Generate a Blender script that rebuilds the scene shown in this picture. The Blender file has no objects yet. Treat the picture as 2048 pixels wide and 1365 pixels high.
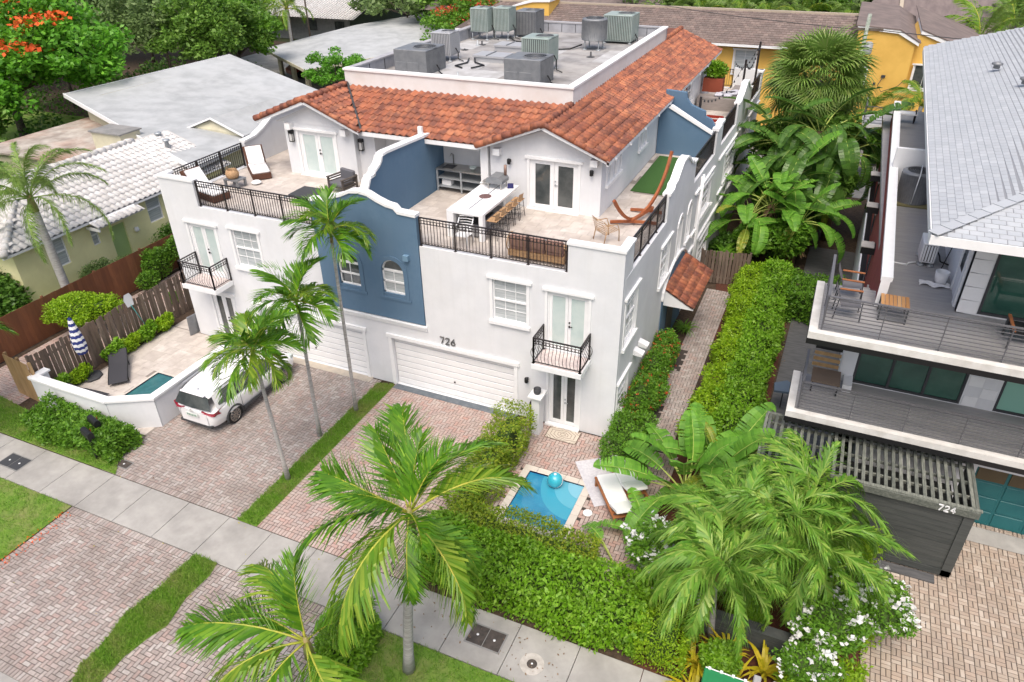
import bpy, bmesh, math, random
import numpy as np
from mathutils import Vector, Matrix
random.seed(7); RNG = np.random.default_rng(11)
scene = bpy.context.scene
COL = scene.collection
PI = math.pi
# ------------------------------------------------------------------ camera
cam_d = bpy.data.cameras.new("camera"); cam = bpy.data.objects.new("camera", cam_d); COL.objects.link(cam)
_y, _p, _r = math.radians(24.21), math.radians(31.87), math.radians(-0.94)
_f = Vector((-math.sin(_y)*math.cos(_p), math.cos(_y)*math.cos(_p), -math.sin(_p)))
_rt = Vector((math.cos(_y), math.sin(_y), 0)); _u = _rt.cross(_f)
_r2 = _rt*math.cos(_r)+_u*math.sin(_r); _u2 = _u*math.cos(_r)-_rt*math.sin(_r)
CAMP = Vector((4.83, -18.95, 16.0))
cam.matrix_world = Matrix(((_r2.x,_u2.x,-_f.x,CAMP.x),(_r2.y,_u2.y,-_f.y,CAMP.y),(_r2.z,_u2.z,-_f.z,CAMP.z),(0,0,0,1)))
cam_d.sensor_fit = 'HORIZONTAL'; cam_d.sensor_width = 36; cam_d.lens = 25.468
cam_d.clip_start = 0.3; cam_d.clip_end = 900
scene.camera = cam
# ------------------------------------------------------------------ light
SUN_EL, SUN_AZ = math.radians(62), math.radians(168)      # azimuth clockwise from +Y
w = bpy.data.worlds.new("World"); scene.world = w; w.use_nodes = True
wn = w.node_tree; wn.nodes.clear()
sky = wn.nodes.new("ShaderNodeTexSky"); sky.sky_type = 'NISHITA'; sky.sun_disc = False
sky.sun_elevation = SUN_EL; sky.sun_rotation = SUN_AZ
sky.air_density = 1.0; sky.dust_density = 6.0; sky.ozone_density = 0.6
bg = wn.nodes.new("ShaderNodeBackground"); bg.inputs[1].default_value = 0.15
wo = wn.nodes.new("ShaderNodeOutputWorld")
wn.links.new(sky.outputs[0], bg.inputs[0]); wn.links.new(bg.outputs[0], wo.inputs[0])
sd = bpy.data.lights.new("sun", 'SUN'); sd.energy = 1.25; sd.angle = math.radians(38); sd.color = (1.0, 0.965, 0.91)
so = bpy.data.objects.new("sun", sd); COL.objects.link(so)
sv = Vector((math.sin(SUN_AZ)*math.cos(SUN_EL), math.cos(SUN_AZ)*math.cos(SUN_EL), math.sin(SUN_EL)))
so.rotation_euler = sv.to_track_quat('Z', 'Y').to_euler(); so.location = sv*60
vs = scene.view_settings; vs.view_transform = 'Standard'; vs.look = 'None'; vs.gamma = 1; vs.use_curve_mapping = False
vs.exposure = 0.48
scene.cycles.max_bounces = 6; scene.cycles.diffuse_bounces = 3; scene.cycles.glossy_bounces = 2
scene.cycles.transmission_bounces = 3; scene.cycles.transparent_max_bounces = 4
scene.cycles.use_denoising = True
# ------------------------------------------------------------------ materials
MATS = {}
def mat(name, col, rough=0.7, col2=None, scale=3.0, amt=1.0, bump=0.0, bscale=60, metal=0.0, spec=0.4,
        rnd=None, detail=6.0, stretch=None, stain=None, stain_scale=0.6, stain_amt=0.5, trans=0.0, streak=None, streak_s=(5,5,.25), streak_a=.4):
    """principled; col/col2 mixed by noise; rnd = colour list chosen per piece; stain = second colour in large soft patches"""
    if name in MATS: return MATS[name]
    m = bpy.data.materials.new(name); m.use_nodes = True; nt = m.node_tree; N = nt.nodes; L = nt.links
    b = N["Principled BSDF"]; b.inputs['Roughness'].default_value = rough; b.inputs['Metallic'].default_value = metal
    b.inputs['Specular IOR Level'].default_value = spec
    geo = N.new("ShaderNodeNewGeometry")
    pos = geo.outputs['Position']
    if stretch:
        mp = N.new("ShaderNodeMapping"); mp.inputs['Scale'].default_value = stretch; L.new(pos, mp.inputs[0]); posn = mp.outputs[0]
    else: posn = pos
    def rgb(c):
        n = N.new("ShaderNodeRGB"); n.outputs[0].default_value = (*c, 1); return n.outputs[0]
    if rnd:
        oi = N.new("ShaderNodeObjectInfo"); ad = N.new("ShaderNodeMath"); ad.operation = 'ADD'
        L.new(oi.outputs['Random'], ad.inputs[0]); L.new(geo.outputs['Random Per Island'], ad.inputs[1])
        fr = N.new("ShaderNodeMath"); fr.operation = 'FRACT'; L.new(ad.outputs[0], fr.inputs[0])
        cr = N.new("ShaderNodeValToRGB"); L.new(fr.outputs[0], cr.inputs[0])
        els = cr.color_ramp.elements
        while len(els) < len(rnd): els.new(0.5)
        for i, c in enumerate(rnd): els[i].position = i/(len(rnd)-1); els[i].color = (*c, 1)
        cur = cr.outputs[0]
    else: cur = rgb(col)
    def mix(a, bb, fac):
        x = N.new("ShaderNodeMix"); x.data_type = 'RGBA'; L.new(a, x.inputs[6]); L.new(bb, x.inputs[7])
        L.new(fac, x.inputs[0]); return x.outputs[2]
    def noise(sc, det, lo, hi, gain, vec):
        n = N.new("ShaderNodeTexNoise"); n.inputs['Scale'].default_value = sc; n.inputs['Detail'].default_value = det
        n.inputs['Roughness'].default_value = 0.62; L.new(vec, n.inputs['Vector'])
        r = N.new("ShaderNodeMapRange"); r.inputs[1].default_value = lo; r.inputs[2].default_value = hi
        r.inputs[3].default_value = 0; r.inputs[4].default_value = gain; L.new(n.outputs[0], r.inputs[0]); return r.outputs[0]
    if col2: cur = mix(cur, rgb(col2), noise(scale, detail, 0.38, 0.62, amt, posn))
    if stain: cur = mix(cur, rgb(stain), noise(stain_scale, 4, 0.45, 0.68, stain_amt, pos))
    if streak:
        mp2 = N.new("ShaderNodeMapping"); mp2.inputs['Scale'].default_value = streak_s; L.new(pos, mp2.inputs[0])
        cur = mix(cur, rgb(streak), noise(1.0, 5, 0.5, 0.72, streak_a, mp2.outputs[0]))
    L.new(cur, b.inputs['Base Color'])
    if bump:
        n = N.new("ShaderNodeTexNoise"); n.inputs['Scale'].default_value = bscale; n.inputs['Detail'].default_value = 4; L.new(posn, n.inputs['Vector'])
        bp = N.new("ShaderNodeBump"); bp.inputs['Strength'].default_value = bump; bp.inputs['Distance'].default_value = 0.02
        L.new(n.outputs[0], bp.inputs['Height']); L.new(bp.outputs[0], b.inputs['Normal'])
    if trans:
        tr = N.new("ShaderNodeBsdfTranslucent"); ms = N.new("ShaderNodeMixShader"); ms.inputs[0].default_value = trans
        L.new(cur, tr.inputs[0]); L.new(b.outputs[0], ms.inputs[1]); L.new(tr.outputs[0], ms.inputs[2])
        L.new(ms.outputs[0], N['Material Output'].inputs[0])
    MATS[name] = m; return m
def leafmat(name, cols, dark=None, rough=0.45, trans=0.35, sc=1.1):
    return mat(name, cols[0], rough=rough, rnd=cols, trans=trans, spec=0.35, stain=dark or tuple(c*0.6 for c in cols[0]), stain_scale=sc, stain_amt=0.6)
W_STUCCO = mat('white_stucco', (0.74,0.75,0.77), 0.85, col2=(0.66,0.675,0.70), scale=1.3, amt=0.6, bump=0.15, bscale=35, stain=(0.66,0.66,0.66), stain_scale=0.5, stain_amt=0.4, spec=0.2, streak=(0.58,0.58,0.57), streak_a=.16)
W_TRIM = mat('white_trim', (0.84,0.845,0.85), 0.6, col2=(0.77,0.775,0.78), scale=4, amt=0.5)
BLUE = mat('blue_stucco', (0.105,0.18,0.27), 0.85, col2=(0.125,0.205,0.30), scale=1.6, amt=0.8, bump=0.12, bscale=40, spec=0.2, stain=(0.095,0.16,0.24), stain_scale=0.8, streak=(0.15,0.225,0.30), streak_a=.15)
IRON = mat('dark_iron', (0.022,0.017,0.018), 0.45, spec=0.5)
GLASS_D = mat('dark_window_glass', (0.04,0.05,0.052), 0.06, col2=(0.09,0.10,0.10), scale=1.5, spec=0.8)
GLASS_F = mat('frosted_glass', (0.50,0.60,0.585), 0.18, col2=(0.58,0.66,0.64), scale=2, spec=0.6)
GLASS_B = mat('window_glass_with_blinds', (0.38,0.42,0.43), 0.15, col2=(0.52,0.55,0.56), scale=1.0, stretch=(1,1,22), spec=0.7, detail=1)
GLASS_G = mat('green_glass', (0.02,0.075,0.055), 0.05, col2=(0.045,0.13,0.095), scale=0.7, spec=1.0)
GLASS_M = mat('mint_glass', (0.25,0.50,0.40), 0.08, spec=0.8)
TILE = mat('clay_tile', (0.4,0.1,0.04), 0.75, rnd=[(0.34,0.115,0.06),(0.43,0.155,0.08),(0.38,0.13,0.065),(0.46,0.185,0.095),(0.30,0.10,0.06),(0.40,0.14,0.07)],
           col2=(0.15,0.06,0.045), scale=2.3, amt=0.85, detail=2, stretch=(1.6,.7,1), bump=0.1)
PAVER = mat('clay_paver', (0.3,0.2,0.17), 0.85, rnd=[(0.41,0.34,0.305),(0.33,0.28,0.255),(0.48,0.425,0.39),(0.39,0.335,0.305),(0.41,0.30,0.265),(0.50,0.46,0.43),(0.35,0.31,0.285)],
            col2=(0.24,0.21,0.195), scale=9, amt=0.4, bump=0.25, stain=(0.20,0.165,0.145), stain_scale=0.6, stain_amt=0.6, streak=(0.17,0.14,0.125), streak_s=(3.5,.35,1), streak_a=.35)
PAVER2 = mat('pink_paver', (0.3,0.2,0.17), 0.85, rnd=[(0.44,0.305,0.26),(0.39,0.30,0.265),(0.50,0.375,0.33),(0.46,0.39,0.355),(0.46,0.27,0.225),(0.42,0.335,0.30)],
            col2=(0.42,0.36,0.33), scale=2.0, amt=0.5, bump=0.2, stain=(0.25,0.21,0.20), stain_scale=0.7, stain_amt=0.45)
PAVER3 = mat('tan_paver', (0.3,0.25,0.2), 0.85, rnd=[(0.42,0.355,0.29),(0.35,0.295,0.24),(0.53,0.465,0.395),(0.39,0.33,0.275),(0.43,0.345,0.28),(0.32,0.27,0.225)],
            col2=(0.40,0.30,0.22), scale=3, amt=0.4, bump=0.2, stain=(0.27,0.21,0.17), stain_scale=0.5, stain_amt=0.4)
TRAV = mat('travertine', (0.60,0.55,0.50), 0.7, rnd=[(0.56,0.51,0.46),(0.65,0.60,0.55),(0.51,0.46,0.415),(0.61,0.56,0.51),(0.58,0.52,0.46)], col2=(0.42,0.37,0.335), scale=2.5, amt=0.6, stain=(0.37,0.32,0.285), stain_scale=0.8, stain_amt=0.6)
JOINT = mat('paver_joint_sand', (0.055,0.046,0.04), 0.95)
JOINT2 = mat('travertine_joint', (0.25,0.22,0.195), 0.95)
CONC = mat('concrete', (0.40,0.385,0.36), 0.85, col2=(0.31,0.30,0.28), scale=1.4, amt=0.8, bump=0.15, bscale=80, stain=(0.22,0.21,0.195), stain_scale=0.6, stain_amt=0.6)
CONC_D = mat('dark_concrete', (0.19,0.19,0.185), 0.9, col2=(0.27,0.265,0.255), scale=1.2, bump=0.1)
ASPH = mat('asphalt', (0.06,0.06,0.062), 0.9, col2=(0.09,0.09,0.09), scale=8, bump=0.2)
SOIL = mat('soil', (0.045,0.03,0.02), 0.95, col2=(0.09,0.06,0.04), scale=9, bump=0.4)
MULCH = mat('red_mulch', (0.12,0.04,0.022), 0.95, col2=(0.06,0.025,0.017), scale=22, bump=0.7, bscale=50)
LAWN = mat('lawn_ground', (0.10,0.20,0.022), 0.95, col2=(0.15,0.25,0.035), scale=5, bump=0.4, stain=(0.27,0.23,0.11), stain_scale=1.3, stain_amt=0.6)
TURF = mat('artificial_turf', (0.035,0.095,0.018), 0.95, col2=(0.045,0.12,0.025), scale=14, bump=0.5, bscale=180)
DECKG = mat('grey_deck', (0.30,0.30,0.31), 0.6, col2=(0.36,0.355,0.355), scale=2.2, stretch=(0.5,5,1), stain=(0.33,0.315,0.30), stain_scale=0.6)
DARKDECK = mat('charcoal_deck', (0.075,0.077,0.08), 0.6, col2=(0.115,0.115,0.118), scale=2, stretch=(1,6,1))
ROOFG = mat('grey_flat_roof', (0.34,0.335,0.335), 0.85, col2=(0.19,0.18,0.175), scale=0.9, amt=0.9, bump=0.3, stain=(0.44,0.42,0.40), stain_scale=0.5, stain_amt=0.8)
ROOFL = mat('light_grey_roofing', (0.43,0.445,0.45), 0.8, col2=(0.34,0.355,0.36), scale=0.9, bump=0.1, stain=(0.50,0.52,0.53), stain_scale=0.3)
ROOFW = mat('white_roof_tile', (0.72,0.715,0.71), 0.7, rnd=[(0.66,0.655,0.65),(0.57,0.56,0.55),(0.63,0.62,0.615)], col2=(0.40,0.38,0.36), scale=2.2, amt=0.45, detail=3)
SHING = mat('pale_shingle', (0.5,0.52,0.55), 0.85, rnd=[(0.42,0.445,0.475),(0.38,0.405,0.435),(0.45,0.475,0.50),(0.40,0.42,0.45)], col2=(0.34,0.36,0.385), scale=1.5, amt=0.4)
YEL = mat('yellow_stucco', (0.76,0.47,0.11), 0.85, col2=(0.68,0.41,0.09), scale=0.8, bump=0.1)
LEMON = mat('lemon_stucco', (0.84,0.80,0.46), 0.85, col2=(0.76,0.72,0.40), scale=1.0)
CREAM = mat('cream_wall', (0.60,0.57,0.42), 0.85, col2=(0.50,0.47,0.35), scale=1.0)
BRTILE = mat('brown_roof_tile', (0.2,0.15,0.13), 0.85, rnd=[(0.20,0.15,0.13),(0.26,0.20,0.175),(0.16,0.125,0.11),(0.23,0.17,0.15)], col2=(0.13,0.105,0.095), scale=1.0, amt=0.5)
FENCE_W = mat('weathered_fence_wood', (0.17,0.12,0.09), 0.9, rnd=[(0.19,0.135,0.10),(0.13,0.095,0.075),(0.24,0.185,0.145),(0.16,0.11,0.085)], col2=(0.09,0.07,0.055), scale=3, stretch=(3,3,0.5), amt=0.6)
FENCE_B = mat('brown_stained_fence', (0.22,0.085,0.04), 0.85, rnd=[(0.22,0.085,0.04),(0.17,0.065,0.03),(0.26,0.105,0.05)], col2=(0.12,0.05,0.03), scale=2, stretch=(3,3,0.6), amt=0.5)
FENCE_T = mat('tan_gate_wood', (0.42,0.26,0.12), 0.8, rnd=[(0.44,0.28,0.13),(0.36,0.22,0.10),(0.50,0.33,0.17)], col2=(0.22,0.14,0.07), scale=3, stretch=(3,3,0.5), amt=0.5)
TEAK = mat('teak', (0.38,0.15,0.055), 0.6, rnd=[(0.40,0.16,0.06),(0.32,0.12,0.045),(0.45,0.20,0.08)], col2=(0.25,0.09,0.035), scale=6, amt=0.4)
GREYW = mat('greyed_pergola_wood', (0.2,0.2,0.17), 0.9, rnd=[(0.13,0.14,0.12),(0.19,0.20,0.17),(0.26,0.27,0.23),(0.10,0.11,0.095)], col2=(0.06,0.07,0.06), scale=4, stretch=(4,0.8,4), amt=0.7)
CHARW = mat('charcoal_siding', (0.045,0.052,0.05), 0.7, rnd=[(0.045,0.052,0.05),(0.06,0.066,0.063),(0.036,0.042,0.041)], col2=(0.10,0.105,0.10), scale=2.5, stretch=(0.6,1,8), amt=0.45)
BARK = mat('bark', (0.16,0.13,0.105), 0.9, col2=(0.08,0.065,0.055), scale=8, bump=0.6, bscale=25)
PTRUNK = mat('palm_trunk', (0.50,0.49,0.475), 0.85, col2=(0.27,0.25,0.23), scale=3.0, stretch=(1,1,9), amt=0.75, bump=0.4, bscale=20)
PSHAFT = mat('palm_crownshaft', (0.20,0.26,0.07), 0.5, col2=(0.27,0.20,0.08), scale=4)
GREYM = mat('grey_metal', (0.20,0.21,0.225), 0.45, metal=0.3, col2=(0.25,0.26,0.27), scale=3)
GREENM = mat('green_metal', (0.30,0.37,0.345), 0.5, metal=0.2, col2=(0.36,0.42,0.395), scale=2.5)
LGREYM = mat('light_grey_metal', (0.42,0.43,0.45), 0.5, metal=0.2)
DGREY = mat('dark_grey_plastic', (0.05,0.052,0.057), 0.6)
BLACK = mat('black', (0.012,0.012,0.013), 0.5)
STEEL = mat('stainless', (0.45,0.44,0.42), 0.3, metal=0.8, col2=(0.35,0.34,0.32), scale=4)
GLV = mat('galvanised', (0.42,0.45,0.47), 0.5, metal=0.4)
WHITEF = mat('white_fabric', (0.80,0.80,0.80), 0.9, bump=0.1)
GREYF = mat('grey_fabric', (0.13,0.13,0.145), 0.95, bump=0.1)
WICK = mat('brown_wicker', (0.13,0.055,0.032), 0.8, col2=(0.07,0.03,0.02), scale=60, bump=0.5)
CANE = mat('natural_cane', (0.48,0.31,0.17), 0.7, col2=(0.34,0.20,0.10), scale=30, bump=0.4)
PAINT_W = mat('white_car_paint', (0.80,0.80,0.81), 0.12, spec=0.7)
MATS['white_car_paint'].node_tree.nodes['Principled BSDF'].inputs['Coat Weight'].default_value = 0.6
RED = mat('red_lamp', (0.28,0.01,0.03), 0.15, spec=0.8)
RUBBER = mat('tyre_rubber', (0.018,0.018,0.018), 0.8)
ALLOY = mat('alloy', (0.42,0.40,0.38), 0.25, metal=0.9)
RPLAST = mat('red_box', (0.33,0.035,0.018), 0.6)
REDW = mat('dark_red_wall', (0.25,0.045,0.045), 0.8, col2=(0.20,0.035,0.035), scale=1.5)
TEAL = mat('teal_garage_door', (0.012,0.11,0.125), 0.4, col2=(0.02,0.135,0.145), scale=1)
LEAD = mat('street_cover_dark', (0.05,0.042,0.038), 0.7, col2=(0.085,0.07,0.06), scale=6, bump=0.3)
# ------------------------------------------------------------------ object helpers
ORG = {}
def tagp(o, label=None, cat=None, group=None, kind=None):
    if label: o['label'] = label
    if cat: o['category'] = cat
    if group: o['group'] = group
    if kind: o['kind'] = kind
    return o
def thing(name, label, cat, loc=(0,0,0), group=None, kind=None):
    o = bpy.data.objects.new(name, None); COL.objects.link(o); o.location = loc; o.empty_display_size = 0.1
    ORG[o.name] = Vector(loc); return tagp(o, label, cat, group, kind)
def link(name, me, parent, origin):
    o = bpy.data.objects.new(name, me); COL.objects.link(o)
    if parent is not None: o.parent = parent
    else: o.location = origin
    ORG[o.name] = Vector(origin); return o
class MB:
    def __init__(s): s.v = []; s.f = []; s.m = []; s.mi = 0; s.sm = []; s.g = []
    def mat(s, i): s.mi = i; return s
    def add(s, vs, fs, smooth=False):
        n = len(s.v); s.g.append((n, len(s.f))); s.v += [tuple(v) for v in vs]
        for f in fs: s.f.append(tuple(n+i for i in f)); s.m.append(s.mi); s.sm.append(smooth)
        return s
    def box(s, x0, y0, z0, x1, y1, z1, F=None):
        p = [(x0,y0,z0),(x1,y0,z0),(x1,y1,z0),(x0,y1,z0),(x0,y0,z1),(x1,y0,z1),(x1,y1,z1),(x0,y1,z1)]
        if F: p = [F(*q) for q in p]
        return s.add(p, [(0,3,2,1),(4,5,6,7),(0,1,5,4),(1,2,6,5),(2,3,7,6),(3,0,4,7)])
    def cbox(s, c, sz, rz=0, rx=0, ry=0):
        M = Matrix.Translation(c) @ Matrix.Rotation(rz,4,'Z') @ Matrix.Rotation(ry,4,'Y') @ Matrix.Rotation(rx,4,'X')
        a,b,d = sz[0]/2, sz[1]/2, sz[2]/2
        return s.box(-a,-b,-d,a,b,d, F=lambda x,y,z: M @ Vector((x,y,z)))
    def prism(s, poly, d0, d1, F):
        """poly of (a,b); F(a,d,b) -> xyz; extruded from d0 to d1"""
        n = len(poly); p = [F(a,d0,b) for a,b in poly]+[F(a,d1,b) for a,b in poly]
        return s.add(p, [tuple(range(n))[::-1], tuple(range(n,2*n))]+[(i,(i+1)%n,n+(i+1)%n,n+i) for i in range(n)])
    def bar(s, a, b, w, h=None, up=(0,0,1)):
        a, b = Vector(a), Vector(b); h = h or w; d = (b-a).normalized(); up = Vector(up)
        if abs(d.dot(up)) > 0.95: up = Vector((0,1,0)) if abs(d.y) < .9 else Vector((1,0,0))
        r = d.cross(up).normalized()*w/2; u = r.cross(d).normalized()*h/2
        p = [a-r-u,a+r-u,a+r+u,a-r+u,b-r-u,b+r-u,b+r+u,b-r+u]
        return s.add(p, [(0,3,2,1),(4,5,6,7),(0,1,5,4),(1,2,6,5),(2,3,7,6),(3,0,4,7)])
    def tube(s, path, r, n=8, cap=True, smooth=True):
        path = [Vector(p) for p in path]; rs = r if isinstance(r,(list,tuple)) else [r]*len(path)
        vs = []; prev = None
        for i, p in enumerate(path):
            d = (path[min(i+1,len(path)-1)]-path[max(i-1,0)])
            d = d.normalized() if d.length > 1e-9 else Vector((0,0,1))
            if prev is None: x = d.cross(Vector((0,0,1)) if abs(d.z) < .9 else Vector((1,0,0))).normalized()
            else: x = (prev - d*prev.dot(d)).normalized()
            prev = x; y = d.cross(x)
            vs += [p + (x*math.cos(2*PI*k/n)+y*math.sin(2*PI*k/n))*rs[i] for k in range(n)]
        fs = [(i*n+k, i*n+(k+1)%n, (i+1)*n+(k+1)%n, (i+1)*n+k) for i in range(len(path)-1) for k in range(n)]
        if cap: fs += [tuple(range(n))[::-1], tuple((len(path)-1)*n+k for k in range(n))]
        return s.add(vs, fs, smooth)
    def lathe(s, prof, c=(0,0,0), n=20, smooth=True, F=None):
        vs = []
        for r, z in prof:
            for k in range(n):
                a = 2*PI*k/n; v = (c[0]+r*math.cos(a), c[1]+r*math.sin(a), c[2]+z); vs.append(F(*v) if F else v)
        fs = [(i*n+k, i*n+(k+1)%n, (i+1)*n+(k+1)%n, (i+1)*n+k) for i in range(len(prof)-1) for k in range(n)]
        fs += [tuple(range(n))[::-1], tuple((len(prof)-1)*n+k for k in range(n))]
        return s.add(vs, fs, smooth)
    def ring(s, c, R, r, ux, uy, n=12, k=4):
        c = Vector(c); ux = Vector(ux); uy = Vector(uy)
        return s.tube([c+(ux*math.cos(2*PI*i/n)+uy*math.sin(2*PI*i/n))*R for i in range(n+1)], r, k, cap=False)
    def grid(s, fn, nu, nv, smooth=True):
        vs = [fn(i/nu, j/nv) for j in range(nv+1) for i in range(nu+1)]
        return s.add(vs, [(j*(nu+1)+i, j*(nu+1)+i+1, (j+1)*(nu+1)+i+1, (j+1)*(nu+1)+i) for j in range(nv) for i in range(nu)], smooth)
    def mesh(s, name, mats, origin=(0,0,0), bevel=0):
        me = bpy.data.meshes.new(name); o = Vector(origin)
        me.from_pydata([(v[0]-o.x, v[1]-o.y, v[2]-o.z) for v in s.v], [], s.f)
        for m in (mats if isinstance(mats,(list,tuple)) else [mats]): me.materials.append(m)
        me.polygons.foreach_set('material_index', s.m); me.polygons.foreach_set('use_smooth', s.sm)
        if bevel:
            bm = bmesh.new(); bm.from_mesh(me)
            bmesh.ops.bevel(bm, geom=[e for e in bm.edges if e.is_manifold and e.calc_face_angle(0) > 0.5], offset=bevel, segments=1, affect='EDGES', clamp_overlap=True)
            bm.to_mesh(me); bm.free()
        me.update(); return me
    def each(s, name, mats, parent=None, bevel=0):
        """one object per primitive"""
        G = s.g+[(len(s.v), len(s.f))]; out = []
        for (v0,f0),(v1,f1) in zip(G, G[1:]):
            q = MB(); q.v = s.v[v0:v1]; q.f = [tuple(i-v0 for i in f) for f in s.f[f0:f1]]; q.m = s.m[f0:f1]; q.sm = s.sm[f0:f1]
            out.append(q.build(name, mats, parent, bevel=bevel))
        return out
    def build(s, name, mats, parent=None, origin=None, bevel=0):
        if parent is not None: origin = ORG[parent.name]
        elif origin is None:
            a = np.array([tuple(v) for v in s.v]); origin = ((a[:,0].min()+a[:,0].max())/2, (a[:,1].min()+a[:,1].max())/2, a[:,2].min())
        return link(name, s.mesh(name, mats, origin, bevel), parent, origin)
def npmesh(name, V, mats, parent=None, origin=(0,0,0), smooth=False, mi=None):
    """V: (n,k,3) array, one k-gon per row"""
    n, k, _ = V.shape; me = bpy.data.meshes.new(name); o = np.array(ORG[parent.name] if parent is not None else origin)
    me.vertices.add(n*k); me.vertices.foreach_set('co', (V-o).astype(np.float32).ravel())
    me.loops.add(n*k); me.loops.foreach_set('vertex_index', np.arange(n*k, dtype=np.int32))
    me.polygons.add(n); me.polygons.foreach_set('loop_start', np.arange(0,n*k,k,dtype=np.int32)); me.polygons.foreach_set('loop_total', np.full(n,k,dtype=np.int32))
    for m in (mats if isinstance(mats,(list,tuple)) else [mats]): me.materials.append(m)
    if mi is not None: me.polygons.foreach_set('material_index', mi.astype(np.int32))
    me.update(calc_edges=True)
    return link(name, me, parent, tuple(o))
def copy_tree(o, parent=None):
    c = o.copy(); COL.objects.link(c); c.parent = parent
    ORG[c.name] = ORG.get(o.name, Vector())
    for ch in KIDS.get(o.name, []): copy_tree(ch, c)
    return c
KIDS = {}
def freeze_kids():
    KIDS.clear()
    for o in COL.objects:
        if o.parent: KIDS.setdefault(o.parent.name, []).append(o)
def place(proto, loc, rz=0, label=None, sc=None, first=False, group=None):
    o = proto if first else copy_tree(proto)
    o.location = loc; o.rotation_euler = (0,0,rz)
    if sc: o.scale = (sc,sc,sc) if not isinstance(sc,(tuple,list)) else sc
    if label: o['label'] = label
    if group: o['group'] = group
    return o
def camdist(x,y,z=0): return math.sqrt((x-CAMP.x)**2+(y-CAMP.y)**2+(z-CAMP.z)**2)
def rpx(p):
    d = Vector(p)-CAMP; w_ = d.dot(_f); return (512+724.4*d.dot(_r2)/w_, 341-724.4*d.dot(_u2)/w_)
def inview(x,y,z=0,m=0.02):
    d = Vector((x,y,z))-CAMP; w_ = d.dot(_f)
    if w_ <= 0: return False
    a = d.dot(_r2)/w_/ (18/25.468); b = d.dot(_u2)/w_/(18/25.468*682/1024)
    return abs(a) < 1+m and abs(b) < 1+m
# ------------------------------------------------------------------ pieces laid on a surface
def pieces(name, rects, base, meshfn, material, parent, limit=300, stuff_name=None):
    """rects: (x,y,z,rotz,sx,sy) in world. the nearest `limit` in view are objects with shared meshes, the rest one stuff mesh"""
    vis = sorted([r for r in rects if inview(r[0],r[1],r[2],0.0)], key=lambda r: camdist(r[0],r[1],r[2]))
    near = set(id(r) for r in vis[:limit]); cache = {}
    O = ORG[parent.name]
    for r in vis[:limit]:
        key = (round(r[4],2), round(r[5],2))
        if key not in cache:
            b = MB(); meshfn(b, 0,0,0,0,r[4],r[5]); cache[key] = b.mesh(name, material)
        o = bpy.data.objects.new(name, cache[key]); COL.objects.link(o); o.parent = parent
        o.location = (r[0]-O.x, r[1]-O.y, r[2]-O.z); o.rotation_euler = (0,0,r[3])
    b = MB()
    for r in rects:
        if id(r) not in near and inview(r[0],r[1],r[2],0.6): meshfn(b, *r)
    if b.v:
        o = b.build(stuff_name or name, material, parent); o['kind'] = 'stuff'
def slab_piece(b, x, y, z, rz, sx, sy, h=0.012, c=0.008):
    """a paving piece: chamfered top over a joint"""
    cs, sn = math.cos(rz), math.sin(rz); dz = 0
    def P(a, bb, zz): return (x+a*cs-bb*sn, y+a*sn+bb*cs, z+zz)
    A, B = sx/2, sy/2
    b.add([P(-A,-B,0),P(A,-B,0),P(A,B,0),P(-A,B,0),P(-A+c,-B+c,h),P(A-c,-B+c,h),P(A-c,B-c,h),P(-A+c,B-c,h)],
          [(4,5,6,7),(0,1,5,4),(1,2,6,5),(2,3,7,6),(3,0,4,7)])
def herring(x0,x1,y0,y1,z,skip=None,w=0.11,gap=0.012,band=()):
    out = []
    X0,X1,Y0,Y1 = x0,x1,y0,y1
    for side in band:      # soldier course along an edge
        if side in 'sn':
            yy = Y0+w if side == 's' else Y1-w
            n = int((x1-x0)/w)
            for i in range(n): out.append((x0+(i+.5)*(x1-x0)/n, yy, z, PI/2, 2*w-gap, (x1-x0)/n-gap))
            if side == 's': Y0 += 2*w
            else: Y1 -= 2*w
    for side in band:
        if side in 'we':
            xx = X0+w if side == 'w' else X1-w
            n = int((Y1-Y0)/w)
            for i in range(n): out.append((xx, Y0+(i+.5)*(Y1-Y0)/n, z, 0, 2*w-gap, (Y1-Y0)/n-gap))
            if side == 'w': X0 += 2*w
            else: X1 -= 2*w
    nx, ny = int((X1-X0)/w)+3, int((Y1-Y0)/w)+3
    for i in range(-2,nx):
        for j in range(-2,ny):
            m = (i-j) % 4
            if m == 0: a = (X0+i*w, Y0+j*w, 2*w, w)
            elif m == 3: a = (X0+i*w, Y0+j*w, w, 2*w)
            else: continue
            ax0,ay0,ax1,ay1 = max(a[0],X0),max(a[1],Y0),min(a[0]+a[2],X1),min(a[1]+a[3],Y1)
            if ax1-ax0 < 0.04 or ay1-ay0 < 0.04: continue
            jz = random.uniform(-0.002,0.002)
            out.append(((ax0+ax1)/2,(ay0+ay1)/2,z+jz,0,round(ax1-ax0-gap,3),round(ay1-ay0-gap,3)))
    if skip: out = [r for r in out if not skip(r[0],r[1])]
    return out
def ashlar(x0,x1,y0,y1,z,u=0.4,gap=0.008,rot=0):
    """french pattern like mix of big travertine pieces"""
    out = []; j = 0; y = y0
    while y < y1-0.02:
        h = min([u, u*1.5, u][j % 3], y1-y); x = x0 - (j % 2)*u*0.6; i = 0
        while x < x1-0.02:
            wd = [u*1.5, u, u*1.2][(i+j) % 3]
            a, b_ = max(x,x0), min(x+wd,x1)
            if b_-a > 0.05: out.append(((a+b_)/2, y+h/2, z, 0, round(b_-a-gap,3), round(h-gap,3)))
            x += wd; i += 1
        y += h; j += 1
    return out
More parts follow.
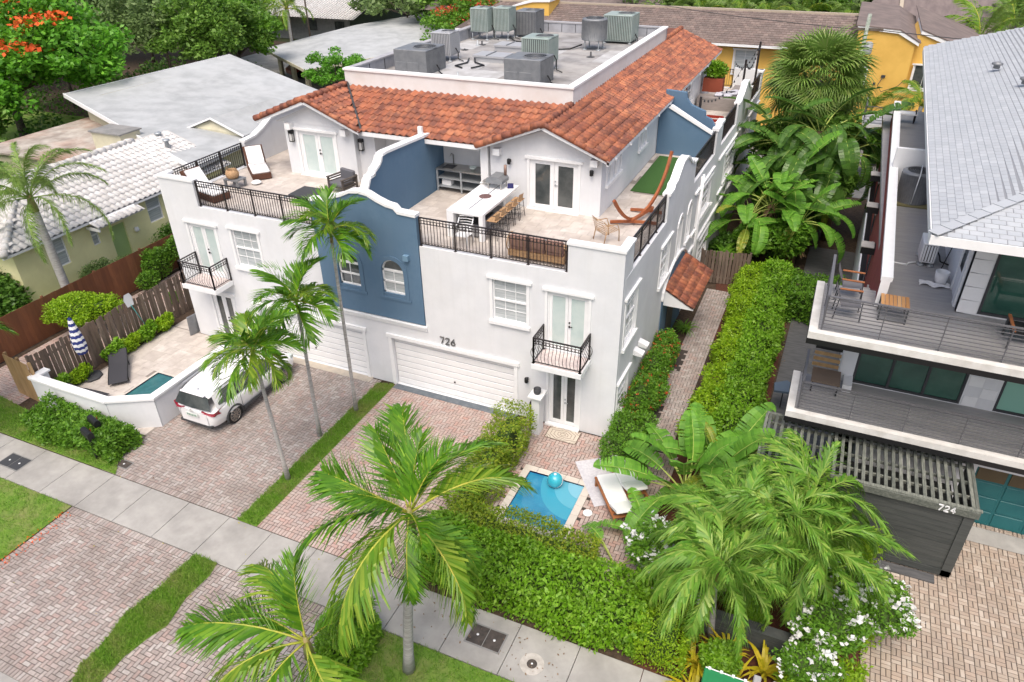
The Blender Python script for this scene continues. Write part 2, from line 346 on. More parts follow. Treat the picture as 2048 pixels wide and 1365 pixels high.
def inpoly(px,py,poly):
    c = False; n = len(poly)
    for i in range(n):
        (x1,y1),(x2,y2) = poly[i], poly[(i+1)%n]
        if (y1>py) != (y2>py) and px < (x2-x1)*(py-y1)/(y2-y1)+x1: c = not c
    return c
# ------------------------------------------------------------------ foliage
def leaves(C, size, up=0.6, aspect=0.5, jit=0.4, outward=None, k=4, droop=0.0):
    """C (n,3) leaf centres -> (n,4,3) folded rhombus leaves"""
    n = len(C); d = RNG.normal(size=(n,3)); 
    if outward is not None: d = d*0.8 + outward*1.1
    d[:,2] = d[:,2]*0.6 - droop
    d /= np.linalg.norm(d,axis=1)[:,None]+1e-9
    nn = RNG.normal(size=(n,3))*0.75 + np.array([0,0,up])
    if outward is not None: nn += outward*0.6
    s = np.cross(d, nn); s /= np.linalg.norm(s,axis=1)[:,None]+1e-9
    L = size*(1+jit*(RNG.random(n)-0.5)*2)[:,None]
    return np.stack([C-d*L/2, C+s*L*aspect/2, C+d*L/2, C-s*L*aspect/2], 1)
def ell_pts(n, c, r, shell=0.55, flat=1.0):
    d = RNG.normal(size=(n,3)); d /= np.linalg.norm(d,axis=1)[:,None]
    t = shell+(1-shell)*RNG.random(n)**0.7
    return np.array(c)+d*t[:,None]*np.array(r), d
def box_pts(n, x0,x1,y0,y1,z0,z1, depth=0.18, lump=0.1):
    a = [ (x1-x0)*(y1-y0), (x1-x0)*(z1-z0)*.9, (x1-x0)*(z1-z0)*.9, (y1-y0)*(z1-z0)*.9, (y1-y0)*(z1-z0)*.9 ]
    ch = RNG.choice(5, size=n, p=np.array(a)/sum(a)); U = RNG.random((n,2)); P = np.zeros((n,3)); O = np.zeros((n,3))
    X = x0+U[:,0]*(x1-x0); Y = y0+U[:,0]*(y1-y0); Y2 = y0+U[:,1]*(y1-y0); Z = z0+U[:,1]*(z1-z0)
    m = ch==0; P[m] = np.stack([X,Y2,np.full(n,z1)],1)[m]; O[m] = (0,0,1)
    m = ch==1; P[m] = np.stack([X,np.full(n,y0),Z],1)[m]; O[m] = (0,-1,0)
    m = ch==2; P[m] = np.stack([X,np.full(n,y1),Z],1)[m]; O[m] = (0,1,0)
    m = ch==3; P[m] = np.stack([np.full(n,x0),Y,Z],1)[m]; O[m] = (-1,0,0)
    m = ch==4; P[m] = np.stack([np.full(n,x1),Y,Z],1)[m]; O[m] = (1,0,0)
    w_ = np.sin(P[:,0]*2.3+P[:,1]*1.1+3*P[:,2])+np.sin(P[:,1]*3.7-P[:,0]*1.3+P[:,2]*2)+np.sin(P[:,0]*6.1+P[:,1]*5.3)*.6
    P += O*(w_*lump*0.5 - RNG.random(n)*depth + depth*.4)[:,None]
    P += RNG.normal(size=(n,3))*0.035
    sh_ = RNG.random(n) < .06; P[sh_] += (O*.10)[sh_]
    return P, O
G_BRIGHT = leafmat('bright_hedge_leaf', [(0.15,0.34,0.012),(0.22,0.45,0.02),(0.11,0.26,0.010),(0.32,0.54,0.06),(0.17,0.37,0.015)])
G_LIME = leafmat('lime_hedge_leaf', [(0.28,0.48,0.012),(0.19,0.36,0.012),(0.38,0.56,0.03),(0.24,0.42,0.015)])
G_DEEP = leafmat('deep_green_leaf', [(0.08,0.19,0.025),(0.12,0.26,0.035),(0.06,0.145,0.02),(0.16,0.32,0.04)])
G_MID = leafmat('mid_green_leaf', [(0.11,0.27,0.02),(0.16,0.34,0.028),(0.08,0.20,0.018),(0.22,0.42,0.04)])
G_TREE = leafmat('tree_leaf', [(0.13,0.26,0.035),(0.19,0.36,0.05),(0.095,0.20,0.03),(0.26,0.44,0.07)], sc=0.4)
G_FLAME = leafmat('flame_tree_leaf', [(0.11,0.34,0.02),(0.16,0.43,0.03),(0.08,0.25,0.018),(0.23,0.52,0.05)], sc=0.5)
G_GREY = leafmat('grey_green_leaf', [(0.15,0.24,0.07),(0.21,0.31,0.10),(0.11,0.18,0.055),(0.26,0.37,0.13)], sc=0.5)
G_CROT = leafmat('croton_leaf', [(0.24,0.36,0.02),(0.14,0.27,0.015),(0.40,0.47,0.04),(0.18,0.31,0.02),(0.33,0.34,0.04)], sc=2)
G_YELL = leafmat('yellow_leaf', [(0.62,0.50,0.02),(0.45,0.42,0.02),(0.70,0.55,0.05)], sc=2)
G_PALM = leafmat('palm_leaflet', [(0.075,0.22,0.012),(0.13,0.31,0.018),(0.05,0.16,0.012),(0.22,0.40,0.025),(0.09,0.25,0.015)], rough=0.35, trans=0.3, sc=1.6)
G_PALMY = leafmat('palm_leaflet_yellow', [(0.15,0.30,0.02),(0.10,0.24,0.018),(0.30,0.40,0.04),(0.13,0.27,0.02)], rough=0.35, trans=0.3, sc=1.6)
G_ARECA = leafmat('areca_leaflet', [(0.15,0.34,0.04),(0.22,0.43,0.05),(0.10,0.26,0.03),(0.38,0.52,0.10),(0.18,0.38,0.04)], rough=0.35, trans=0.35, sc=1.6)
G_FAN = leafmat('fan_palm_leaflet', [(0.20,0.34,0.06),(0.28,0.43,0.09),(0.15,0.27,0.05),(0.37,0.44,0.14)], rough=0.4, sc=0.8)
RACH = mat('palm_midrib', (0.42,0.40,0.05), 0.5, col2=(0.26,0.32,0.04), scale=4)
BANL = leafmat('banana_leaf', [(0.14,0.36,0.035),(0.20,0.43,0.05),(0.10,0.28,0.03)], rough=0.5, sc=2)
BANL2 = leafmat('old_banana_leaf', [(0.32,0.38,0.04),(0.20,0.30,0.04),(0.40,0.38,0.05)], rough=0.4, sc=2)
RACHG = mat('green_midrib', (0.22,0.34,0.06), 0.5)
RIBM = mat('banana_rib', (0.42,0.50,0.12), 0.5)
DEADL = leafmat('dead_leaf', [(0.24,0.15,0.08),(0.16,0.09,0.05),(0.33,0.22,0.12)], trans=0.1)
TWIG = mat('hedge_twigs', (0.05,0.11,0.015), 0.95, col2=(0.04,0.055,0.015), scale=12, bump=0.5)
FL_W = mat('white_petal', (0.85,0.85,0.84), 0.7, trans=0.3)
FL_O = mat('orange_petal', (0.75,0.13,0.02), 0.7, rnd=[(0.80,0.13,0.02),(0.62,0.07,0.01),(0.85,0.22,0.04)], trans=0.2)
FL_R = mat('red_petal', (0.50,0.05,0.02), 0.7, rnd=[(0.50,0.05,0.02),(0.6,0.12,0.04),(0.42,0.03,0.02)], trans=0.2)
def hedge(name, label, boxes, n, size, m, mats_extra=None, core=True, depth=0.2, lump=0.12, cat='hedge', aspect=0.5, flowers=None, group=None):
    c = boxes[0]; t = thing(name, label, cat, ((c[0]+c[1])/2,(c[2]+c[3])/2,c[4]), group)
    ar = np.array([ (b[1]-b[0])*(b[3]-b[2])+1.2*((b[1]-b[0])+(b[3]-b[2]))*(b[5]-b[4]) for b in boxes]); ar = ar/ar.sum()
    Ps, Os = [], []
    for b, a in zip(boxes, ar):
        P, O = box_pts(int(n*a), *b, depth=depth, lump=lump); Ps.append(P); Os.append(O)
    P = np.concatenate(Ps); O = np.concatenate(Os)
    npmesh('foliage', leaves(P, size, outward=O, aspect=aspect, jit=.65), m, t)
    if core:
        b = MB()
        for q in boxes: b.box(q[0]+.2+lump*.5,q[2]+.2+lump*.5,q[4],q[1]-.2-lump*.5,q[3]-.2-lump*.5,q[5]-.2-lump*.8)
        b.build('twigs', TWIG, t)
    if flowers:
        fm, fn, fs = flowers; idx = RNG.choice(len(P), fn); C = P[idx]+O[idx]*0.06
        C = np.concatenate([C+RNG.normal(size=C.shape)*0.05 for _ in range(5)])
        npmesh('blossom', leaves(C, fs, up=1.2, aspect=0.8), fm, t)
    return t
def bush(name, label, blobs, n, size, m, cat='shrub', group=None, flowers=None, aspect=0.5, core=0.6, stem=True, shell=0.55, up=0.6):
    n = int(n*1.15); c0, r0 = blobs[0]; t = thing(name, label, cat, (c0[0],c0[1],max(0,c0[2]-r0[2])), group)
    vol = np.array([r[0]*r[1]+r[0]*r[2] for c, r in blobs]); vol = vol/vol.sum(); Ps, Os = [], []
    for (c, r), v in zip(blobs, vol):
        P, d = ell_pts(int(n*v*.4), c, np.array(r)*.9, shell); Ps.append(P); Os.append(d)
        for _ in range(12):
            q = RNG.normal(size=3); q /= np.linalg.norm(q); q[2] = abs(q[2])*1.0-.25; s_ = .28+.22*RNG.random()
            P, d = ell_pts(int(n*v*.05), np.array(c)+q*np.array(r)*(.66+.22*RNG.random()), np.array(r)*s_, .2); Ps.append(P); Os.append(d)
    P = np.concatenate(Ps); O = np.concatenate(Os); k = P[:,2] > 0.02; P = P[k]; O = O[k]
    npmesh('foliage', leaves(P, size, outward=O, aspect=aspect, up=up), m, t)
    b = MB()
    for c, r in blobs:
        if core: b.lathe([(0.02,-r[2]*core)]+[(math.cos(a)*core, math.sin(a)*r[2]*core) for a in (-1,-.5,0,.5,1)]+[(0.02,r[2]*core)], (0,0,0), 8, F=lambda x,y,z,c=c,r=r: (c[0]+x*r[0], c[1]+y*r[1], c[2]+z))
        else: b.tube([(c[0],c[1],max(0,c[2]-r[2])),(c[0],c[1],c[2]+r[2]*.3)],0.04,6)
    b.build('stems', TWIG, t)
    if flowers:
        fm, fn, fs = flowers; idx = RNG.choice(len(P), fn); C = P[idx]+O[idx]*0.06
        C = np.concatenate([C+RNG.normal(size=C.shape)*fs*0.5 for _ in range(6)])
        npmesh('blossom', leaves(C, fs, up=1.2, aspect=0.8, outward=np.tile(O[idx],(6,1))), fm, t)
    return t
def tree(name, label, x, y, h, r, m, n=9000, size=0.28, clumps=60, trunk_r=0.18, flat=0.62, flowers=None, group=None, cz=None, lean=(0,0), base=0.0, cat='tree', clr=0.24):
    t = thing(name, label, cat, (x,y,base), group)
    cz = cz or h*0.62; rx = r; rz = h-cz
    C = []
    while len(C) < clumps:
        d = RNG.normal(size=3); d /= np.linalg.norm(d)
        if d[2] < -0.45: continue
        q = 0.45+0.5*RNG.random()
        C.append((x+lean[0]+d[0]*rx*q, y+lean[1]+d[1]*rx*q, cz+d[2]*rz*q*(1 if d[2]>0 else flat)))
    b = MB()
    b.tube([(x,y,base),(x+lean[0]*.3+.05,y+lean[1]*.3,cz*.35),(x+lean[0]*.7,y+lean[1]*.7,cz*.7)], [trunk_r,trunk_r*.8,trunk_r*.6], 8)
    for c in C[:max(6,clumps//4)]:
        mid = ((x+lean[0]*.7+c[0])/2+random.uniform(-.2,.2), (y+lean[1]*.7+c[1])/2, (cz*.7+c[2])/2+.1)
        b.tube([(x+lean[0]*.7,y+lean[1]*.7,cz*.66), mid, c], [trunk_r*.4,trunk_r*.25,trunk_r*.08], 5)
    b.build('trunk', BARK, t)
    per = n//clumps; Ps, Os = [], []
    for c in C:
        s = r*clr*random.uniform(.7,1.35); P, d = ell_pts(int(per*random.uniform(.7,1.3)), c, (s,s,s*.6), 0.3); Ps.append(P); Os.append(d)
    P = np.concatenate(Ps); O = np.concatenate(Os)
    npmesh('crown', leaves(P, size, outward=O*.6, aspect=.55, up=.8), m, t)
    if flowers:
        fm, nf, fs, sel = flowers
        Cs = [c for c in C if sel(c)][:nf]; Q = []
        for c in Cs:
            P2, d2 = ell_pts(60, (c[0],c[1],c[2]+r*clr*.45), (r*clr*.9,r*clr*.9,r*clr*.35), .3); Q.append(P2)
        if Q: npmesh('blossom', leaves(np.concatenate(Q), fs, up=1.2, aspect=.8), fm, t)
    return t
def frond_arr(L=2.4, rj=.12, droop=1.0, rise=0.5, nl=44, ll=0.55, lw=0.035, vee=0.5, hang=0.5, start=0.14, seed=1, segs=2, taper=True, twist=0.0):
    """one pinnate frond starting at origin heading +X. returns (quads (n,4,3), rachis path, radii)"""
    r = np.random.default_rng(seed)
    def pt(t): return np.array([L*t*(1-0.18*droop*t*t), 0.10*L*math.sin(twist+2*t)*t*0.5, rise*L*t - droop*L*0.62*t**2.2])
    path = [pt(t) for t in np.linspace(0,1,10)]
    Q = []
    for i in range(nl):
        t = start+(1-start)*(i/(nl-1)); p = pt(t); tan = pt(min(1,t+.02))-pt(max(0,t-.02)); tan /= np.linalg.norm(tan)
        side0 = np.cross(tan, [0,0,1]); side0 /= np.linalg.norm(side0); upv = np.cross(side0, tan)
        l = ll*(math.sin(PI*(0.12+0.80*((t-start)/(1-start)))**0.8)*0.9+0.25)
        for sgn in (-1,1):
            ang = 0.95-0.45*t+r.normal()*rj*.9
            d = tan*math.cos(ang)+side0*sgn*math.sin(ang)+upv*(vee*(1-.3*t)+r.normal()*rj)
            d /= np.linalg.norm(d); li = l*(1+r.normal()*.08); q0 = p.copy(); dd = d.copy()
            wv = np.cross(d, [0,0,1]); wv /= np.linalg.norm(wv)+1e-9; wv = wv*0.5+tan*0.6; wv /= np.linalg.norm(wv)
            w0 = lw
            for s_ in range(segs):
                dd = dd+np.array([r.normal()*rj*.5,r.normal()*rj*.5,-hang*(s_+.55)]); dd /= np.linalg.norm(dd)
                q1 = q0+dd*li/segs; w1 = lw*(1.0 if s_ < segs-1 and s_ < 1 else .12) if segs > 1 else lw*.1
                Q.append([q0-wv*w0/2, q0+wv*w0/2, q1+wv*w1/2, q1-wv*w1/2]); q0 = q1; w0 = w1
    return np.array(Q), path
FROND = {}
def frond_mesh(key, m, rr=0.018, rmat=None, **kw):
    if key in FROND: return FROND[key]
    Q, path = frond_arr(**kw)
    n = len(Q); me = bpy.data.meshes.new('frond')
    me.from_pydata(Q.reshape(-1,3).tolist(), [], [(4*i,4*i+1,4*i+2,4*i+3) for i in range(n)]); me.materials.append(m)
    b = MB(); b.tube([tuple(p) for p in path], [rr*1.5]+[rr*(1-.07*i) for i in range(9)], 5); rm = b.mesh('midrib', rmat or RACH)
    FROND[key] = (me, rm); return FROND[key]
def add_frond(t, key, loc, yaw, pitch=0, roll=0, sc=1.0):
    me, rm = FROND[key]; O = ORG[t.name]
    f = bpy.data.objects.new('frond', me); COL.objects.link(f); f.parent = t
    f.location = (loc[0]-O.x, loc[1]-O.y, loc[2]-O.z); f.rotation_euler = (roll, -pitch, yaw); f.scale = (sc,sc,sc)
    g = bpy.data.objects.new('midrib', rm); COL.objects.link(g); g.parent = f
def palm(name, label, x, y, h, keys, nf, tr=0.10, sc=1.0, pitches=(0.9,0.35,-0.15), lean=(0,0), curve=0, shaft=0.5, group=None, fl=None, yaw0=0, base=0.0, cat='palm tree', flare=1.5, yaws=None):
    t = thing(name, label, cat, (x,y,base), group)
    N = 7; path = []; rad = []
    for i in range(N):
        s = i/(N-1); path.append((x+lean[0]*s+curve*math.sin(PI*s), y+lean[1]*s, base+(h-base)*s)); rad.append(tr*(flare if i == 0 else 1.08-.25*s))
    MB().tube(path, rad, 10).build('trunk', PTRUNK, t)
    tx, ty = x+lean[0], y+lean[1]
    if shaft: MB().tube([(tx,ty,h-.02),(tx,ty,h+shaft*.45),(tx,ty,h+shaft)], [tr*.95,tr*.85,tr*.45], 10).build('crownshaft', PSHAFT, t)
    for i in range(nf):
        lev = i/(nf-1) if nf > 1 else 0
        pt = pitches[0]*(1-lev)+pitches[-1]*lev if len(pitches) == 2 else np.interp(lev,[0,.5,1],pitches)
        yw = yaws[i] if yaws else yaw0+i*2.39996+random.uniform(-.15,.15)
        add_frond(t, keys[i % len(keys)], (tx,ty,h+shaft*.8), yw, float(pt)+(0 if yaws else random.uniform(-.1,.1)), random.uniform(-.25,.25), sc*random.uniform(.9,1.08))
    return t
# ================================================================== ground and streets
def sheet(name, poly, z, m, th=0.0):
    b = MB(); n = len(poly)
    b.add([(x,y,z) for x,y in poly], [tuple(range(n))]); o = b.build(name, m, origin=(poly[0][0],poly[0][1],z)); o['kind'] = 'structure'; return o
sheet('ground', [(-320,-120),(260,-120),(260,420),(-320,420)], -0.06, SOIL)
sheet('neighbourhood_lawn', [(-120,24),(-24.6,24),(-24.6,-30),(-120,-30)], -0.045, LAWN)
sheet('back_alley', [(-60,27.5),(40,27.5),(40,36),(-60,36)], -0.05, CONC_D)
sheet('carport_apron', [(-60,36),(-30,36),(-30,60),(-60,60)], -0.04, CONC)
sheet('street', [(-40,-40),(40,-40),(40,-14.25),(-40,-14.25)], -0.03, ASPH)
# pavement slabs
pv = thing('pavement', None, None, (-8,-8.75,0), kind='structure')
k = 0; x = -31.95
while x < 9:
    b = MB(); b.box(x+.008,-9.53,-.05,x+1.60-.008,-8.0,0.012); b.build('paving_slab', CONC, pv, bevel=0.008); x += 1.60
# driveways and patios: joint bed sheets plus pavers
def paved(name, x0,x1,y0,y1, m, skip=None, band='', w=0.115, rects=None, z=0.0, jm=None, hole=None):
    t = thing(name, None, None, ((x0+x1)/2,(y0+y1)/2,z), kind='structure')
    b = MB()
    for (p,q,r,s) in ([(x0,y0,x1,y1)] if not hole else [(x0,y0,x1,hole[1]),(x0,hole[3],x1,y1),(x0,hole[1],hole[0],hole[3]),(hole[2],hole[1],x1,hole[3])]):
        b.add([(p,q,z-.006),(r,q,z-.006),(r,s,z-.006),(p,s,z-.006)], [(0,1,2,3)])
    b.build('joint_bed', jm or JOINT, t)
    R = rects if rects is not None else herring(x0,x1,y0,y1,z,skip,w=w,band=band)
    pieces('paver', R, None, slab_piece, m, t); return t
S1 = [(-9.26,-8.0),(-8.53,-8.0),(-8.56,-0.15),(-9.24,-0.3)]
S2 = [(-9.45,-9.53),(-8.62,-9.53),(-8.50,-9.95),(-8.54,-10.8),(-8.40,-11.4),(-8.34,-11.63),(-8.5,-12.1),(-8.63,-12.72),(-8.6,-13.4),(-8.4,-14.2),(-9.1,-14.2),(-9.3,-13.6),(-9.46,-13.3),(-9.42,-12.82),(-9.55,-12.2),(-9.66,-11.9),(-9.5,-10.9)]
paved('driveway', -15.0,-9.2,-7.98,-0.05, PAVER, band='s')
paved('driveway', -8.6,-3.55,-7.98,-0.05, PAVER2, band='sw')
paved('driveway_apron', -14.4,-9.32,-14.22,-9.55, PAVER, band='nsw')
paved('driveway_apron', -9.3,-3.3,-14.22,-9.55, PAVER, band='ns')
paved('patio', -3.1,2.3,-6.2,-0.05, PAVER2, skip=lambda x,y: -2.22 < x < 0.12 and -4.9 < y < -2.36, hole=(-2.0,-4.78,-.09,-2.53))
paved('garden_path', 0.86,2.0,0.0,12.3, PAVER, skip=lambda x,y: (x < 1.2 and y < 6.5 and (y > 5.0 or y<2.5)))
paved('neighbour_path', -23.9,-20.9,-9.0,14.0, PAVER2)
R = []
for i in range(64):            # basket weave
    for j in range(40):
        cx, cy = 8.0+i*.23+.115, -8.0+j*.23+.115
        if cx > 16 or cy > 0.6: continue
        for q in (-1,1):
            R.append((cx+(q*.0575 if (i+j)%2 else 0), cy+(0 if (i+j)%2 else q*.0575), random.uniform(-.003,.003), PI/2 if (i+j)%2 else 0, .217, .102))
paved('neighbour_driveway', 8.0,16.0,-8.0,0.6, PAVER3, rects=R)
sheet('driveway_threshold', [(8.6,-.42),(16,-.42),(16,0.25),(8.6,0.25)], 0.02, CONC)
sheet('garage_threshold', [(-8.55,-.32),(-3.5,-.32),(-3.5,-0.0),(-8.55,0.0)], 0.022, mat('dark_grey_paint',(0.10,0.12,0.14),.6,col2=(0.15,0.17,0.19),scale=5))
sheet('garage_threshold', [(-14.9,-.35),(-9.6,-.35),(-9.6,0.0),(-14.9,0.0)], 0.022, mat('cream_concrete',(0.50,0.44,0.36),.8,col2=(.4,.36,.31)))
sheet('mulch_bed', [(3.3,-9.6),(8.0,-9.6),(8.0,-2.2),(4.7,-2.2),(4.62,14.5),(0.9,14.5),(2.35,6),(2.0,0),(2.35,-5)], -0.02, MULCH)
sheet('planting_bed', [(0,0),(0.9,0),(0.9,12.3),(0,12.3)], -0.015, SOIL)
sheet('planting_bed', [(-20.9,-9.0),(-19.9,-9.0),(-19.9,14),(-20.9,14)], -0.02, SOIL)
sheet('dark_side_deck', [(4.66,-0.3),(7.4,-.3),(7.4,19),(4.9,19)], 0.03, DARKDECK)
sheet('yard_terrace_base', [(-20.0,-6.2),(-14.8,-6.2),(-14.8,0),(-18.3,0),(-18.3,9),(-20.0,9)], -0.056, JOINT2)
# lawns
def lawn(name, poly, n, z=0.02, size=0.09):
    o = sheet(name, poly, z, LAWN)
    xs = [p[0] for p in poly]; ys = [p[1] for p in poly]; P = []
    while len(P) < n:
        Q = np.stack([RNG.uniform(min(xs),max(xs),n), RNG.uniform(min(ys),max(ys),n)],1)
        P += [q for q in Q.tolist() if inpoly(q[0],q[1],poly)]
    P = np.array(P[:n]); C = np.concatenate([P, np.full((n,1),z+size*.35)],1)
    d = RNG.normal(size=(n,3))*.55; d[:,2] = 1; d /= np.linalg.norm(d,axis=1)[:,None]
    s = np.cross(d, RNG.normal(size=(n,3))); s /= np.linalg.norm(s,axis=1)[:,None]
    L = size*(.6+.8*RNG.random(n))[:,None]
    V = np.stack([C-s*.010, C+s*.010, C+d*L],1)
    g = npmesh('grass', V, mat('grass_blade',(0.07,0.16,0.02),.6,rnd=[(0.11,0.26,0.015),(0.15,0.33,0.02),(0.20,0.38,0.035),(0.24,0.36,0.06)],trans=.35,stain=(0.34,0.33,0.11),stain_scale=1.3,stain_amt=.5), None, (poly[0][0],poly[0][1],z))
    tagp(g, kind='stuff')
lawn('grass_strip', S1, 9000)
lawn('grass_strip', S2, 9000)
lawn('verge_lawn', [(-24,-14.2),(-14.42,-14.2),(-14.42,-9.56),(-24,-9.56)], 16000)
lawn('verge_lawn', [(-24,-7.98),(-14.35,-7.98),(-14.9,-7.3),(-24,-6.3)], 9000)
lawn('verge_lawn', [(-3.3,-14.2),(3.6,-14.2),(3.6,-9.56),(-3.3,-9.56)], 16000)
sheet('curb_strip', [(-24,-14.42),(8,-14.42),(8,-14.22),(-24,-14.22)], 0.0, CONC)
# pavement covers
def cover(label, x, y, w_, h_, lids=2, mats=LEAD):
    t = thing('utility_cover', label, 'utility cover', (x,y,0.02))
    b = MB(); b.box(x-w_/2,y-h_/2,.014,x+w_/2,y+h_/2,.02); b.build('surround', CONC_D, t)
    for i in range(lids):
        a = x-w_/2+.03+i*(w_-.06)/lids
        MB().box(a+.01,y-h_/2+.04,.018,a+(w_-.06)/lids-.01,y+h_/2-.04,.032).build('lid', mats, t, bevel=.01)
        MB().lathe([(.035,0),(.035,.006)], (a+(w_-.06)/lids/2,y,.032), 8).build('inspection_port', W_TRIM, t)
cover('pair of brown utility lids in the pavement beside the big front hedge', -.62,-8.72,.98,.62)
cover('pair of dark utility lids in the pavement near the white yard wall', -18.0,-8.85,1.0,.62, mats=DGREY)
cover('small single meter lid in a concrete pad where the paved drive meets the verge', -14.5,-7.5,.55,.36,1)
t = thing('manhole_cover', 'round manhole lid in a pale concrete ring in the pavement', 'manhole cover', (.72,-8.94,.014))
MB().lathe([(.30,0),(.30,.008)], (.72,-8.94,.012), 28, smooth=False).build('surround', mat('pale_concrete',(.52,.49,.45),.9,col2=(.40,.37,.33),scale=6), t)
MB().lathe([(.13,0),(.125,.014)], (.72,-8.94,.016), 20, smooth=False).build('lid', LEAD, t)
MB().lathe([(.025,0),(.02,.01)], (.72,-8.94,.03), 10, smooth=False).build('inspection_port', W_TRIM, t)
t = MB().lathe([(.14,0),(.14,.02),(.12,.026)], (.35,-3.63,.01), 20, smooth=False).build('skimmer_lid', W_TRIM)
tagp(t, 'round white skimmer lid set in the patio pavers beside the pool', 'skimmer lid')

# ================================================================== wall helpers
def frame(O, U, N):
    O, U, N = Vector(O), Vector(U).normalized(), Vector(N).normalized()
    return lambda a, d, z: O+U*a+N*d+Vector((0,0,z))
def wall(b, F, u0, u1, z0, z1, holes=(), th=0.2, d=0.0):
    """wall from depth d (outer) to d-th with rectangular holes (a0,a1,b0,b1) and reveals"""
    us = sorted({u0,u1,*[h[0] for h in holes],*[h[1] for h in holes]}); zs = sorted({z0,z1,*[h[2] for h in holes],*[h[3] for h in holes]})
    us = [u for u in us if u0 <= u <= u1]; zs = [z for z in zs if z0 <= z <= z1]
    for i in range(len(us)-1):
        for j in range(len(zs)-1):
            cu, cz = (us[i]+us[i+1])/2, (zs[j]+zs[j+1])/2
            if any(h[0] < cu < h[1] and h[2] < cz < h[3] for h in holes): continue
            for dd in (d, d-th): b.add([F(us[i],dd,zs[j]),F(us[i+1],dd,zs[j]),F(us[i+1],dd,zs[j+1]),F(us[i],dd,zs[j+1])], [(0,1,2,3)])
    for a0,a1,c0,c1 in list(holes)+[(u0,u1,z0,z1)]:
        q = [(a0,c0),(a1,c0),(a1,c1),(a0,c1)]
        for i in range(4):
            p, r = q[i], q[(i+1)%4]; b.add([F(p[0],d,p[1]),F(r[0],d,r[1]),F(r[0],d-th,r[1]),F(p[0],d-th,p[1])], [(0,1,2,3)])
def window(par, F, a0,a1,z0,z1, cols=3, rows=4, glass=GLASS_B, surround=True, name='window', fr=W_TRIM, head=True, depth=.10, sash=True, surm=None):
    """recessed sash window: frame mesh (part) with pane sub-parts; surround trim proud of the wall"""
    b = MB(); w_ = .05
    for q in ((a0,a0+w_,z0,z1),(a1-w_,a1,z0,z1),(a0+w_,a1-w_,z0,z0+w_),(a0+w_,a1-w_,z1-w_,z1)): b.box(q[0],-depth-.02,q[2],q[1],-depth+.05,q[3],F)
    ia, ib, iz, jz = a0+w_, a1-w_, z0+w_, z1-w_
    if sash: b.box(ia,-depth-.01,(iz+jz)/2-.03,ib,-depth+.06,(iz+jz)/2+.03,F)
    mw = .018
    for i in range(1,cols): x = ia+(ib-ia)*i/cols; b.box(x-mw/2,-depth,iz,x+mw/2,-depth+.03,jz,F)
    for j in range(1,rows):
        z = iz+(jz-iz)*j/rows
        if sash and abs(z-(iz+jz)/2) < .04: continue
        b.box(ia,-depth+.002,z-mw/2,ib,-depth+.028,z+mw/2,F)
    o = b.build(name, fr, par)
    if sash:
        for za, zb in ((iz,(iz+jz)/2),((iz+jz)/2,jz)): MB().add([F(ia,-depth+.01,za),F(ib,-depth+.01,za),F(ib,-depth+.01,zb),F(ia,-depth+.01,zb)],[(0,1,2,3)]).build('pane', glass, o)
    else:
        for i in range(cols):
            p, q = ia+(ib-ia)*i/cols, ia+(ib-ia)*(i+1)/cols
            MB().add([F(p,-depth+.01,iz),F(q,-depth+.01,iz),F(q,-depth+.01,jz),F(p,-depth+.01,jz)],[(0,1,2,3)]).build('pane', glass, o)
    if surround:
        b = MB(); s = .10; pr = .035
        b.box(a0-s,0,z0-.02,a0,pr,z1,F); b.box(a1,0,z0-.02,a1+s,pr,z1,F)
        if head: b.box(a0-s-.08,0,z1,a1+s+.08,pr+.05,z1+.09,F)
        b.each('window_surround', surm or W_TRIM, par)
        b = MB(); b.box(a0-s-.03,0,z0-.14,a1+s+.03,pr+.06,z0-.02,F); b.build('window_sill', surm or W_TRIM, par)
    return o
def french(par, F, a0,a1,z0,z1, glass=GLASS_F, surround=True, handle=IRON, step=True, stile=.13):
    """pair of french doors"""
    mid = (a0+a1)/2
    b = MB(); w_ = .05
    for q in ((a0,a0+w_,z0,z1),(a1-w_,a1,z0,z1),(a0+w_,a1-w_,z1-w_,z1)): b.box(q[0],-.14,q[2],q[1],-.03,q[3],F)
    b.build('door_frame', W_TRIM, par)
    for p, q, s in ((a0+w_,mid-.005,1),(mid+.005,a1-w_,-1)):
        b = MB(); t = stile*.75
        for r in ((p,p+t,z0+.02,z1-w_),(q-t,q,z0+.02,z1-w_),(p+t,q-t,z0+.02,z0+.16),(p+t,q-t,z1-w_-.13,z1-w_)): b.box(r[0],-.10,r[2],r[1],-.05,r[3],F)
        dr = b.build('door', W_TRIM, par)
        MB().add([F(p+t,-.075,z0+.16),F(q-t,-.075,z0+.16),F(q-t,-.075,z1-w_-.13),F(p+t,-.075,z1-w_-.13)],[(0,1,2,3)]).build('pane', glass, dr)
        if s < 0:
            b = MB(); b.box(p+.03,-.05,z0+.93,p+.075,-.005,z0+.99,F); b.box(p+.03,-.03,z0+.95,p+.15,-.012,z0+.97,F); b.box(p+.03,-.05,z0+1.08,p+.075,-.01,z0+1.125,F); b.build('handle', handle, dr)
    if surround:
        b = MB(); s = .09
        b.box(a0-s,0,z0,a0,.035,z1,F); b.box(a1,0,z0,a1+s,.035,z1,F); b.box(a0-s-.08,0,z1,a1+s+.08,.08,z1+.09,F); b.each('door_surround', W_TRIM, par)
    if step: MB().box(a0-.08,-.02,z0-.05,a1+.08,.16,z0+.02,F).build('door_step', W_TRIM, par)
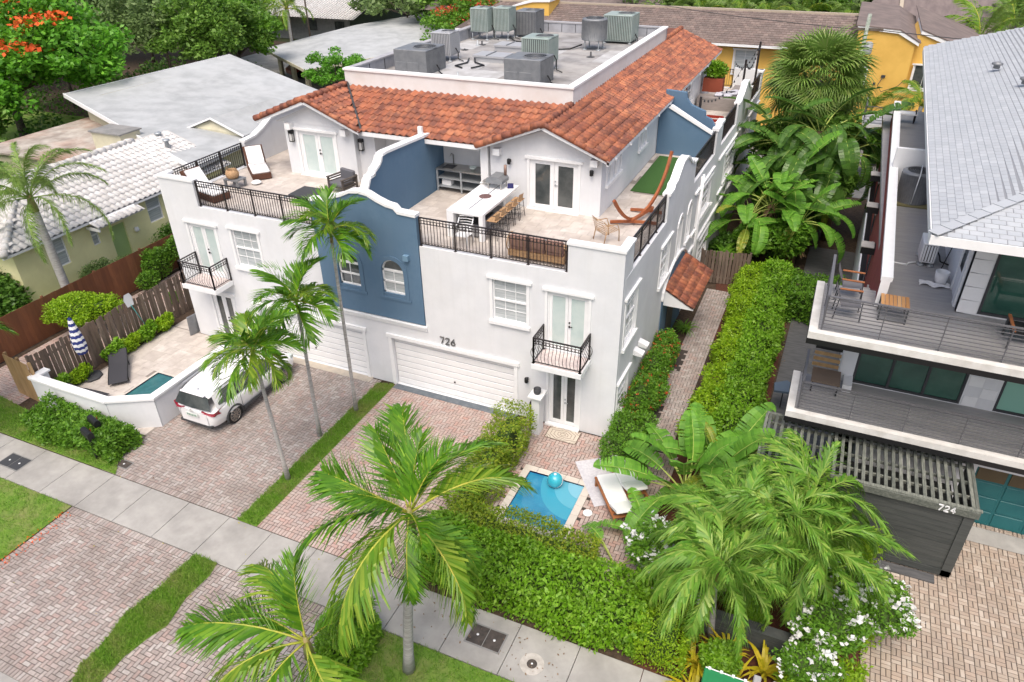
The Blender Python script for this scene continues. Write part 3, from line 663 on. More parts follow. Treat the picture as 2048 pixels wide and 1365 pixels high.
def railing(par, p0, p1, zb, h, panel=1.3, belly=0.0, rings=True, m=IRON, name='railing', nb=None, out=(0,-1,0)):
    """wrought iron railing p0->p1 (x,y): posts, rails, balusters as sub-parts, ring bands"""
    a, c = Vector((*p0,0)), Vector((*p1,0)); L = (c-a).length; U = (c-a)/L; out = Vector(out)
    Pt = lambda s, z, d=0: a+U*s+out*d+Vector((0,0,z))
    b = MB(); b.bar(Pt(0,zb+h), Pt(L,zb+h), .05,.035); b.bar(Pt(0,zb+.07), Pt(L,zb+.07), .03,.02)
    if rings: b.bar(Pt(0,zb+h-.20), Pt(L,zb+h-.20), .025,.014); b.bar(Pt(0,zb+h-.09), Pt(L,zb+h-.09), .02,.012)
    r = b.build(name, m, par)
    npan = max(1, round(L/panel))
    for i in range(npan+1):
        s = L*i/npan; MB().bar(Pt(s,zb-.02), Pt(s,zb+h+.015), .045).bar(Pt(s,zb),Pt(s,zb+.015),.09,.09,up=U).build('post', m, r)
    n = nb or int(L/.115)
    for i in range(n):
        s = L*(i+.5)/n
        b = MB()
        if belly:
            pts = [Pt(s, zb+.07+(h-.07)*q, belly*math.sin(PI*min(1,q/.62))**1.0*(1 if q<.62 else 0)) for q in (0,.1,.2,.31,.42,.52,.62,1)]
            b.tube(pts, .009, 4, smooth=False)
        else: b.bar(Pt(s,zb+.07), Pt(s,zb+h), .016)
        b.build('baluster', m, r)
    if rings:
        b = MB()
        for i in range(n):
            s = L*(i)/n+L/n
            if s > L-.03: break
            b.ring(Pt(s, zb+h-.145), .05, .008, U, (0,0,1), 10, 3)
            if not belly: b.ring(Pt(s, zb+.115), .035, .008, U, (0,0,1), 8, 3)
        o = b.build('ring_band', m, r)
        o['kind'] = 'stuff'
    return r
def wallcap(b, F, u0,u1,z, d0=-.24,d1=.04,h=.09): b.box(u0,d0,z,u1,d1,z+h,F)

# ================================================================== main white town house
H = thing('townhouse', 'large white stucco twin town house with blue centre bay and orange tiled roof', 'house', (-9.19,0,0))
FF = frame((0,0,0),(1,0,0),(0,-1,0))            # front: a = x, d outward (-y)
holes = [(-8.55,-3.62,-.01,2.12),(-14.78,-9.83,-.01,2.12),(-2.34,-1.26,.06,2.30),(-17.12,-16.04,.06,2.30),
         (-2.42,-1.05,3.12,5.28),(-17.42,-16.06,3.12,5.28),(-4.36,-3.14,3.80,5.34),(-15.24,-14.02,3.80,5.34)]
lo = [h for h in holes if h[3] < 2.5]; hi = [h for h in holes if h[2] > 2.5]
b = MB(); wall(b, FF, -18.38,0,0,2.9,lo); b.build('wall', W_STUCCO, H)
b = MB(); wall(b, FF, -18.38,-11.28,2.9,6.0,[h for h in hi if h[1] < -11]); b.build('wall', W_STUCCO, H)
b = MB(); wall(b, FF, -7.02,0,2.9,6.0,[h for h in hi if h[0] > -8]); b.build('wall', W_STUCCO, H)
# blue centre bay, set 3 cm proud
def arch_pts(x0,x1,z0,zs,n=10):
    r = (x1-x0)/2; cx = (x0+x1)/2
    return [(x0,z0)]+[(cx-r*math.cos(PI*i/n), zs+r*math.sin(PI*i/n)) for i in range(n+1)]+[(x1,z0)]
AW = [(-10.45,-9.55),(-8.62,-7.72)]; AZ0, AZS = 3.98, 4.85
b = MB(); wall(b, FF, -11.26,-7.04,2.95,6.95,[(AW[0][0],AW[0][1],AZ0,AZS+.45),(AW[1][0],AW[1][1],AZ0,AZS+.45)],th=.22,d=.03)
for x0,x1 in AW:                                # spandrels that make the arched heads
    r = (x1-x0)/2; cx = (x0+x1)/2
    for s in (-1,1):
        pts = [(cx+s*r,AZS)]+[(cx+s*r*math.cos(PI*i/16), AZS+r*math.sin(PI*i/16)) for i in range(1,9)]+[(cx,AZS+.45),(cx+s*r,AZS+.45)]
        b.prism(pts, .028,-.16, FF)
top = [(-11.26,6.95),(-7.04,6.95),(-7.04,7.02),(-7.72,7.05),(-7.86,7.2),(-8.15,7.24),(-8.5,7.36),(-8.85,7.52),(-9.19,7.56),(-9.53,7.52),(-9.88,7.36),(-10.23,7.24),(-10.52,7.2),(-10.66,7.05),(-11.26,7.02)]
b.prism(top, .03,-.19, FF)
b.build('blue_bay_wall', BLUE, H)
capl = top[2:]
b = MB()
for p, q in zip(capl, capl[1:]):
    b.prism([p,q,(q[0],q[1]+.10),(p[0],p[1]+.10)], .07,-.25, FF)
b.build('parapet_cap', W_TRIM, H)
b = MB()
for i, (z, d) in enumerate(((2.90,.10),(2.83,.075),(2.76,.05))): b.box(-11.34,0.001,z-.05,-6.96,d,z,FF)
b.each('bay_ledge_moulding', W_TRIM, H)
for x0,x1 in AW:
    o = MB(); r = (x1-x0)/2-.04; cx = (x0+x1)/2
    for q in ((x0,x0+.05,AZ0,AZS),(x1-.05,x1,AZ0,AZS),(x0,x1,AZ0,AZ0+.06),(x0,x1,AZS-.03,AZS+.05),(x0,x1,AZ0+.42,AZ0+.48)): o.box(q[0],-.1,q[2],q[1],-.03,q[3],FF)
    o.box(cx-.012,-.09,AZ0,cx+.012,-.04,AZS,FF)
    N = 12
    for i in range(N):
        a, c = PI*i/N, PI*(i+1)/N; R0, R1 = (x1-x0)/2, (x1-x0)/2-.055
        o.prism([(cx-R0*math.cos(a),AZS+R0*math.sin(a)),(cx-R0*math.cos(c),AZS+R0*math.sin(c)),(cx-R1*math.cos(c),AZS+R1*math.sin(c)),(cx-R1*math.cos(a),AZS+R1*math.sin(a))],-.03,-.1,FF)
    o = o.build('arched_window', W_TRIM, H)
    pts = arch_pts(x0+.03,x1-.03,AZS,AZS)
    MB().add([FF(a,-.075,c) for a,c in pts], [tuple(range(len(pts)))]).build('pane', GLASS_D, o)
    for za,zb in ((AZ0,AZ0+.45),(AZ0+.45,AZS)):
        for u0,u1 in ((x0+.03,cx),(cx,x1-.03)): MB().add([FF(u0,-.075,za),FF(u1,-.075,za),FF(u1,-.075,zb),FF(u0,-.075,zb)],[(0,1,2,3)]).build('pane', GLASS_B if x0 > -9 else GLASS_D, o)
    o = MB(); s = .16                            # raised blue surround
    for q in ((x0-s,x0,AZ0-.14,AZS),(x1,x1+s,AZ0-.14,AZS),(x0-s-.05,x1+s+.05,AZ0-.24,AZ0-.14)): o.box(q[0],.03,q[2],q[1],.06,q[3],FF)
    for i in range(N):
        a, c = PI*i/N, PI*(i+1)/N; R0, R1 = (x1-x0)/2+s, (x1-x0)/2
        o.prism([(cx-R0*math.cos(a),AZS+R0*math.sin(a)),(cx-R0*math.cos(c),AZS+R0*math.sin(c)),(cx-R1*math.cos(c),AZS+R1*math.sin(c)),(cx-R1*math.cos(a),AZS+R1*math.sin(a))],.06,.03,FF)
    o.build('window_surround', BLUE, H)
MB().box(-7.62,.03,5.42,-7.42,.16,5.62,FF).build('wall_vent', mat('blue_vent',(0.16,0.27,0.38),.6), H)
# garage doors, each of raised panels
for x0,x1 in ((-8.55,-3.62),(-14.78,-9.83)):
    b = MB(); b.box(x0-.13,0,0.0,x0,.04,2.12,FF).box(x1,0,0,x1+.13,.04,2.12,FF).box(x0-.2,0,2.12,x1+.2,.07,2.26,FF); b.each('garage_surround', W_TRIM, H)
    g = MB().box(x0,-.2,0.0,x1,-.17,2.12,FF).build('garage_door', mat('garage_grey',(0.58,0.59,0.60),.7), H)
    for j in range(8):
        MB().box(x0+.02,-.17,.03+j*.262,x1-.02,-.14,.03+j*.262+.232,FF).build('panel', W_TRIM, g, bevel=.012)
    MB().box((x0+x1)/2-.03,-.145,.62,(x0+x1)/2+.03,-.115,.68,FF).build('handle', IRON, g)
# house number above the garage
def digits(txt, F, a, z, s, m, par, dp=.035, name='house_number'):
    G = {'7':[[(0,1),(.62,1),(.22,0)]], '2':[[(.03,.78),(.12,.95),(.32,1),(.52,.93),(.58,.74),(.48,.52),(0,0),(.62,0)]],
         '6':[[(.50,1),(.2,.66),(.03,.36),(.06,.12),(.3,0),(.54,.1),(.6,.32),(.5,.55),(.3,.62),(.1,.5)]], '4':[[(.42,0),(.42,1),(0,.32),(.64,.32)]]}
    for i, ch in enumerate(txt):
        b = MB()
        for pl in G[ch]:
            for p, q in zip(pl, pl[1:]):
                b.bar(F(a+i*s*.86+p[0]*s, dp, z+p[1]*s*1.05), F(a+i*s*.86+q[0]*s, dp, z+q[1]*s*1.05), .035*s/.25*1.1)
        b.build(name, m, par)
digits('726', FF, -6.47, 2.36, .25, mat('number_grey',(0.13,0.13,0.13),.5), H)
# french doors and windows on the front
french(H, FF, -2.34,-1.26,.06,2.30, GLASS_D, handle=GLV); french(H, FF, -17.12,-16.04,.06,2.30, GLASS_D)
french(H, FF, -2.42,-1.05,3.12,5.28, step=False); french(H, FF, -17.42,-16.06,3.12,5.28, step=False)
window(H, FF, -4.36,-3.14,3.80,5.34); window(H, FF, -15.24,-14.02,3.80,5.34)
# parapets at the corners, white caps, low curb under railings
ZR = 6.0
b = MB()
for x0,x1 in ((-18.38,-16.62),(-1.78,0)): b.box(x0,-.2,ZR,x1,0,6.95,FF)
for y0,y1 in ((0.2,1.0),):
    b.box(-.2,y0,ZR,0,y1,6.95); b.box(-18.38,.2,ZR,-18.18,.55,6.95)
b.each('corner_parapet', W_STUCCO, H)
b = MB(); wallcap(b, FF, -18.42,-16.58,6.95); wallcap(b, FF, -1.82,.04,6.95); b.box(-.24,.24,6.952,.04,1.04,7.04); b.box(-18.42,.24,6.952,-18.14,.6,7.04)
b.each('parapet_cap', W_TRIM, H)
railing(H, (-16.56,-.02+.1),(-11.34,.08), ZR, 1.0); railing(H, (-6.98,.08),(-1.84,.08), ZR, 1.0)
# terrace floor: travertine pieces
def paved_part(name, par, x0,x1,y0,y1,z, m, skip=None, u=.4, limit=300):
    o = MB().box(x0,y0,z-.2,x1,y1,z-.006).build(name, JOINT2, par)
    R = ashlar(x0,x1,y0,y1,z-.006,u)
    if skip: R = [r for r in R if not skip(r[0],r[1])]
    pieces('floor_tile', R, None, lambda b,*a: slab_piece(b,*a,h=.006,c=.003), m, o, limit=limit); return o
ZF = 5.96
paved_part('terrace_floor', H, -18.18,-9.3,.2,5.75,ZF, TRAV, skip=lambda x,y: False)
paved_part('terrace_floor', H, -9.1,-.05,.2,5.75,ZF, TRAV)
paved_part('terrace_floor', H, -2.25,.0,5.75,26.5,ZF, TRAV, skip=lambda x,y: -2.0<x<-.15 and 7.75<y<12.35)
MB().box(-18.18,5.75,5.7,-15.7,22,ZF).build('terrace_floor_side', TRAV, H)
# artificial turf on the side terrace
MB().box(-1.98,7.7,ZF+.001,-.22,12.4,ZF+.03).build('turf_carpet', TURF, H)
# divider wall between the two terraces
XD = -9.2
DW = lambda a,d,z: Vector((XD+d, a, z))
prof = [(.18,7.5),(.5,7.72),(.62,7.86),(.66,8.0),(.95,8.02),(1.05,8.12),(1.28,8.22),(1.42,8.36),(1.5,8.5),(1.9,8.5),(5.6,7.92)]
prof = [(.18,7.3),(.35,7.45),(.55,7.72),(.62,7.85),(.9,7.87),(.95,7.98),(1.2,8.08),(1.38,8.22),(1.46,8.38),(1.75,8.40),(4.75,8.22)]
b = MB(); b.prism([(.18,5.9)]+prof+[(4.75,5.9)], -.1,.1, DW); b.box(XD-.1,4.75,5.9,XD+.1,5.75,8.0); b.build('blue_divider_wall', BLUE, H)
b = MB()
for p, q in zip(prof, prof[1:]):
    n_ = Vector((-(q[1]-p[1]), q[0]-p[0])).normalized()*.09
    b.prism([p,q,(q[0]+n_.x,q[1]+n_.y),(p[0]+n_.x,p[1]+n_.y)], -.15,.15, DW)
b.build('parapet_cap', W_TRIM, H)
MB().box(XD-.103,.25,5.96,XD-.1,4.7,7.3).build('divider_wall_paint', W_STUCCO, H)
# upper storey
FU = frame((0,4.68,0),(1,0,0),(0,-1,0))
b = MB(); wall(b, FU, -6.55,-2.27,5.9,8.1,[(-4.98,-3.12,5.97,7.83)]); b.prism([(-6.55,8.1),(-2.27,8.1),(-4.35,8.92)],-.0,-.2,FU)
b.build('upper_wall', W_STUCCO, H)
b = MB(); wall(b, FU, -15.72,-12.72,5.9,8.1,[(-15.25,-13.45,5.97,7.83)]); b.prism([(-16.3,8.1),(-12.3,8.1),(-14.35,8.9)],.02,-.2,FU)
b.box(-15.92,4.68,5.9,-15.72,22,8.2); b.box(-12.72,4.68,5.9,-12.52,5.0,8.1); b.box(-12.52,4.95,5.9,-11.75,5.15,8.2); b.box(-11.95,5.15,5.9,-11.75,5.75,8.2)
b.build('upper_wall', W_STUCCO, H)
b = MB(); b.box(-11.95,5.75,5.9,-6.55,5.95,8.5); b.box(-6.75,4.9,5.9,-6.55,5.75,8.2); b.build('alcove_wall', W_STUCCO, H)
MB().box(-6.93,4.62,5.96,-6.63,4.92,8.15).build('column', W_TRIM, H)
FS = frame((-2.27,0,0),(0,1,0),(1,0,0))          # upper side wall facing right
up_holes = [(5.35,5.75,7.0,7.75),(6.0,6.4,7.0,7.75),(6.65,7.05,7.0,7.75),(9.7,10.1,7.0,7.7),(10.35,10.75,7.0,7.7),(17.3,19.9,6.7,7.75)]
b = MB(); wall(b, FS, 4.88,25.6,5.9,8.15,up_holes); b.build('upper_wall', W_STUCCO, H)
for h in up_holes: window(H, FS, *h, cols=1 if h[1]-h[0] < 1 else 4, rows=2, glass=GLASS_B if h[0] < 17 else GLASS_D, surround=True, head=True)
french(H, FU, -4.98,-3.12,5.97,7.83, GLASS_D, handle=GLV, stile=.2); french(H, FU, -15.25,-13.45,5.97,7.83, GLASS_F, stile=.16)
# gable bargeboards, eave fascia, beam ends
b = MB()
def rake(b, x0,z0,x1,z1,y,th=.06,h=.16): b.prism([(x0,z0),(x1,z1),(x1,z1+h),(x0,z0+h)], y, y+th, lambda a,d,z: Vector((a,d,z)))
for cx in (-4.35,-14.38):
    rake(b, cx-2.5,8.06,cx,9.02,4.2); rake(b, cx,9.02,cx+2.45,8.06,4.2)
b.box(-11.9,4.36,8.0,-6.85,4.42,8.16); b.box(-1.97,4.2,8.03,-1.9,25.7,8.16)
b.build('fascia', W_TRIM, H)
b = MB(); b.box(-12.0,4.42,8.02,-6.8,5.75,8.06); b.each('soffit', W_TRIM, H)
b = MB()
for y in (5.0,6.9,9.0,11.1,13.2,15.3,17.4,19.5,21.6,23.7): b.box(-2.27,y,8.0,-1.86,y+.09,8.08)
b.each('rafter_tail', W_TRIM, H)
b = MB()
for x in (-6.2,-2.5,-15.55,-12.85): b.box(x-.13,4.42,7.86,x+.13,4.68,8.1)
b.each('corbel', W_TRIM, H)
MB().box(-9.33,4.3,8.1,-9.17,4.42,8.62).build('vent_post', W_TRIM, H)
# tiled roof
RF = MB()
def RFq(*p): RF.add(p, [tuple(range(len(p)))])
EZ, KZ = 8.16, 9.16
kx, lx = -4.35, -14.38
RFq((kx,4.15,KZ),(-1.9,4.15,EZ),(-1.9,25.8,EZ),(kx,25.8,KZ)); RFq((kx,4.15,KZ),(kx-2.5,4.15,EZ),(kx-2.5,4.4,EZ),(kx,7.3,KZ)); 
RFq((kx-2.5,4.4,EZ),(kx,7.3,KZ),(lx,7.3,KZ),(lx+2.5,4.4,EZ)); RFq((lx,4.15,KZ),(lx+2.5,4.15,EZ),(lx+2.5,4.4,EZ),(lx,7.3,KZ)); RFq((lx,4.15,KZ),(lx-2.5,4.15,EZ),(lx-2.5,24,EZ),(lx,24,KZ))
RFq((kx,21.9,KZ),(kx,25.8,KZ),(lx,25.8,KZ),(lx,21.9,KZ))
ROOF = RF.build('roof', mat('roof_underlay',(0.16,0.06,0.04),.9), H)
def tile_mesh(w_, l_, n=8, h=.055):
    b = MB(); pr = []
    for i in range(n+1):
        t = i/n; z = h*math.sin(PI*t/.62) if t < .62 else -h*.28*math.sin(PI*(t-.62)/.38)
        pr.append((-w_/2+w_*t, z))
    for y, dz, sc in ((0,.035,1.0),(l_,.0,1.0)):
        b.v += [(x, y, z+dz) for x,z in pr]
    b.f += [(i,i+1,n+2+i,n+1+i) for i in range(n)]
    b.v += [(x, 0, z+.035-.022) for x,z in pr]
    b.f += [(i,2*(n+1)+i,2*(n+1)+i+1,i+1) for i in range(n)]
    b.m = [0]*len(b.f); b.sm = [True]*n+[False]*n
    return b
TW, TL = .30, .37
TB = tile_mesh(TW*1.02, TL*1.12); TILE_ME = TB.mesh('roof_tile', TILE)
tiles = []
def tile_plane(O, U, V, lenU, lenV, keep, off=0):
    O, U, V = Vector(O), Vector(U).normalized(), Vector(V).normalized(); Nn = U.cross(V)
    nu, nv = int(lenU/TW), int(lenV/TL)+1
    for j in range(nv):
        for i in range(nu+1):
            u, v = (i+.5)*TW, j*TL
            P = O+U*u+V*v
            if keep(P+V*TL*.5): tiles.append((P+Nn*.012, U, V, Nn))
s_ = math.hypot(2.45,1.0)
tile_plane((-1.88,4.18,EZ),(0,1,0),(-2.45,0,1.0),21.5,s_-.1,lambda P: P.x > kx+.02 and P.y < 25.8)
s2 = math.hypot(2.9,1.0)
tile_plane((lx-.05,4.36,EZ),(1,0,0),(0,2.9,1.0),10.4,s2-.1,lambda P: P.x < kx+.12-(7.3-P.y)*2.5/2.9 and P.x > lx-.02+(7.3-P.y)*2.5/2.9 and P.y < 7.25)
tile_plane((kx-2.52,7.4,EZ),(0,-1,0),(2.5,0,1.0),3.2,math.hypot(2.5,1)-.1,lambda P: P.x < kx-.02 and P.y > 4.15 and P.y < 4.62+(P.x-(kx-2.5))*2.9/2.5)
tile_plane((lx+2.52,4.18,EZ),(0,1,0),(-2.5,0,1.0),3.2,math.hypot(2.5,1)-.1,lambda P: P.x > lx+.02 and P.y < 4.4+((lx+2.5)-P.x)*2.9/2.5)
tile_plane((lx-2.52,24,EZ),(0,-1,0),(2.5,0,1.0),19.8,math.hypot(2.5,1)-.1,lambda P: P.x < lx-.02 and P.y > 4.15)
tiles.sort(key=lambda t: 0 if not inview(*t[0]) else -1/camdist(*t[0])**1)
for i, (P, U, V, Nn) in enumerate(tiles[:300]):
    o = bpy.data.objects.new('roof_tile', TILE_ME); COL.objects.link(o); o.parent = ROOF
    M = Matrix(((U.x,V.x,Nn.x,P.x),(U.y,V.y,Nn.y,P.y),(U.z,V.z,Nn.z,P.z),(0,0,0,1)))
    L_ = P-ORG[H.name]; M.translation = L_; o.matrix_local = M
b = MB()
for P, U, V, Nn in tiles[300:]:
    b.add([P+U*v[0]+V*v[1]+Nn*v[2] for v in TB.v], TB.f, False)
o = b.build('roof_tiles', TILE, ROOF); o['kind'] = 'stuff'
def ridge(pts, r=.13, step=.38, name='ridge_tile'):
    for p, q in zip(pts, pts[1:]):
        p, q = Vector(p), Vector(q); L_ = (q-p).length; n = max(1,int(L_/step)); d = (q-p)/L_
        for i in range(n):
            a, c = p+d*(i*L_/n), p+d*((i+1.12)*L_/n)
            MB().tube([a+Vector((0,0,.035)), c], [r*1.08, r*.92], 8).build(name, TILE, ROOF)
ridge([(kx,4.15,KZ+.02),(kx,7.2,KZ+.02)]); ridge([(kx-2.55,4.2,EZ+.04),(kx,4.2,KZ+.06)], .12); ridge([(lx,4.2,KZ+.02),(lx,7.2,KZ+.02)]); ridge([(lx-2.6,4.25,EZ+.04),(lx,4.25,KZ+.06)], .12)
ridge([(kx+.02,21.9,KZ+.03),(kx+.02,25.8,KZ+.03)]); ridge([(-1.95,4.24,EZ+.06),(kx,4.24,KZ+.06)], .09); ridge([(lx+2.4,4.24,EZ+.06),(lx,4.24,KZ+.06)], .09)
MB().tube([(lx+2.45,4.4,EZ+.08),(lx+.05,7.2,KZ+.08)],.05,6).build('valley_flashing', DGREY, H)
# flat roof with parapet
PX0,PX1,PY0,PY1 = -14.42,-4.28,7.2,21.94
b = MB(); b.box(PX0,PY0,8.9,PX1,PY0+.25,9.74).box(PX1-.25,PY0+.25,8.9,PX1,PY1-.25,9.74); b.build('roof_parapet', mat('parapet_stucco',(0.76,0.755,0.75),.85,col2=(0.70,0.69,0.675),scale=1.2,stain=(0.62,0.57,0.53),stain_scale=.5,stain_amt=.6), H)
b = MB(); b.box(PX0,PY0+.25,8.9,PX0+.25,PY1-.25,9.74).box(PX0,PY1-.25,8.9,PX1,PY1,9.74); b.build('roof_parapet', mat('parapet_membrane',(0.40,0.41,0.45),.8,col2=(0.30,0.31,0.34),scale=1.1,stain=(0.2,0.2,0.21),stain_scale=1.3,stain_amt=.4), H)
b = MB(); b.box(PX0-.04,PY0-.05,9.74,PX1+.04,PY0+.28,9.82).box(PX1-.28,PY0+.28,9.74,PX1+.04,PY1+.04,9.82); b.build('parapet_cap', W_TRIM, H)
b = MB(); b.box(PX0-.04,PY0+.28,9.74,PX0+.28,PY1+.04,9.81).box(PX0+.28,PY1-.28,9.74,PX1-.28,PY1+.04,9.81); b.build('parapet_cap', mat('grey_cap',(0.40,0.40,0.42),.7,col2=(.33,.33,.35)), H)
MB().box(PX0+.25,PY0+.25,9.2,PX1-.25,PY1-.25,9.27).build('flat_roof', ROOFG, H)
b = MB()
for i in range(1,12): b.box(PX0+.25,PY0+.3+i*1.2,9.3,PX0+.262,PY0+.34+i*1.2,9.72); b.box(PX0+.3+i*.8,PY1-.262,9.3,PX0+.33+i*.8,PY1-.25,9.72)
b.build('membrane_seam', DGREY, H)
# painted patches on the flat roof
for (x0,y0,x1,y1) in ((-13.6,9.0,-8.6,11.2),(-12.0,9.9,-10.2,13.0),(-9.6,15.2,-8.0,16.8),(-6.0,14.5,-4.9,17.5),(-13.9,15.5,-12.6,17.6)):
    MB().box(x0,y0,9.2701,x1,y1,9.2745+random.random()*.003).build('roof_patch', mat('white_roof_patch',(0.50,0.50,0.505),.8,col2=(0.36,0.355,0.35),scale=1.6,amt=.9), H)
for (x,y,s) in ((-10.4,13.3,1),(-10.6,16.0,1)):
    b = MB(); b.box(x-.75,y-.5,9.27,x+.75,y+.5,9.48).box(x-.8,y-.55,9.48,x+.8,y+.55,9.56); b.build('roof_hatch', LGREYM, H)
    MB().box(x-.1,y-.56,9.56,x-.06,y+.56,9.60).build('hatch_seam', GREYM, H)
b = MB()
for i in range(7):
    x, y = -12.6+i*.75+random.random(), 8.4+random.random()*1.2; b.lathe([(.1,0),(.06,.05),(.05,.16),(.0,.17)], (x,y,9.27), 8)
for q in [[(-11.5,13.0,9.35),(-11.2,12.2,9.33),(-11.4,11.4,9.33),(-10.9,11.1,9.33)],[(-11.3,13.2,9.5),(-10.9,12.4,9.33),(-10.2,11.9,9.33),(-10.5,11.2,9.33)],[(-8.4,9.4,9.33),(-9.3,9.1,9.33),(-10.2,9.3,9.33)],[(-7.6,17.8,9.4),(-7.9,16.9,9.33),(-8.6,16.5,9.33)],[(-12,18.7,9.4),(-11.3,18.0,9.33),(-10.6,18.1,9.33)]]: b.tube(q,.035,6)
b.build('roof_pipework', BLACK, H)
for i in range(16):
    x, y = random.uniform(PX0+.6,PX1-1.2), random.uniform(PY0+.6,PY1-1.5); MB().lathe([(random.uniform(.12,.3),0),(.1,.01),(.05,.02),(.04,random.uniform(.05,.3))],(x,y,9.275),8).build('roof_penetration', random.choice([LGREYM,DGREY,GLV]), H)
# side facade: turned one degree like the lot line
SD = .0175
FX = frame((0,0,0),(SD,1,0),(1,-SD,0))
side_holes = [(.45,1.75,3.45,5.2),(4.75,6.0,3.6,5.15),(.25,1.35,.85,2.15),(7.2,7.85,3.75,4.95),(8.75,9.4,3.75,4.95),(10.7,13.3,3.8,5.1),(16.6,19.2,3.75,5.05),(5.9,9.1,0.02,2.95),(12.2,14.2,1.0,2.4),(21.8,23.2,3.8,5.05)]
b = MB(); wall(b, FX, 0.2,26.6,0,6.0,side_holes); b.build('wall', W_STUCCO, H)
b = MB(); b.box(-18.38,.2,0,-18.18,26.5,6.0).box(-18.18,26.4,0,.4,26.6,6.0); b.build('wall', W_STUCCO, H)
for h in side_holes:
    if h[2] > .5:
        ar = h[1]-h[0] < .8
        window(H, FX, *h, cols=1 if ar else (5 if h[1]-h[0] > 2 else 3), rows=2 if ar else 4, glass=GLASS_B if h[0] < 10 else GLASS_D, sash=not ar, head=not ar)
        if ar:
            c_ = (h[0]+h[1])/2
            b = MB()
            for i in range(8):
                a, c = PI*i/8, PI*(i+1)/8; R0, R1 = .46,.33
                b.prism([(c_-R0*math.cos(a),4.95+R0*math.sin(a)),(c_-R0*math.cos(c),4.95+R0*math.sin(c)),(c_-R1*math.cos(c),4.95+R1*math.sin(c)),(c_-R1*math.cos(a),4.95+R1*math.sin(a))],.045,.0,FX)
            b.build('arch_moulding', W_TRIM, H)
# blue entry recess with tiled awning
pts = [(5.6,.02),(5.6,2.6)]+[(7.5-1.9*math.cos(PI*i/12), 2.6+.95*math.sin(PI*i/12)) for i in range(1,12)]+[(9.4,2.6),(9.4,.02)]
b = MB(); b.prism(pts,.03,-.0,FX); b.build('entry_arch_surround', BLUE, H)
b = MB()
arc = [(7.5-2.0*math.cos(PI*i/12), 2.6+1.05*math.sin(PI*i/12)) for i in range(13)]
for p,q in zip(arc,arc[1:]): b.prism([p,q,(q[0],q[1]+.07),(p[0],p[1]+.07)],.09,0,FX)
b.build('entry_arch_moulding', W_TRIM, H)
MB().box(6.6,.031,.02,7.7,.06,2.15,FX).build('side_door', DGREY, H)
AWN = MB(); AWN.add([FX(5.75,.04,3.0),FX(9.25,.04,3.0),FX(9.25,1.2,2.38),FX(5.75,1.2,2.38)],[(0,1,2,3)])
AWN = AWN.build('awning', mat('roof_underlay',(0.16,0.06,0.04),.9), H)
b = MB(); b.prism([(0.04,2.93),(1.2,2.3),(.04,2.3)],5.78,5.84,lambda a,d,z: FX(d,a,z)); b.prism([(0.04,2.93),(1.2,2.3),(.04,2.3)],9.16,9.22,lambda a,d,z: FX(d,a,z)); b.box(5.84,1.12,2.26,9.16,1.18,2.36,FX); b.each('awning_bracket', W_TRIM, H)
O_, U_, V_ = FX(5.75,1.22,2.385), FX(1,0,0)-FX(0,0,0), (FX(0,-1.16,.62)-FX(0,0,0)).normalized()
Nn = U_.cross(V_); Nn = Nn if Nn.z > 0 else -Nn
for j in range(4):
    for i in range(12):
        P = O_+U_*((i+.5)*.295)+V_*(j*.34)
        o = bpy.data.objects.new('roof_tile', TILE_ME); COL.objects.link(o); o.parent = AWN
        M = Matrix(((U_.x,V_.x,Nn.x,0),(U_.y,V_.y,Nn.y,0),(U_.z,V_.z,Nn.z,0),(0,0,0,1))); M.translation = P+Nn*.01-ORG[H.name]; o.matrix_local = M
# bands and gutters on the side
b = MB()
for q in ((9.8,13.6,5.36,5.44),(14.6,20.0,5.36,5.44),(21.2,26.4,5.36,5.44),(9.8,14.0,3.48,3.58),(15.5,20.0,3.4,3.5),(9.8,20.0,2.72,2.84)): b.box(q[0],0,q[2],q[1],.09,q[3],FX)
b.each('string_course', W_TRIM, H)
b = MB(); 
for y in (10.6,10.9): b.tube([FX(y,.08,5.9),FX(y,.08,0.2)],.05,8)
b.each('downpipe', W_TRIM, H)
b = MB()
for y in (1.9,2.5): b.prism([(.0,2.5),(.34,2.38),(.3,2.28),(0,2.3)], y,y+.3, lambda a,d,z: FX(d,a,z))
b.each('side_flood_light', W_TRIM, H)
# side parapets in mission scrolls, railings between
def mission(y0, y1, base=ZR):
    p = [(y0,base),(y0,6.95),(y0+.55,6.95),(y0+.65,7.1),(y0+.95,7.12)]
    m_ = (y0+y1)/2
    q = [(y0+1.25,7.3),(y0+1.6,7.5),(m_-.35,7.58),(m_,7.6)]
    half = p+q
    return half+[(y0+y1-a, z) for a, z in half[::-1]][1:]
for y0,y1 in ((5.05,9.35),(18.6,22.6)):
    pts = mission(y0,y1); b = MB(); b.prism(pts, 0,-.2, FX); b.build('scroll_parapet', W_STUCCO, H)
    b = MB()
    for p,q in zip(pts[1:-2],pts[2:-1]): b.prism([p,q,(q[0],q[1]+.09),(p[0],p[1]+.09)], .05,-.25, FX)
    b.build('parapet_cap', W_TRIM, H)
b = MB(); b.box(13.45,-.2,6.0,14.75,0,7.0,FX); b.box(26.1,-.2,6,26.6,0,7,FX); b.each('parapet_pier', W_STUCCO, H)
b = MB(); b.box(13.4,-.25,7.0,14.0,.05,7.12,FX); b.box(14.05,-.25,7.1,14.8,.05,7.22,FX); b.box(26.05,-.25,7.0,26.65,.05,7.1,FX); b.each('parapet_cap', W_TRIM, H)
def fx2(a,d=-.1): v = FX(a,d,0); return (v.x,v.y)
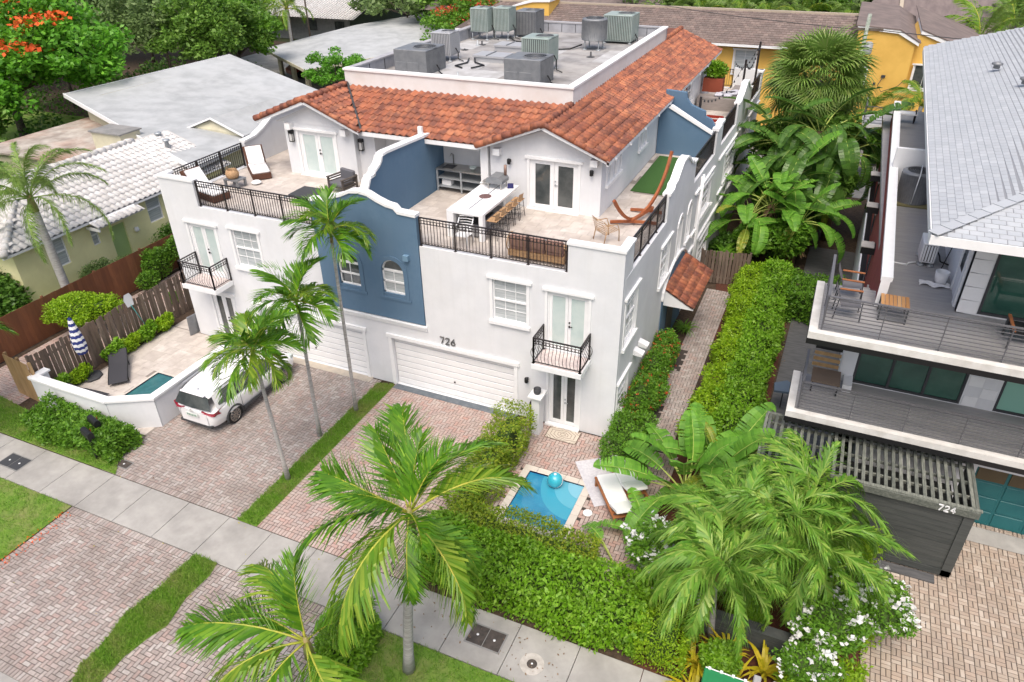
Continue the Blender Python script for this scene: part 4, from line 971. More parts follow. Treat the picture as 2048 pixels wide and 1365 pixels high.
railing(H, fx2(1.06),fx2(5.02), ZR, 1.0, panel=1.0, out=(1,0,0)); railing(H, fx2(9.4),fx2(13.4), ZR, 1.0, panel=4, out=(1,0,0)); railing(H, fx2(14.8),fx2(18.5), ZR, 1.0, panel=4, out=(1,0,0)); railing(H, fx2(22.7),fx2(26.0), ZR, 1.0, panel=4, out=(1,0,0))
# left side
FL = frame((-18.38,0,0),(0,1,0),(-1,0,0))
railing(H, (-18.28,.62),(-18.28,4.5), ZR, 1.0, panel=1.35, out=(-1,0,0))
pts = [(4.6,6.0),(4.6,7.0),(5.3,7.05),(5.9,7.25),(6.5,7.55),(7.1,7.6),(11,7.6),(11,6.0)]
b = MB(); b.prism(pts, 0,-.2, FL); b.build('scroll_parapet', W_STUCCO, H)
b = MB()
for p,q in zip(pts[1:-2],pts[2:-1]): b.prism([p,q,(q[0],q[1]+.09),(p[0],p[1]+.09)], .05,-.25, FL)
b.build('parapet_cap', W_TRIM, H)
# blue cross walls on the side terrace
FC = frame((0,12.75,0),(1,0,0),(0,-1,0))
b = MB(); b.prism([(-2.25,5.96),(-2.25,8.0),(-1.75,7.98),(-.05,7.1),(.1,7.0),(.1,5.96)], 0,-.2, FC); b.build('blue_cross_wall', BLUE, H)
b = MB(); b.prism([(-1.85,8.0),(-1.75,8.1),(.1,7.12),(.1,7.02)], .06,-.22, FC); b.build('parapet_cap', W_TRIM, H)
sc = [(-2.25,5.96),(-2.25,8.5),(-1.35,8.45),(-1.3,8.2),(-1.1,7.95),(-.7,7.8),(-.45,7.72),(-.42,7.5),(-.15,7.4),(.02,7.15),(.1,6.9),(.15,6.6),(.15,5.96)]
b = MB(); b.prism(sc, -.95,-1.15, FC); b.build('blue_cross_wall', BLUE, H)
# end wall of the far terrace
b = MB(); b.box(-1.15,26.4,6,.45,26.6,7.1); b.build('end_parapet', W_STUCCO, H)
railing(H, (-2.2,26.5),(-1.2,26.5), ZR, 1.0, panel=2)
# two small balconies
for cx in (-1.74,-16.6):
    x0,x1 = cx-.85,cx+.85
    s = MB().box(x0,-1.0,2.86,x1,0,3.06).build('balcony', W_TRIM, H, bevel=.01)
    MB().box(x0+.05,-.95,3.062,x1-.05,-.02,3.07).build('balcony_floor', mat('balcony_paver',(0.68,0.60,0.57),.8,col2=(.55,.46,.44),scale=9), H)
    railing(H, (x0+.06,-.93),(x1-.06,-.93), 3.06, .95, panel=3, belly=.12, out=(0,-1,0), name='balcony_railing')
    railing(H, (x0+.06,-.93),(x0+.06,-.03), 3.06, .95, panel=3, belly=.12, out=(-1,0,0), name='balcony_railing')
    railing(H, (x1-.06,-.93),(x1-.06,-.03), 3.06, .95, panel=3, belly=.12, out=(1,0,0), name='balcony_railing')
# wall lamps
def lamp(label, F, a, z, s=1.0, style=0):
    p = F(a,.0,z); t = thing('wall_lamp', label, 'wall lamp', tuple(p))
    if style == 0:
        MB().box(a-.09,0,z+.12,a+.09,.16,z+.24,F).build('cap', BLACK, t)
        b = MB()
        for dx in (-.08,.08):
            for dd in (.02,.15): b.box(a+dx-.008,dd-.008,z-.2,a+dx+.008,dd+.008,z+.12,F)
        b.box(a-.09,0.01,z-.22,a+.09,.16,z-.19,F); b.build('cage', BLACK, t)
        MB().box(a-.06,.03,z-.19,a+.06,.13,z+.1,F).build('glass', mat('lamp_glass',(.6,.6,.58),.2), t)
    else:
        b = MB(); b.box(a-.04,0,z-.05,a+.04,.06,z+.05,F); b.build('bracket', BLACK, t)
        c = F(a,.12,z-.1); MB().lathe([(.055,0),(.07,.02),(.07,.18),(.05,.2)], tuple(c), 10).build('shade', BLACK, t)
lamp('black lantern on the white wall beside the frosted french doors, next to the scroll parapet', FU, -15.55,7.55)
lamp('black lantern on the white wall between the frosted french doors and the blue divider', frame((0,4.95,0),(1,0,0),(0,-1,0)), -12.35,7.45)
lamp('small black spotlight above the bar counter beneath the gable', FU, -5.75,7.65,style=1)
lamp('small black spotlight at the outer corner beneath the gable', FU, -2.6,7.6,style=1)
lamp('round black wall lamp beside the white garage door numbered 726', FF, -3.12,1.7,style=1)
# ================================================================== yard with white wall, left of the house
YW = thing('yard_wall', 'white stucco garden wall with a flat cap, wrapped round the small side yard', 'wall', (-17,-6.1,0))
seg = [(-20.0,-5.7),(-20.0,-6.2),(-16.35,-6.2),(-14.98,-5.45),(-14.98,-.02)]
b = MB(); c_ = MB()
for i_, (p, q) in enumerate(zip(seg, seg[1:])):
    P_, Q_ = Vector((*p,0)), Vector((*q,0)); d = (Q_-P_).normalized()*.07; e_ = .003*i_
    b.bar(P_+Vector((0,0,.6)), Q_+d+Vector((0,0,.6)), .2-e_, 1.2-e_); c_.bar(P_-d+Vector((0,0,1.235)), Q_+d*(1.6 if i_ < 3 else 0)+Vector((0,0,1.235)), .32-e_, .07+e_*1.4)
b.build('wall_body', W_STUCCO, YW); c_.build('wall_cap', W_TRIM, YW)
# yard floor and its plunge pool
o = MB().box(-20.0,-6.1,-.1,-15.0,-4.77,.006).box(-20.0,-2.98,-.1,-15.0,0,.006).box(-20.0,-4.77,-.1,-17.72,-2.98,.006).box(-16.72,-4.77,-.1,-15.0,-2.98,.006).build('yard_terrace', JOINT2, origin=(-17.5,-3,0)); o['kind'] = 'structure'
R = [r for r in ashlar(-19.9,-15.08,-6.1,-.05,.008,.45) if not (-17.9 < r[0] < -16.5 and -5.0 < r[1] < -2.85)]
pieces('floor_tile', R, None, lambda b,*a: slab_piece(b,*a,h=.006,c=.003), TRAV, o)
o2 = MB().box(-19.9,0,-.1,-18.42,9,.012).build('yard_terrace', TRAV, origin=(-19,4,0)); o2['kind'] = 'structure'
WATER_B = mat('pool_water', (0.015,0.20,0.37), 0.06, col2=(0.03,0.26,0.43), scale=1.8, spec=0.9, bump=0.7, bscale=4)
WATER_T = mat('yard_pool_water', (0.03,0.12,0.13), 0.05, col2=(0.05,0.17,0.18), scale=1.5, spec=0.7, bump=0.2, bscale=6)
COPE = mat('pool_coping', (0.62,0.57,0.50), 0.75, rnd=[(0.64,0.59,0.52),(0.58,0.53,0.47),(0.66,0.61,0.55)], col2=(.5,.46,.41), scale=5, amt=.4)
def pool(name, label, x0,x1,y0,y1, water, cope, zw=-.045, steps=False, tilecol=(0.03,0.06,0.20)):
    t = thing(name, label, 'swimming pool', ((x0+x1)/2,(y0+y1)/2,0))
    b = MB(); b.box(x0-.01,y0-.01,-1.0,x1+.01,y1+.01,-.95)
    TL_ = mat('waterline_'+name, tilecol, .2)
    MB().box(x0-.02,y0-.02,-.35,x0,y1+.02,.02).box(x1,y0-.02,-.35,x1+.02,y1+.02,.02).box(x0,y1,-.35,x1,y1+.02,.02).box(x0,y0-.02,-.35,x1,y0,.02).build('waterline_tile', TL_, t)
    MB().grid(lambda u,v: (x0+(x1-x0)*u, y0+(y1-y0)*v, zw+.004*math.sin(9*u+4*v)*math.sin(7*v-3*u)), 24, 24).build('water', water, t)
    w_ = cope; k = 0
    for (a0,b0,a1,b1) in ((x0-w_,y1,x1+w_,y1+w_),(x0-w_,y0-w_,x1+w_,y0),(x0-w_,y0,x0,y1),(x1,y0,x1+w_,y1)):
        L_ = max(a1-a0,b1-b0); n = max(1,round(L_/.45))
        for i in range(n):
            if a1-a0 > b1-b0: q = (a0+(a1-a0)*i/n+.004, b0, a0+(a1-a0)*(i+1)/n-.004, b1)
            else: q = (a0, b0+(b1-b0)*i/n+.004, a1, b0+(b1-b0)*(i+1)/n-.004)
            MB().box(q[0],q[1],-.03,q[2],q[3],.024).build('coping_stone', COPE, t, bevel=.006)
    return t
PL = pool('pool', 'small turquoise plunge pool with curved corner steps in the brick patio', -1.97,-.12,-4.75,-2.56, WATER_B, .24)
for i, (R_, zz, c_) in enumerate(((1.35,-.040,(0.05,0.33,0.47)),(.92,-.033,(0.11,0.40,0.53)),(.5,-.026,(0.20,0.47,0.60)))):
    pts = [(-.12,-2.56)]+[(-.12-R_*math.cos(PI/2*k/10), -2.56-R_*1.15*math.sin(PI/2*k/10)) for k in range(11)]
    b = MB(); b.prism([(p[0],p[1]) for p in pts], zz-.003, zz, lambda a,d,z: Vector((a,z,d))); b.build('pool_step', mat('pool_step_%s' % 'abc'[i], c_, .15, spec=.6), PL)
pool('pool', 'narrow dark teal plunge pool behind the white yard wall', -17.7,-16.75,-4.75,-3.0, WATER_T, .10, zw=-.03)
# gate pillar, planter bowl and iron gate next to the entry
t = thing('gate_pillar', 'white square gate pillar by the entry doors, topped with a flat slab', 'pillar', (-2.52,-.55,0))
MB().box(-2.66,-.78,0,-2.38,-.38,1.55).build('shaft', W_STUCCO, t); MB().box(-2.76,-.88,1.55,-2.28,-.28,1.63).build('cap_slab', W_TRIM, t, bevel=.01)
t = MB().lathe([(.07,0),(.11,.02),(.13,.10),(.13,.2),(.115,.2),(.10,.14),(.0,.14)], (-2.52,-.6,1.63), 18).build('planter_bowl', DGREY); tagp(t, 'black round bowl standing on the white gate pillar', 'bowl')
t = thing('garden_gate', 'black wrought iron gate hung between the garage wall and the white gate pillar', 'gate', (-3.0,-.5,0))
railing(t, (-2.72,-.72),(-2.72,-.05), .12, 1.15, panel=2, nb=5, out=(-1,0,0), name='gate_leaf')
# fences
def board_fence(name, label, p0, p1, h, m, bw=.14, gap=.012, cat='fence', shadow=False, jag=.03, z0=0, skip=None):
    a, c = Vector((*p0,z0)), Vector((*p1,z0)); L_ = (c-a).length; U = (c-a)/L_; N_ = Vector((-U.y,U.x,0))
    t = thing(name, label, cat, tuple(a)); n = int(L_/(bw+gap))
    for i in range(n):
        s = (i+.5)*(bw+gap); off = N_*(.03 if (i % 2 and shadow) else -.0)
        if skip and skip(s): continue
        P_ = a+U*s+off; hh = h+random.uniform(-jag,jag); tl = U*random.uniform(-jag,jag)*.6
        MB().bar(P_, P_+tl+Vector((0,0,hh)), bw, .02, up=N_).build('board', m, t)
    b = MB()
    for z in (.3,h-.35): b.bar(a+N_*.045+Vector((0,0,z)), c+N_*.045+Vector((0,0,z)), .04, .09)
    b.build('rail', m, t)
    for i in range(max(2,int(L_/2.4))+1):
        P_ = a+U*(L_*i/max(2,int(L_/2.4)))+N_*.09; MB().bar(P_, P_+Vector((0,0,h+.02)), .09).build('post', m, t)
    return t
board_fence('shadow_box_fence', 'weathered grey-brown shadow box fence along the small yard', (-20.35,-5.9),(-20.35,9.5), 1.85, FENCE_W, bw=.15, gap=.03, shadow=True, jag=.05)
board_fence('plank_fence', 'long red-brown plank fence in front of the lemon yellow bungalow', (-24.25,-7.5),(-24.25,10.5), 1.75, FENCE_B, bw=.2, gap=.004, jag=.006)
board_fence('plank_gate', 'tan wooden plank gate at the street end of the white yard wall', (-21.6,-6.05),(-20.1,-6.2), 1.75, FENCE_T, bw=.13, gap=.006, cat='gate', jag=.01)
board_fence('picket_gate', 'old pale wooden gate closing the brick garden path', (.35,12.9),(2.5,13.2), 1.65, FENCE_W, bw=.13, gap=.025, cat='gate', jag=.03)

# ================================================================== right: modern grey neighbour
M = thing('modern_house', 'modern white house with two grey railed balconies and pale shingle roof', 'house', (10,5,0))
XR_ = 22
# ground floor wall + teal garage door
FG = frame((0,.3,0),(1,0,0),(0,-1,0))
b = MB(); wall(b, FG, 7.4,XR_,0,2.85,[(10.42,14.5,.0,2.12)]); b.box(7.4,.5,0,7.6,22,2.85); b.build('wall', W_STUCCO, M)
g = MB().box(10.42,-.18,0,14.5,-.14,2.12,FG).build('garage_door', TEAL, M)
for j in range(4):
    for i in range(5): MB().box(10.5+i*.8,-.14,.05+j*.52,11.22+i*.8,-.115,.05+j*.52+.46,FG).build('panel' if j < 3 else 'window_panel', TEAL if j < 3 else mat('amber_glass',(0.09,0.07,0.04),.1), g, bevel=.02)
# slabs
def deck(z, x0, y0, y1, name, xr=XR_):
    MB().box(x0,y0,z-.22,xr,y1,z-.004).build(name, DECKG, M)
    b = MB(); b.box(x0-.05,y0-.05,z-.16,xr,y0+.16,z+.03).box(x0-.05,y0+.16,z-.16,x0+.16,y1,z+.03); b.build('deck_edge', mat('weathered_white_edge',(0.70,0.69,0.66),.7,col2=(0.50,0.48,0.44),scale=2.5,amt=.6), M)
    b = MB(); b.box(x0-.06,y0-.06,z-.32,xr,y0+.1,z-.16).box(x0-.06,y0+.1,z-.32,x0+.1,y1,z-.16); b.build('deck_fascia', BLACK, M)
    MB().box(x0+.05,y0+.1,z-.30,xr,y1,z-.221).build('deck_underside', W_STUCCO, M)
deck(3.12,5.24,-.5,1.7,'lower_deck'); deck(6.08,5.33,-1.0,2.1,'upper_deck')
MB().box(6.95,2.1,5.86,XR_,24,6.075).build('roof_deck', DECKG, M)
# deck board lines
for z,x0,y0,y1 in ((3.12,5.4,-.35,1.65),(6.08,5.5,-.8,2.1)):
    b = MB(); y = y0
    while y < y1: b.box(x0,y,z-.003,16,y+.006,z-.0005); y += .145
    b.build('board_joints', GREYM, M)
def hrail(par, pts, zb, h=1.0, nr=9, posts=1.35, m=mat('mid_grey_rail',(0.12,0.12,0.13),.5), name='railing'):
    """horizontal bar railing along a polyline of (x,y)"""
    for p, q in zip(pts, pts[1:]):
        a, c = Vector((*p,0)), Vector((*q,0)); L_ = (c-a).length; U = (c-a)/L_
        r = MB().bar(a+Vector((0,0,zb+h)), c+Vector((0,0,zb+h)), .07,.03).build(name, m, par)
        n = max(1,round(L_/posts))
        for i in range(n+1):
            P_ = a+U*(L_*i/n); MB().bar(P_+Vector((0,0,zb)), P_+Vector((0,0,zb+h)), .045,.02, up=U).build('post', m, r)
        for j in range(nr):
            z = zb+.07+(h-.14)*j/(nr-1); MB().bar(a+Vector((0,0,z)), c+Vector((0,0,z)), .02).build('bar', m, r)
hrail(M, [(5.48,1.5),(5.48,-.32),(XR_,-.32)], 3.14, .95); hrail(M, [(5.58,1.9),(5.58,-.78),(XR_,-.78)], 6.10, .98)
# lower floor wall with sliders
FL1 = frame((0,1.7,0),(1,0,0),(0,-1,0))
b = MB(); wall(b, FL1, 6.45,XR_,3.1,5.9,[(6.85,9.75,3.14,5.55),(10.6,12.4,3.14,5.55)]); b.build('wall', W_STUCCO, M)
def slider(F, a0,a1,z0,z1,n, glass, par=M):
    b = MB(); w_ = .07
    for i in range(n+1):
        x = a0+(a1-a0-w_)*i/n; b.box(x,-.1,z0,x+w_,.0,z1,F)
    b.box(a0,-.1,z1-w_,a1,.001,z1,F); b.box(a0,-.1,z0,a1,.001,z0+w_,F)
    o = b.build('sliding_door', DGREY, par)
    for i in range(n):
        x = a0+(a1-a0)*i/n; MB().add([F(x+.03,-.05,z0+.05),F(x+(a1-a0)/n,-.05,z0+.05),F(x+(a1-a0)/n,-.05,z1-.05),F(x+.03,-.05,z1-.05)],[(0,1,2,3)]).build('pane', glass if isinstance(glass,bpy.types.Material) else glass[i], o)
slider(FL1, 6.85,9.75,3.14,5.55,3, GLASS_G); slider(FL1, 10.6,12.4,3.14,5.55,2, [GLASS_M,GLASS_G])
for i in range(7): MB().box(9.8+(i%2)*.38,.002,3.15+i*.34,10.15+(i%2)*.4,.02,3.15+i*.34+.32,FL1).build('wall_panel', W_TRIM, M)
# side of the neighbour: red wall, bays
FR_ = frame((6.85,1.1,0),(.022,1,0),(-1,.022,0))
b = MB(); b.box(0,-.18,5.9,20.5,.0,6.9,FR_); b.box(.7,-.18,3.2,20.5,.0,5.9,FR_); b.build('red_wall', REDW, M)
b = MB(); b.box(-.05,-.24,6.9,20.6,.05,7.03,FR_); b.box(-.05,-.2,6.1,.0,.03,6.9,FR_); b.build('parapet_cap', W_TRIM, M)
b = MB(); b.box(.0,0,3.1,20.5,.25,3.35,FR_).box(0,.1,0,20.5,.14,3.1,FR_); b.build('side_wall', W_STUCCO, M)
b = MB(); b.box(1.2,.002,3.36,19.5,.2,3.42,FR_); b.build('dark_canopy', BLACK, M)
for s in (2.3,6.1,10.2,14.2):
    MB().box(s,.0,5.0,s+.5,.45,5.25,FR_).build('wall_box', BLACK, M); MB().box(s-.02,.05,5.252,s+.52,.47,5.28,FR_).build('wall_box_top', CONC, M)
    MB().box(s+1.0,.004,3.7,s+2.0,.02,4.6,FR_).build('window', GLASS_D, M); MB().box(s+.95,.004,4.6,s+2.05,.06,4.68,FR_).build('window_ledge', CONC, M)
# third floor block
b = MB(); b.box(8.85,1.6,6.05,9.05,24,9.0); b.box(8.05,10.9,6.05,8.85,11.1,7.75); b.box(7.1,10.9,6.05,8.05,11.1,7.75); b.build('wall', W_STUCCO, M)
FU3 = frame((0,1.6,0),(1,0,0),(0,-1,0))
b = MB(); wall(b, FU3, 8.85,XR_,6.05,9.0,[(9.35,16,6.12,8.6)]); b.build('wall', W_STUCCO, M)
slider(FU3, 9.35,15.5,6.12,8.6,3, [GLASS_G,GLASS_M,GLASS_G])
for i in range(7): MB().box(8.86,.002,6.1+i*.4,9.32,.02,6.1+i*.4+.38,FU3).build('wall_panel', W_TRIM, M)
FS3 = frame((8.85,0,0),(0,1,0),(-1,0,0))
b = MB(); b.box(1.9,.003,6.06,2.2,.05,9.0,FS3); b.box(3.0,.003,6.06,3.15,.03,9.0,FS3); b.build('wall_pilaster', W_TRIM, M)
MB().box(2.3,.003,6.9,2.85,.02,8.4,FS3).build('window', GLASS_D, M)
# shingle roof (hip) with individual shingles near the eave
EZ3 = 9.15; ex, ey = 7.38, -1.0
b = MB(); b.add([(ex,ey,EZ3),(XR_,ey,EZ3),(XR_,7.5,EZ3+2.4),(14.5,7.5,EZ3+2.4),(ex+.72,23.5,EZ3),(ex,ey,EZ3)][:5],[]) 
b.add([(ex,ey,EZ3),(XR_,ey,EZ3),(XR_,6.0,EZ3+1.9),(14.38,6.0,EZ3+1.9)],[(0,1,2,3)]); b.add([(ex,ey,EZ3),(14.38,6.0,EZ3+1.9),(15.0,24,EZ3+1.9),(ex+.7,24,EZ3)],[(0,1,2,3)])
RM = b.build('roof', mat('roof_felt',(0.25,0.26,0.28),.9), M)
b = MB(); b.box(ex-.02,ey-.03,EZ3-.22,XR_,ey+.02,EZ3-.0); b.bar((ex,ey,EZ3-.11),(ex+.7,24,EZ3-.11),.05,.22); b.build('roof_fascia', W_TRIM, M)
b = MB(); b.add([(ex,ey,EZ3-.2),(XR_,ey,EZ3-.2),(XR_,1.6,EZ3-.2),(8.85,1.6,EZ3-.2),(8.85,24,EZ3-.2),(ex+.7,24,EZ3-.2)],[(0,1,2,3),(0,3,4,5)]); b.build('soffit', W_TRIM, M)
sh = []
sl = 1.9/7.0
def shp(u, v, side):      # u along eave, v up the plan distance
    return Vector((ex+u, ey+v, EZ3+v*sl)) if side == 0 else Vector((ex+v+.028*u, ey+u, EZ3+v*sl))
for side in (0,1):
    for j in range(40):
        v = j*.17
        for i in range(60 if side == 0 else 84):
            u = i*.30+(j%2)*.15
            if u < v+(0.05 if side == 0 else .1): continue
            p = shp(u+.15, v+.08, side)
            if p.x > 15 or not inview(p.x,p.y,p.z,.03): continue
            sh.append((camdist(*p), side, u, v))
sh.sort()
for k_, (d_, side, u, v) in enumerate(sh):
    if k_ < 300: b = MB()
    elif k_ == 300: b = MB()
    q = [shp(u+.008,v+.004,side)+Vector((0,0,.020)), shp(u+.292,v+.004,side)+Vector((0,0,.020)), shp(u+.292,v+.18,side)+Vector((0,0,.006)), shp(u+.008,v+.18,side)+Vector((0,0,.006))]
    r_ = [p-Vector((0,0,.016)) for p in q[:2]]
    b.add(q+r_, [(0,1,2,3),(4,5,1,0)])
    if k_ < 300: b.build('shingle', SHING, RM)
o = b.build('shingles', SHING, RM); o['kind'] = 'stuff'
b = MB()
for i in range(26):
    p = Vector((ex,ey,EZ3)).lerp(Vector((14.38,6,EZ3+1.9)), i/26); q = Vector((ex,ey,EZ3)).lerp(Vector((14.38,6,EZ3+1.9)), (i+1.1)/26)
    MB().bar(p+Vector((0,0,.05)), q+Vector((0,0,.03)), .28,.02).build('hip_shingle', SHING, RM)
for (x,y) in ((10.1,15.5),(10.6,12.2)): MB().lathe([(.12,0),(.12,.12),(.2,.14),(.2,.2),(.02,.26)], (x,y,EZ3+(x-ex)*sl), 10).build('roof_vent', GREYM, RM)
# small back balconies and stair landings on the neighbour's side
for (x,y,z) in ((5.9,20.2,3.3),(6.2,26.5,4.6)):
    t = MB().box(x,y,z-.2,x+1.15,y+2.3,z).build('side_balcony', W_TRIM, M)
    for j in range(9): MB().box(x+.1,y+.1+j*.24,z+.002,x+1.05,y+.26+j*.24,z+.02).build('slat', LGREYM, t)
    hrail(M, [(x+.05,y+2.25),(x+.05,y+.05),(x+1.15,y+.05)], z, .95, nr=6)
# slatted pergola shed numbered 724
T = thing('pergola_shed', 'weathered grey slatted pergola over a dark plank shed marked 724', 'shed', (7.4,-1.1,0))
for i in range(29):
    x = 4.78+i*.186; MB().box(x,-2.12,2.44,x+.085,.02,2.50).build('slat', GREYW, T)
for y in (-1.55,-.95,-.3): MB().box(4.75,y,2.36,10.08,y+.05,2.44).build('beam', GREYW, T)
for q in ((4.70,-2.24,10.16,-2.13),(4.70,.02,10.16,.12)): MB().box(q[0],q[1],2.32,q[2],q[3],2.52).build('frame_beam', GREYW, T)
for q in ((4.68,-2.13,4.76,.02),(10.08,-2.13,10.16,.02)): MB().box(q[0],q[1],2.33,q[2],q[3],2.515).build('frame_beam', GREYW, T)
MB().box(4.72,-2.2,2.522,10.2,-2.1,2.56).build('frame_trim', GREYW, T)
for j in range(11): MB().box(4.72,-2.16,.32+j*.178,9.86,-2.13,.32+j*.178+.168).build('plank', CHARW, T)
MB().box(9.86,-2.2,.1,10.1,-2.1,2.32).build('corner_post', CHARW, T); MB().box(4.7,-2.2,.1,10.1,-2.12,.30).build('bottom_plank', CHARW, T)
for j in range(11): MB().box(10.06,-2.1,.32+j*.178,10.09,0,.32+j*.178+.168).build('plank', CHARW, T)
MB().box(4.9,-2.0,0,9.9,0,1.5).build('shed_body', mat('shed_black',(0.02,0.022,0.022),.9), T)
digits('724', lambda a,d,z: Vector((a,-2.13-d*1.6,z)), 9.22, 2.345, .17, W_TRIM, T, dp=.075)
t = MB().box(8.1,-2.5,.0,9.75,-2.2,.06).build('doorstep', DARKDECK, origin=(9,-2.35,0)); tagp(t, 'dark step board laid in front of the shed marked 724', 'step')
# raised timber bed edges
t = thing('timber_planter', 'dark grey timber planter edge of stacked boards beneath the drooping palms', 'planter', (5.3,-6.1,0))
for j in range(4): MB().box(4.1,-6.42,j*.17,6.6,-6.36,j*.17+.16).build('board', CHARW, t)
MB().box(4.1,-6.36,.60,6.6,-6.12,.66).build('top_board', CHARW, t)

# ================================================================== left neighbours
B = thing('bungalow', 'lemon yellow bungalow with white barrel tile roof behind the plank fence', 'house', (-30,3,0))
FB = frame((-26.6,0,0),(0,1,0),(1,0,0))
bh = [(.0,.85,1.5,2.85),(2.2,2.6,1.75,2.75),(5.6,6.5,1.6,2.95)]
b = MB(); wall(b, FB, -1.6,11,0,3.12,bh+[(3.2,4.1,0,2.3)]); b.box(-36,-1.6,0,-26.8,-1.4,3.12); b.build('wall', LEMON, B)
for h in bh: window(B, FB, *h, cols=1, rows=2, glass=GLASS_B, head=False, surround=False)
MB().box(3.2,-.15,0,4.1,-.1,2.3,FB).build('door', mat('sage_green_door',(0.38,0.52,0.22),.6), B)
MB().lathe([(.10,0),(.13,.05),(.1,.2)], (-26.5,4.6,1.6), 10).build('wall_light', W_TRIM, B)
# bungalow roof
b = MB(); ez, rz_ = 3.1, 4.5
b.add([(-26.25,-2.2,ez),(-26.25,11.5,ez),(-30.5,11.5,rz_),(-30.5,2.2,rz_)],[(0,1,2,3)]); b.add([(-26.1,-2.2,ez),(-30.5,2.2,rz_),(-35,-2.2,ez)],[(0,1,2)]); b.add([(-30.5,2.2,rz_),(-30.5,11.5,rz_),(-36,11.5,ez),(-36,-2.2,ez)],[(0,1,2,3)])
RB = b.build('roof', mat('white_underlay',(.5,.49,.47),.9), B)
MB().box(-26.27,-2.2,ez-.1,-26.2,11.5,ez+.0).build('fascia', W_TRIM, B)
TB2 = tile_mesh(.32,.48,6,.07); TME2 = TB2.mesh('roof_tile', ROOFW); bt = []
for (O,U,V,lu,keep) in (((-26.2,-2.1,ez+.02),(0,1,0),(-4.4,0,1.45),13.5,lambda P: P.y > -2.2+(-26.1-P.x) and P.x > -30.5),((-26.2,-2.25,ez+.02),(-1,0,0),(0,4.4,1.45),8.8,lambda P: P.y < 2.2-abs(P.x+30.5) )):
    O,U,V = Vector(O),Vector(U),Vector(V).normalized(); Nn = U.cross(V); Nn = Nn if Nn.z > 0 else -Nn
    for j in range(11):
        for i in range(int(lu/.32)):
            P_ = O+U*((i+.5)*.32)+V*(j*.44)
            if keep(P_+V*.2) and inview(*P_,.02): bt.append((P_,U,V,Nn))
bt.sort(key=lambda t: camdist(*t[0]))
for P_,U,V,Nn in bt[:300]:
    o = bpy.data.objects.new('roof_tile', TME2); COL.objects.link(o); o.parent = RB
    Mx = Matrix(((U.x,V.x,Nn.x,0),(U.y,V.y,Nn.y,0),(U.z,V.z,Nn.z,0),(0,0,0,1))); Mx.translation = P_-ORG[B.name]; o.matrix_local = Mx
b = MB()
for P_,U,V,Nn in bt[300:]: b.add([P_+U*v[0]+V*v[1]+Nn*v[2] for v in TB2.v], TB2.f, False)
if b.v: o = b.build('roof_tiles', ROOFW, RB); o['kind'] = 'stuff'
for p,q in (((-26.1,-2.2,ez+.08),(-30.5,2.2,rz_+.08)),((-30.5,2.2,rz_+.08),(-30.5,9,rz_+.08))):
    p,q = Vector(p),Vector(q); n = int((q-p).length/.45)
    for i in range(n): MB().tube([p.lerp(q,i/n)+Vector((0,0,.04)), p.lerp(q,(i+1.1)/n)],[.16,.13],8).build('ridge_tile', ROOFW, RB)
# porch roof stepping out
b = MB(); b.add([(-26.2,2.0,3.1),(-25.6,2.0,2.86),(-25.6,4.6,2.86),(-26.2,4.6,3.1)],[(0,1,2,3)]); b.box(-26.5,2.0,2.7,-25.6,2.06,2.84); PR = b.build('porch_roof', W_TRIM, B)
for i in range(9):
    o = bpy.data.objects.new('roof_tile', TME2); COL.objects.link(o); o.parent = PR
    V = Vector((-.7,0,.28)).normalized(); U = Vector((0,1,0)); Nn = Vector((.28,0,.7)).normalized()
    Mx = Matrix(((U.x,V.x,Nn.x,0),(U.y,V.y,Nn.y,0),(U.z,V.z,Nn.z,0),(0,0,0,1))); Mx.translation = Vector((-25.55,2.1+i*.3,2.9))-ORG[B.name]; o.matrix_local = Mx
# worn flat section with chimney box
b = MB(); b.box(-41,7.2,0,-29.2,14.6,3.4); b.build('wall', CREAM, B)
MB().box(-41.1,7.0,3.4,-28.6,14.8,3.5).build('flat_roof', mat('worn_roof',(0.48,0.44,0.39),.9,col2=(0.24,0.20,0.17),scale=.9,amt=.8,stain=(0.36,0.14,0.07),stain_scale=.3,stain_amt=.5), B)
MB().box(-34.5,9.6,3.5,-32.2,11.0,4.5).build('chimney', CREAM, B); MB().box(-34.6,9.5,4.5,-32.1,11.1,4.58).build('chimney_cap', CONC_D, B)
MB().lathe([(.16,0),(.2,.35),(.17,.35),(.15,.1)], (-29.6,10.3,3.5), 12).build('clay_pot', mat('terracotta',(0.45,0.2,0.1),.8), B)
# big light-grey mono-pitch house
S = thing('grey_roofed_house', 'long cream house under one big sloping light grey roof', 'house', (-36,18,0))
A0,A1,A2,A3 = (-42.2,14.2,5.0),(-41.4,28.9,5.0),(-28.6,25.5,3.3),(-25.9,8.6,3.75)
b = MB(); b.add([A0,A1,A2,A3,(A0[0],A0[1],4.8),(A1[0],A1[1],4.8),(A2[0],A2[1],3.1),(A3[0],A3[1],3.55)],[(0,1,2,3),(4,7,6,5),(0,3,7,4),(1,2,6,5),(0,1,5,4),(3,2,6,7)]); b.build('roof', ROOFL, S)
b = MB(); b.bar((A0[0]-.05,A0[1]-.05,4.92),(A3[0]-.05,A3[1]-.06,3.67),.06,.26); b.bar((A0[0]-.05,A0[1],4.92),(A1[0]-.05,A1[1],4.92),.06,.2); b.build('roof_edge', W_TRIM, S)
b = MB(); b.add([(-40.5,14.2,0),(-26.8,9.3,0),(-26.8,9.3,3.7),(-40.5,14.2,4.8)],[(0,1,2,3)]); b.add([(-26.8,9.3,0),(-29,25,0),(-29,25,3.3),(-26.8,9.3,3.7)],[(0,1,2,3)]); b.add([(-40.5,14.2,0),(-40,28,0),(-40,28,4.8),(-40.5,14.2,4.8)],[(0,1,2,3)]); b.build('wall', CREAM, S)
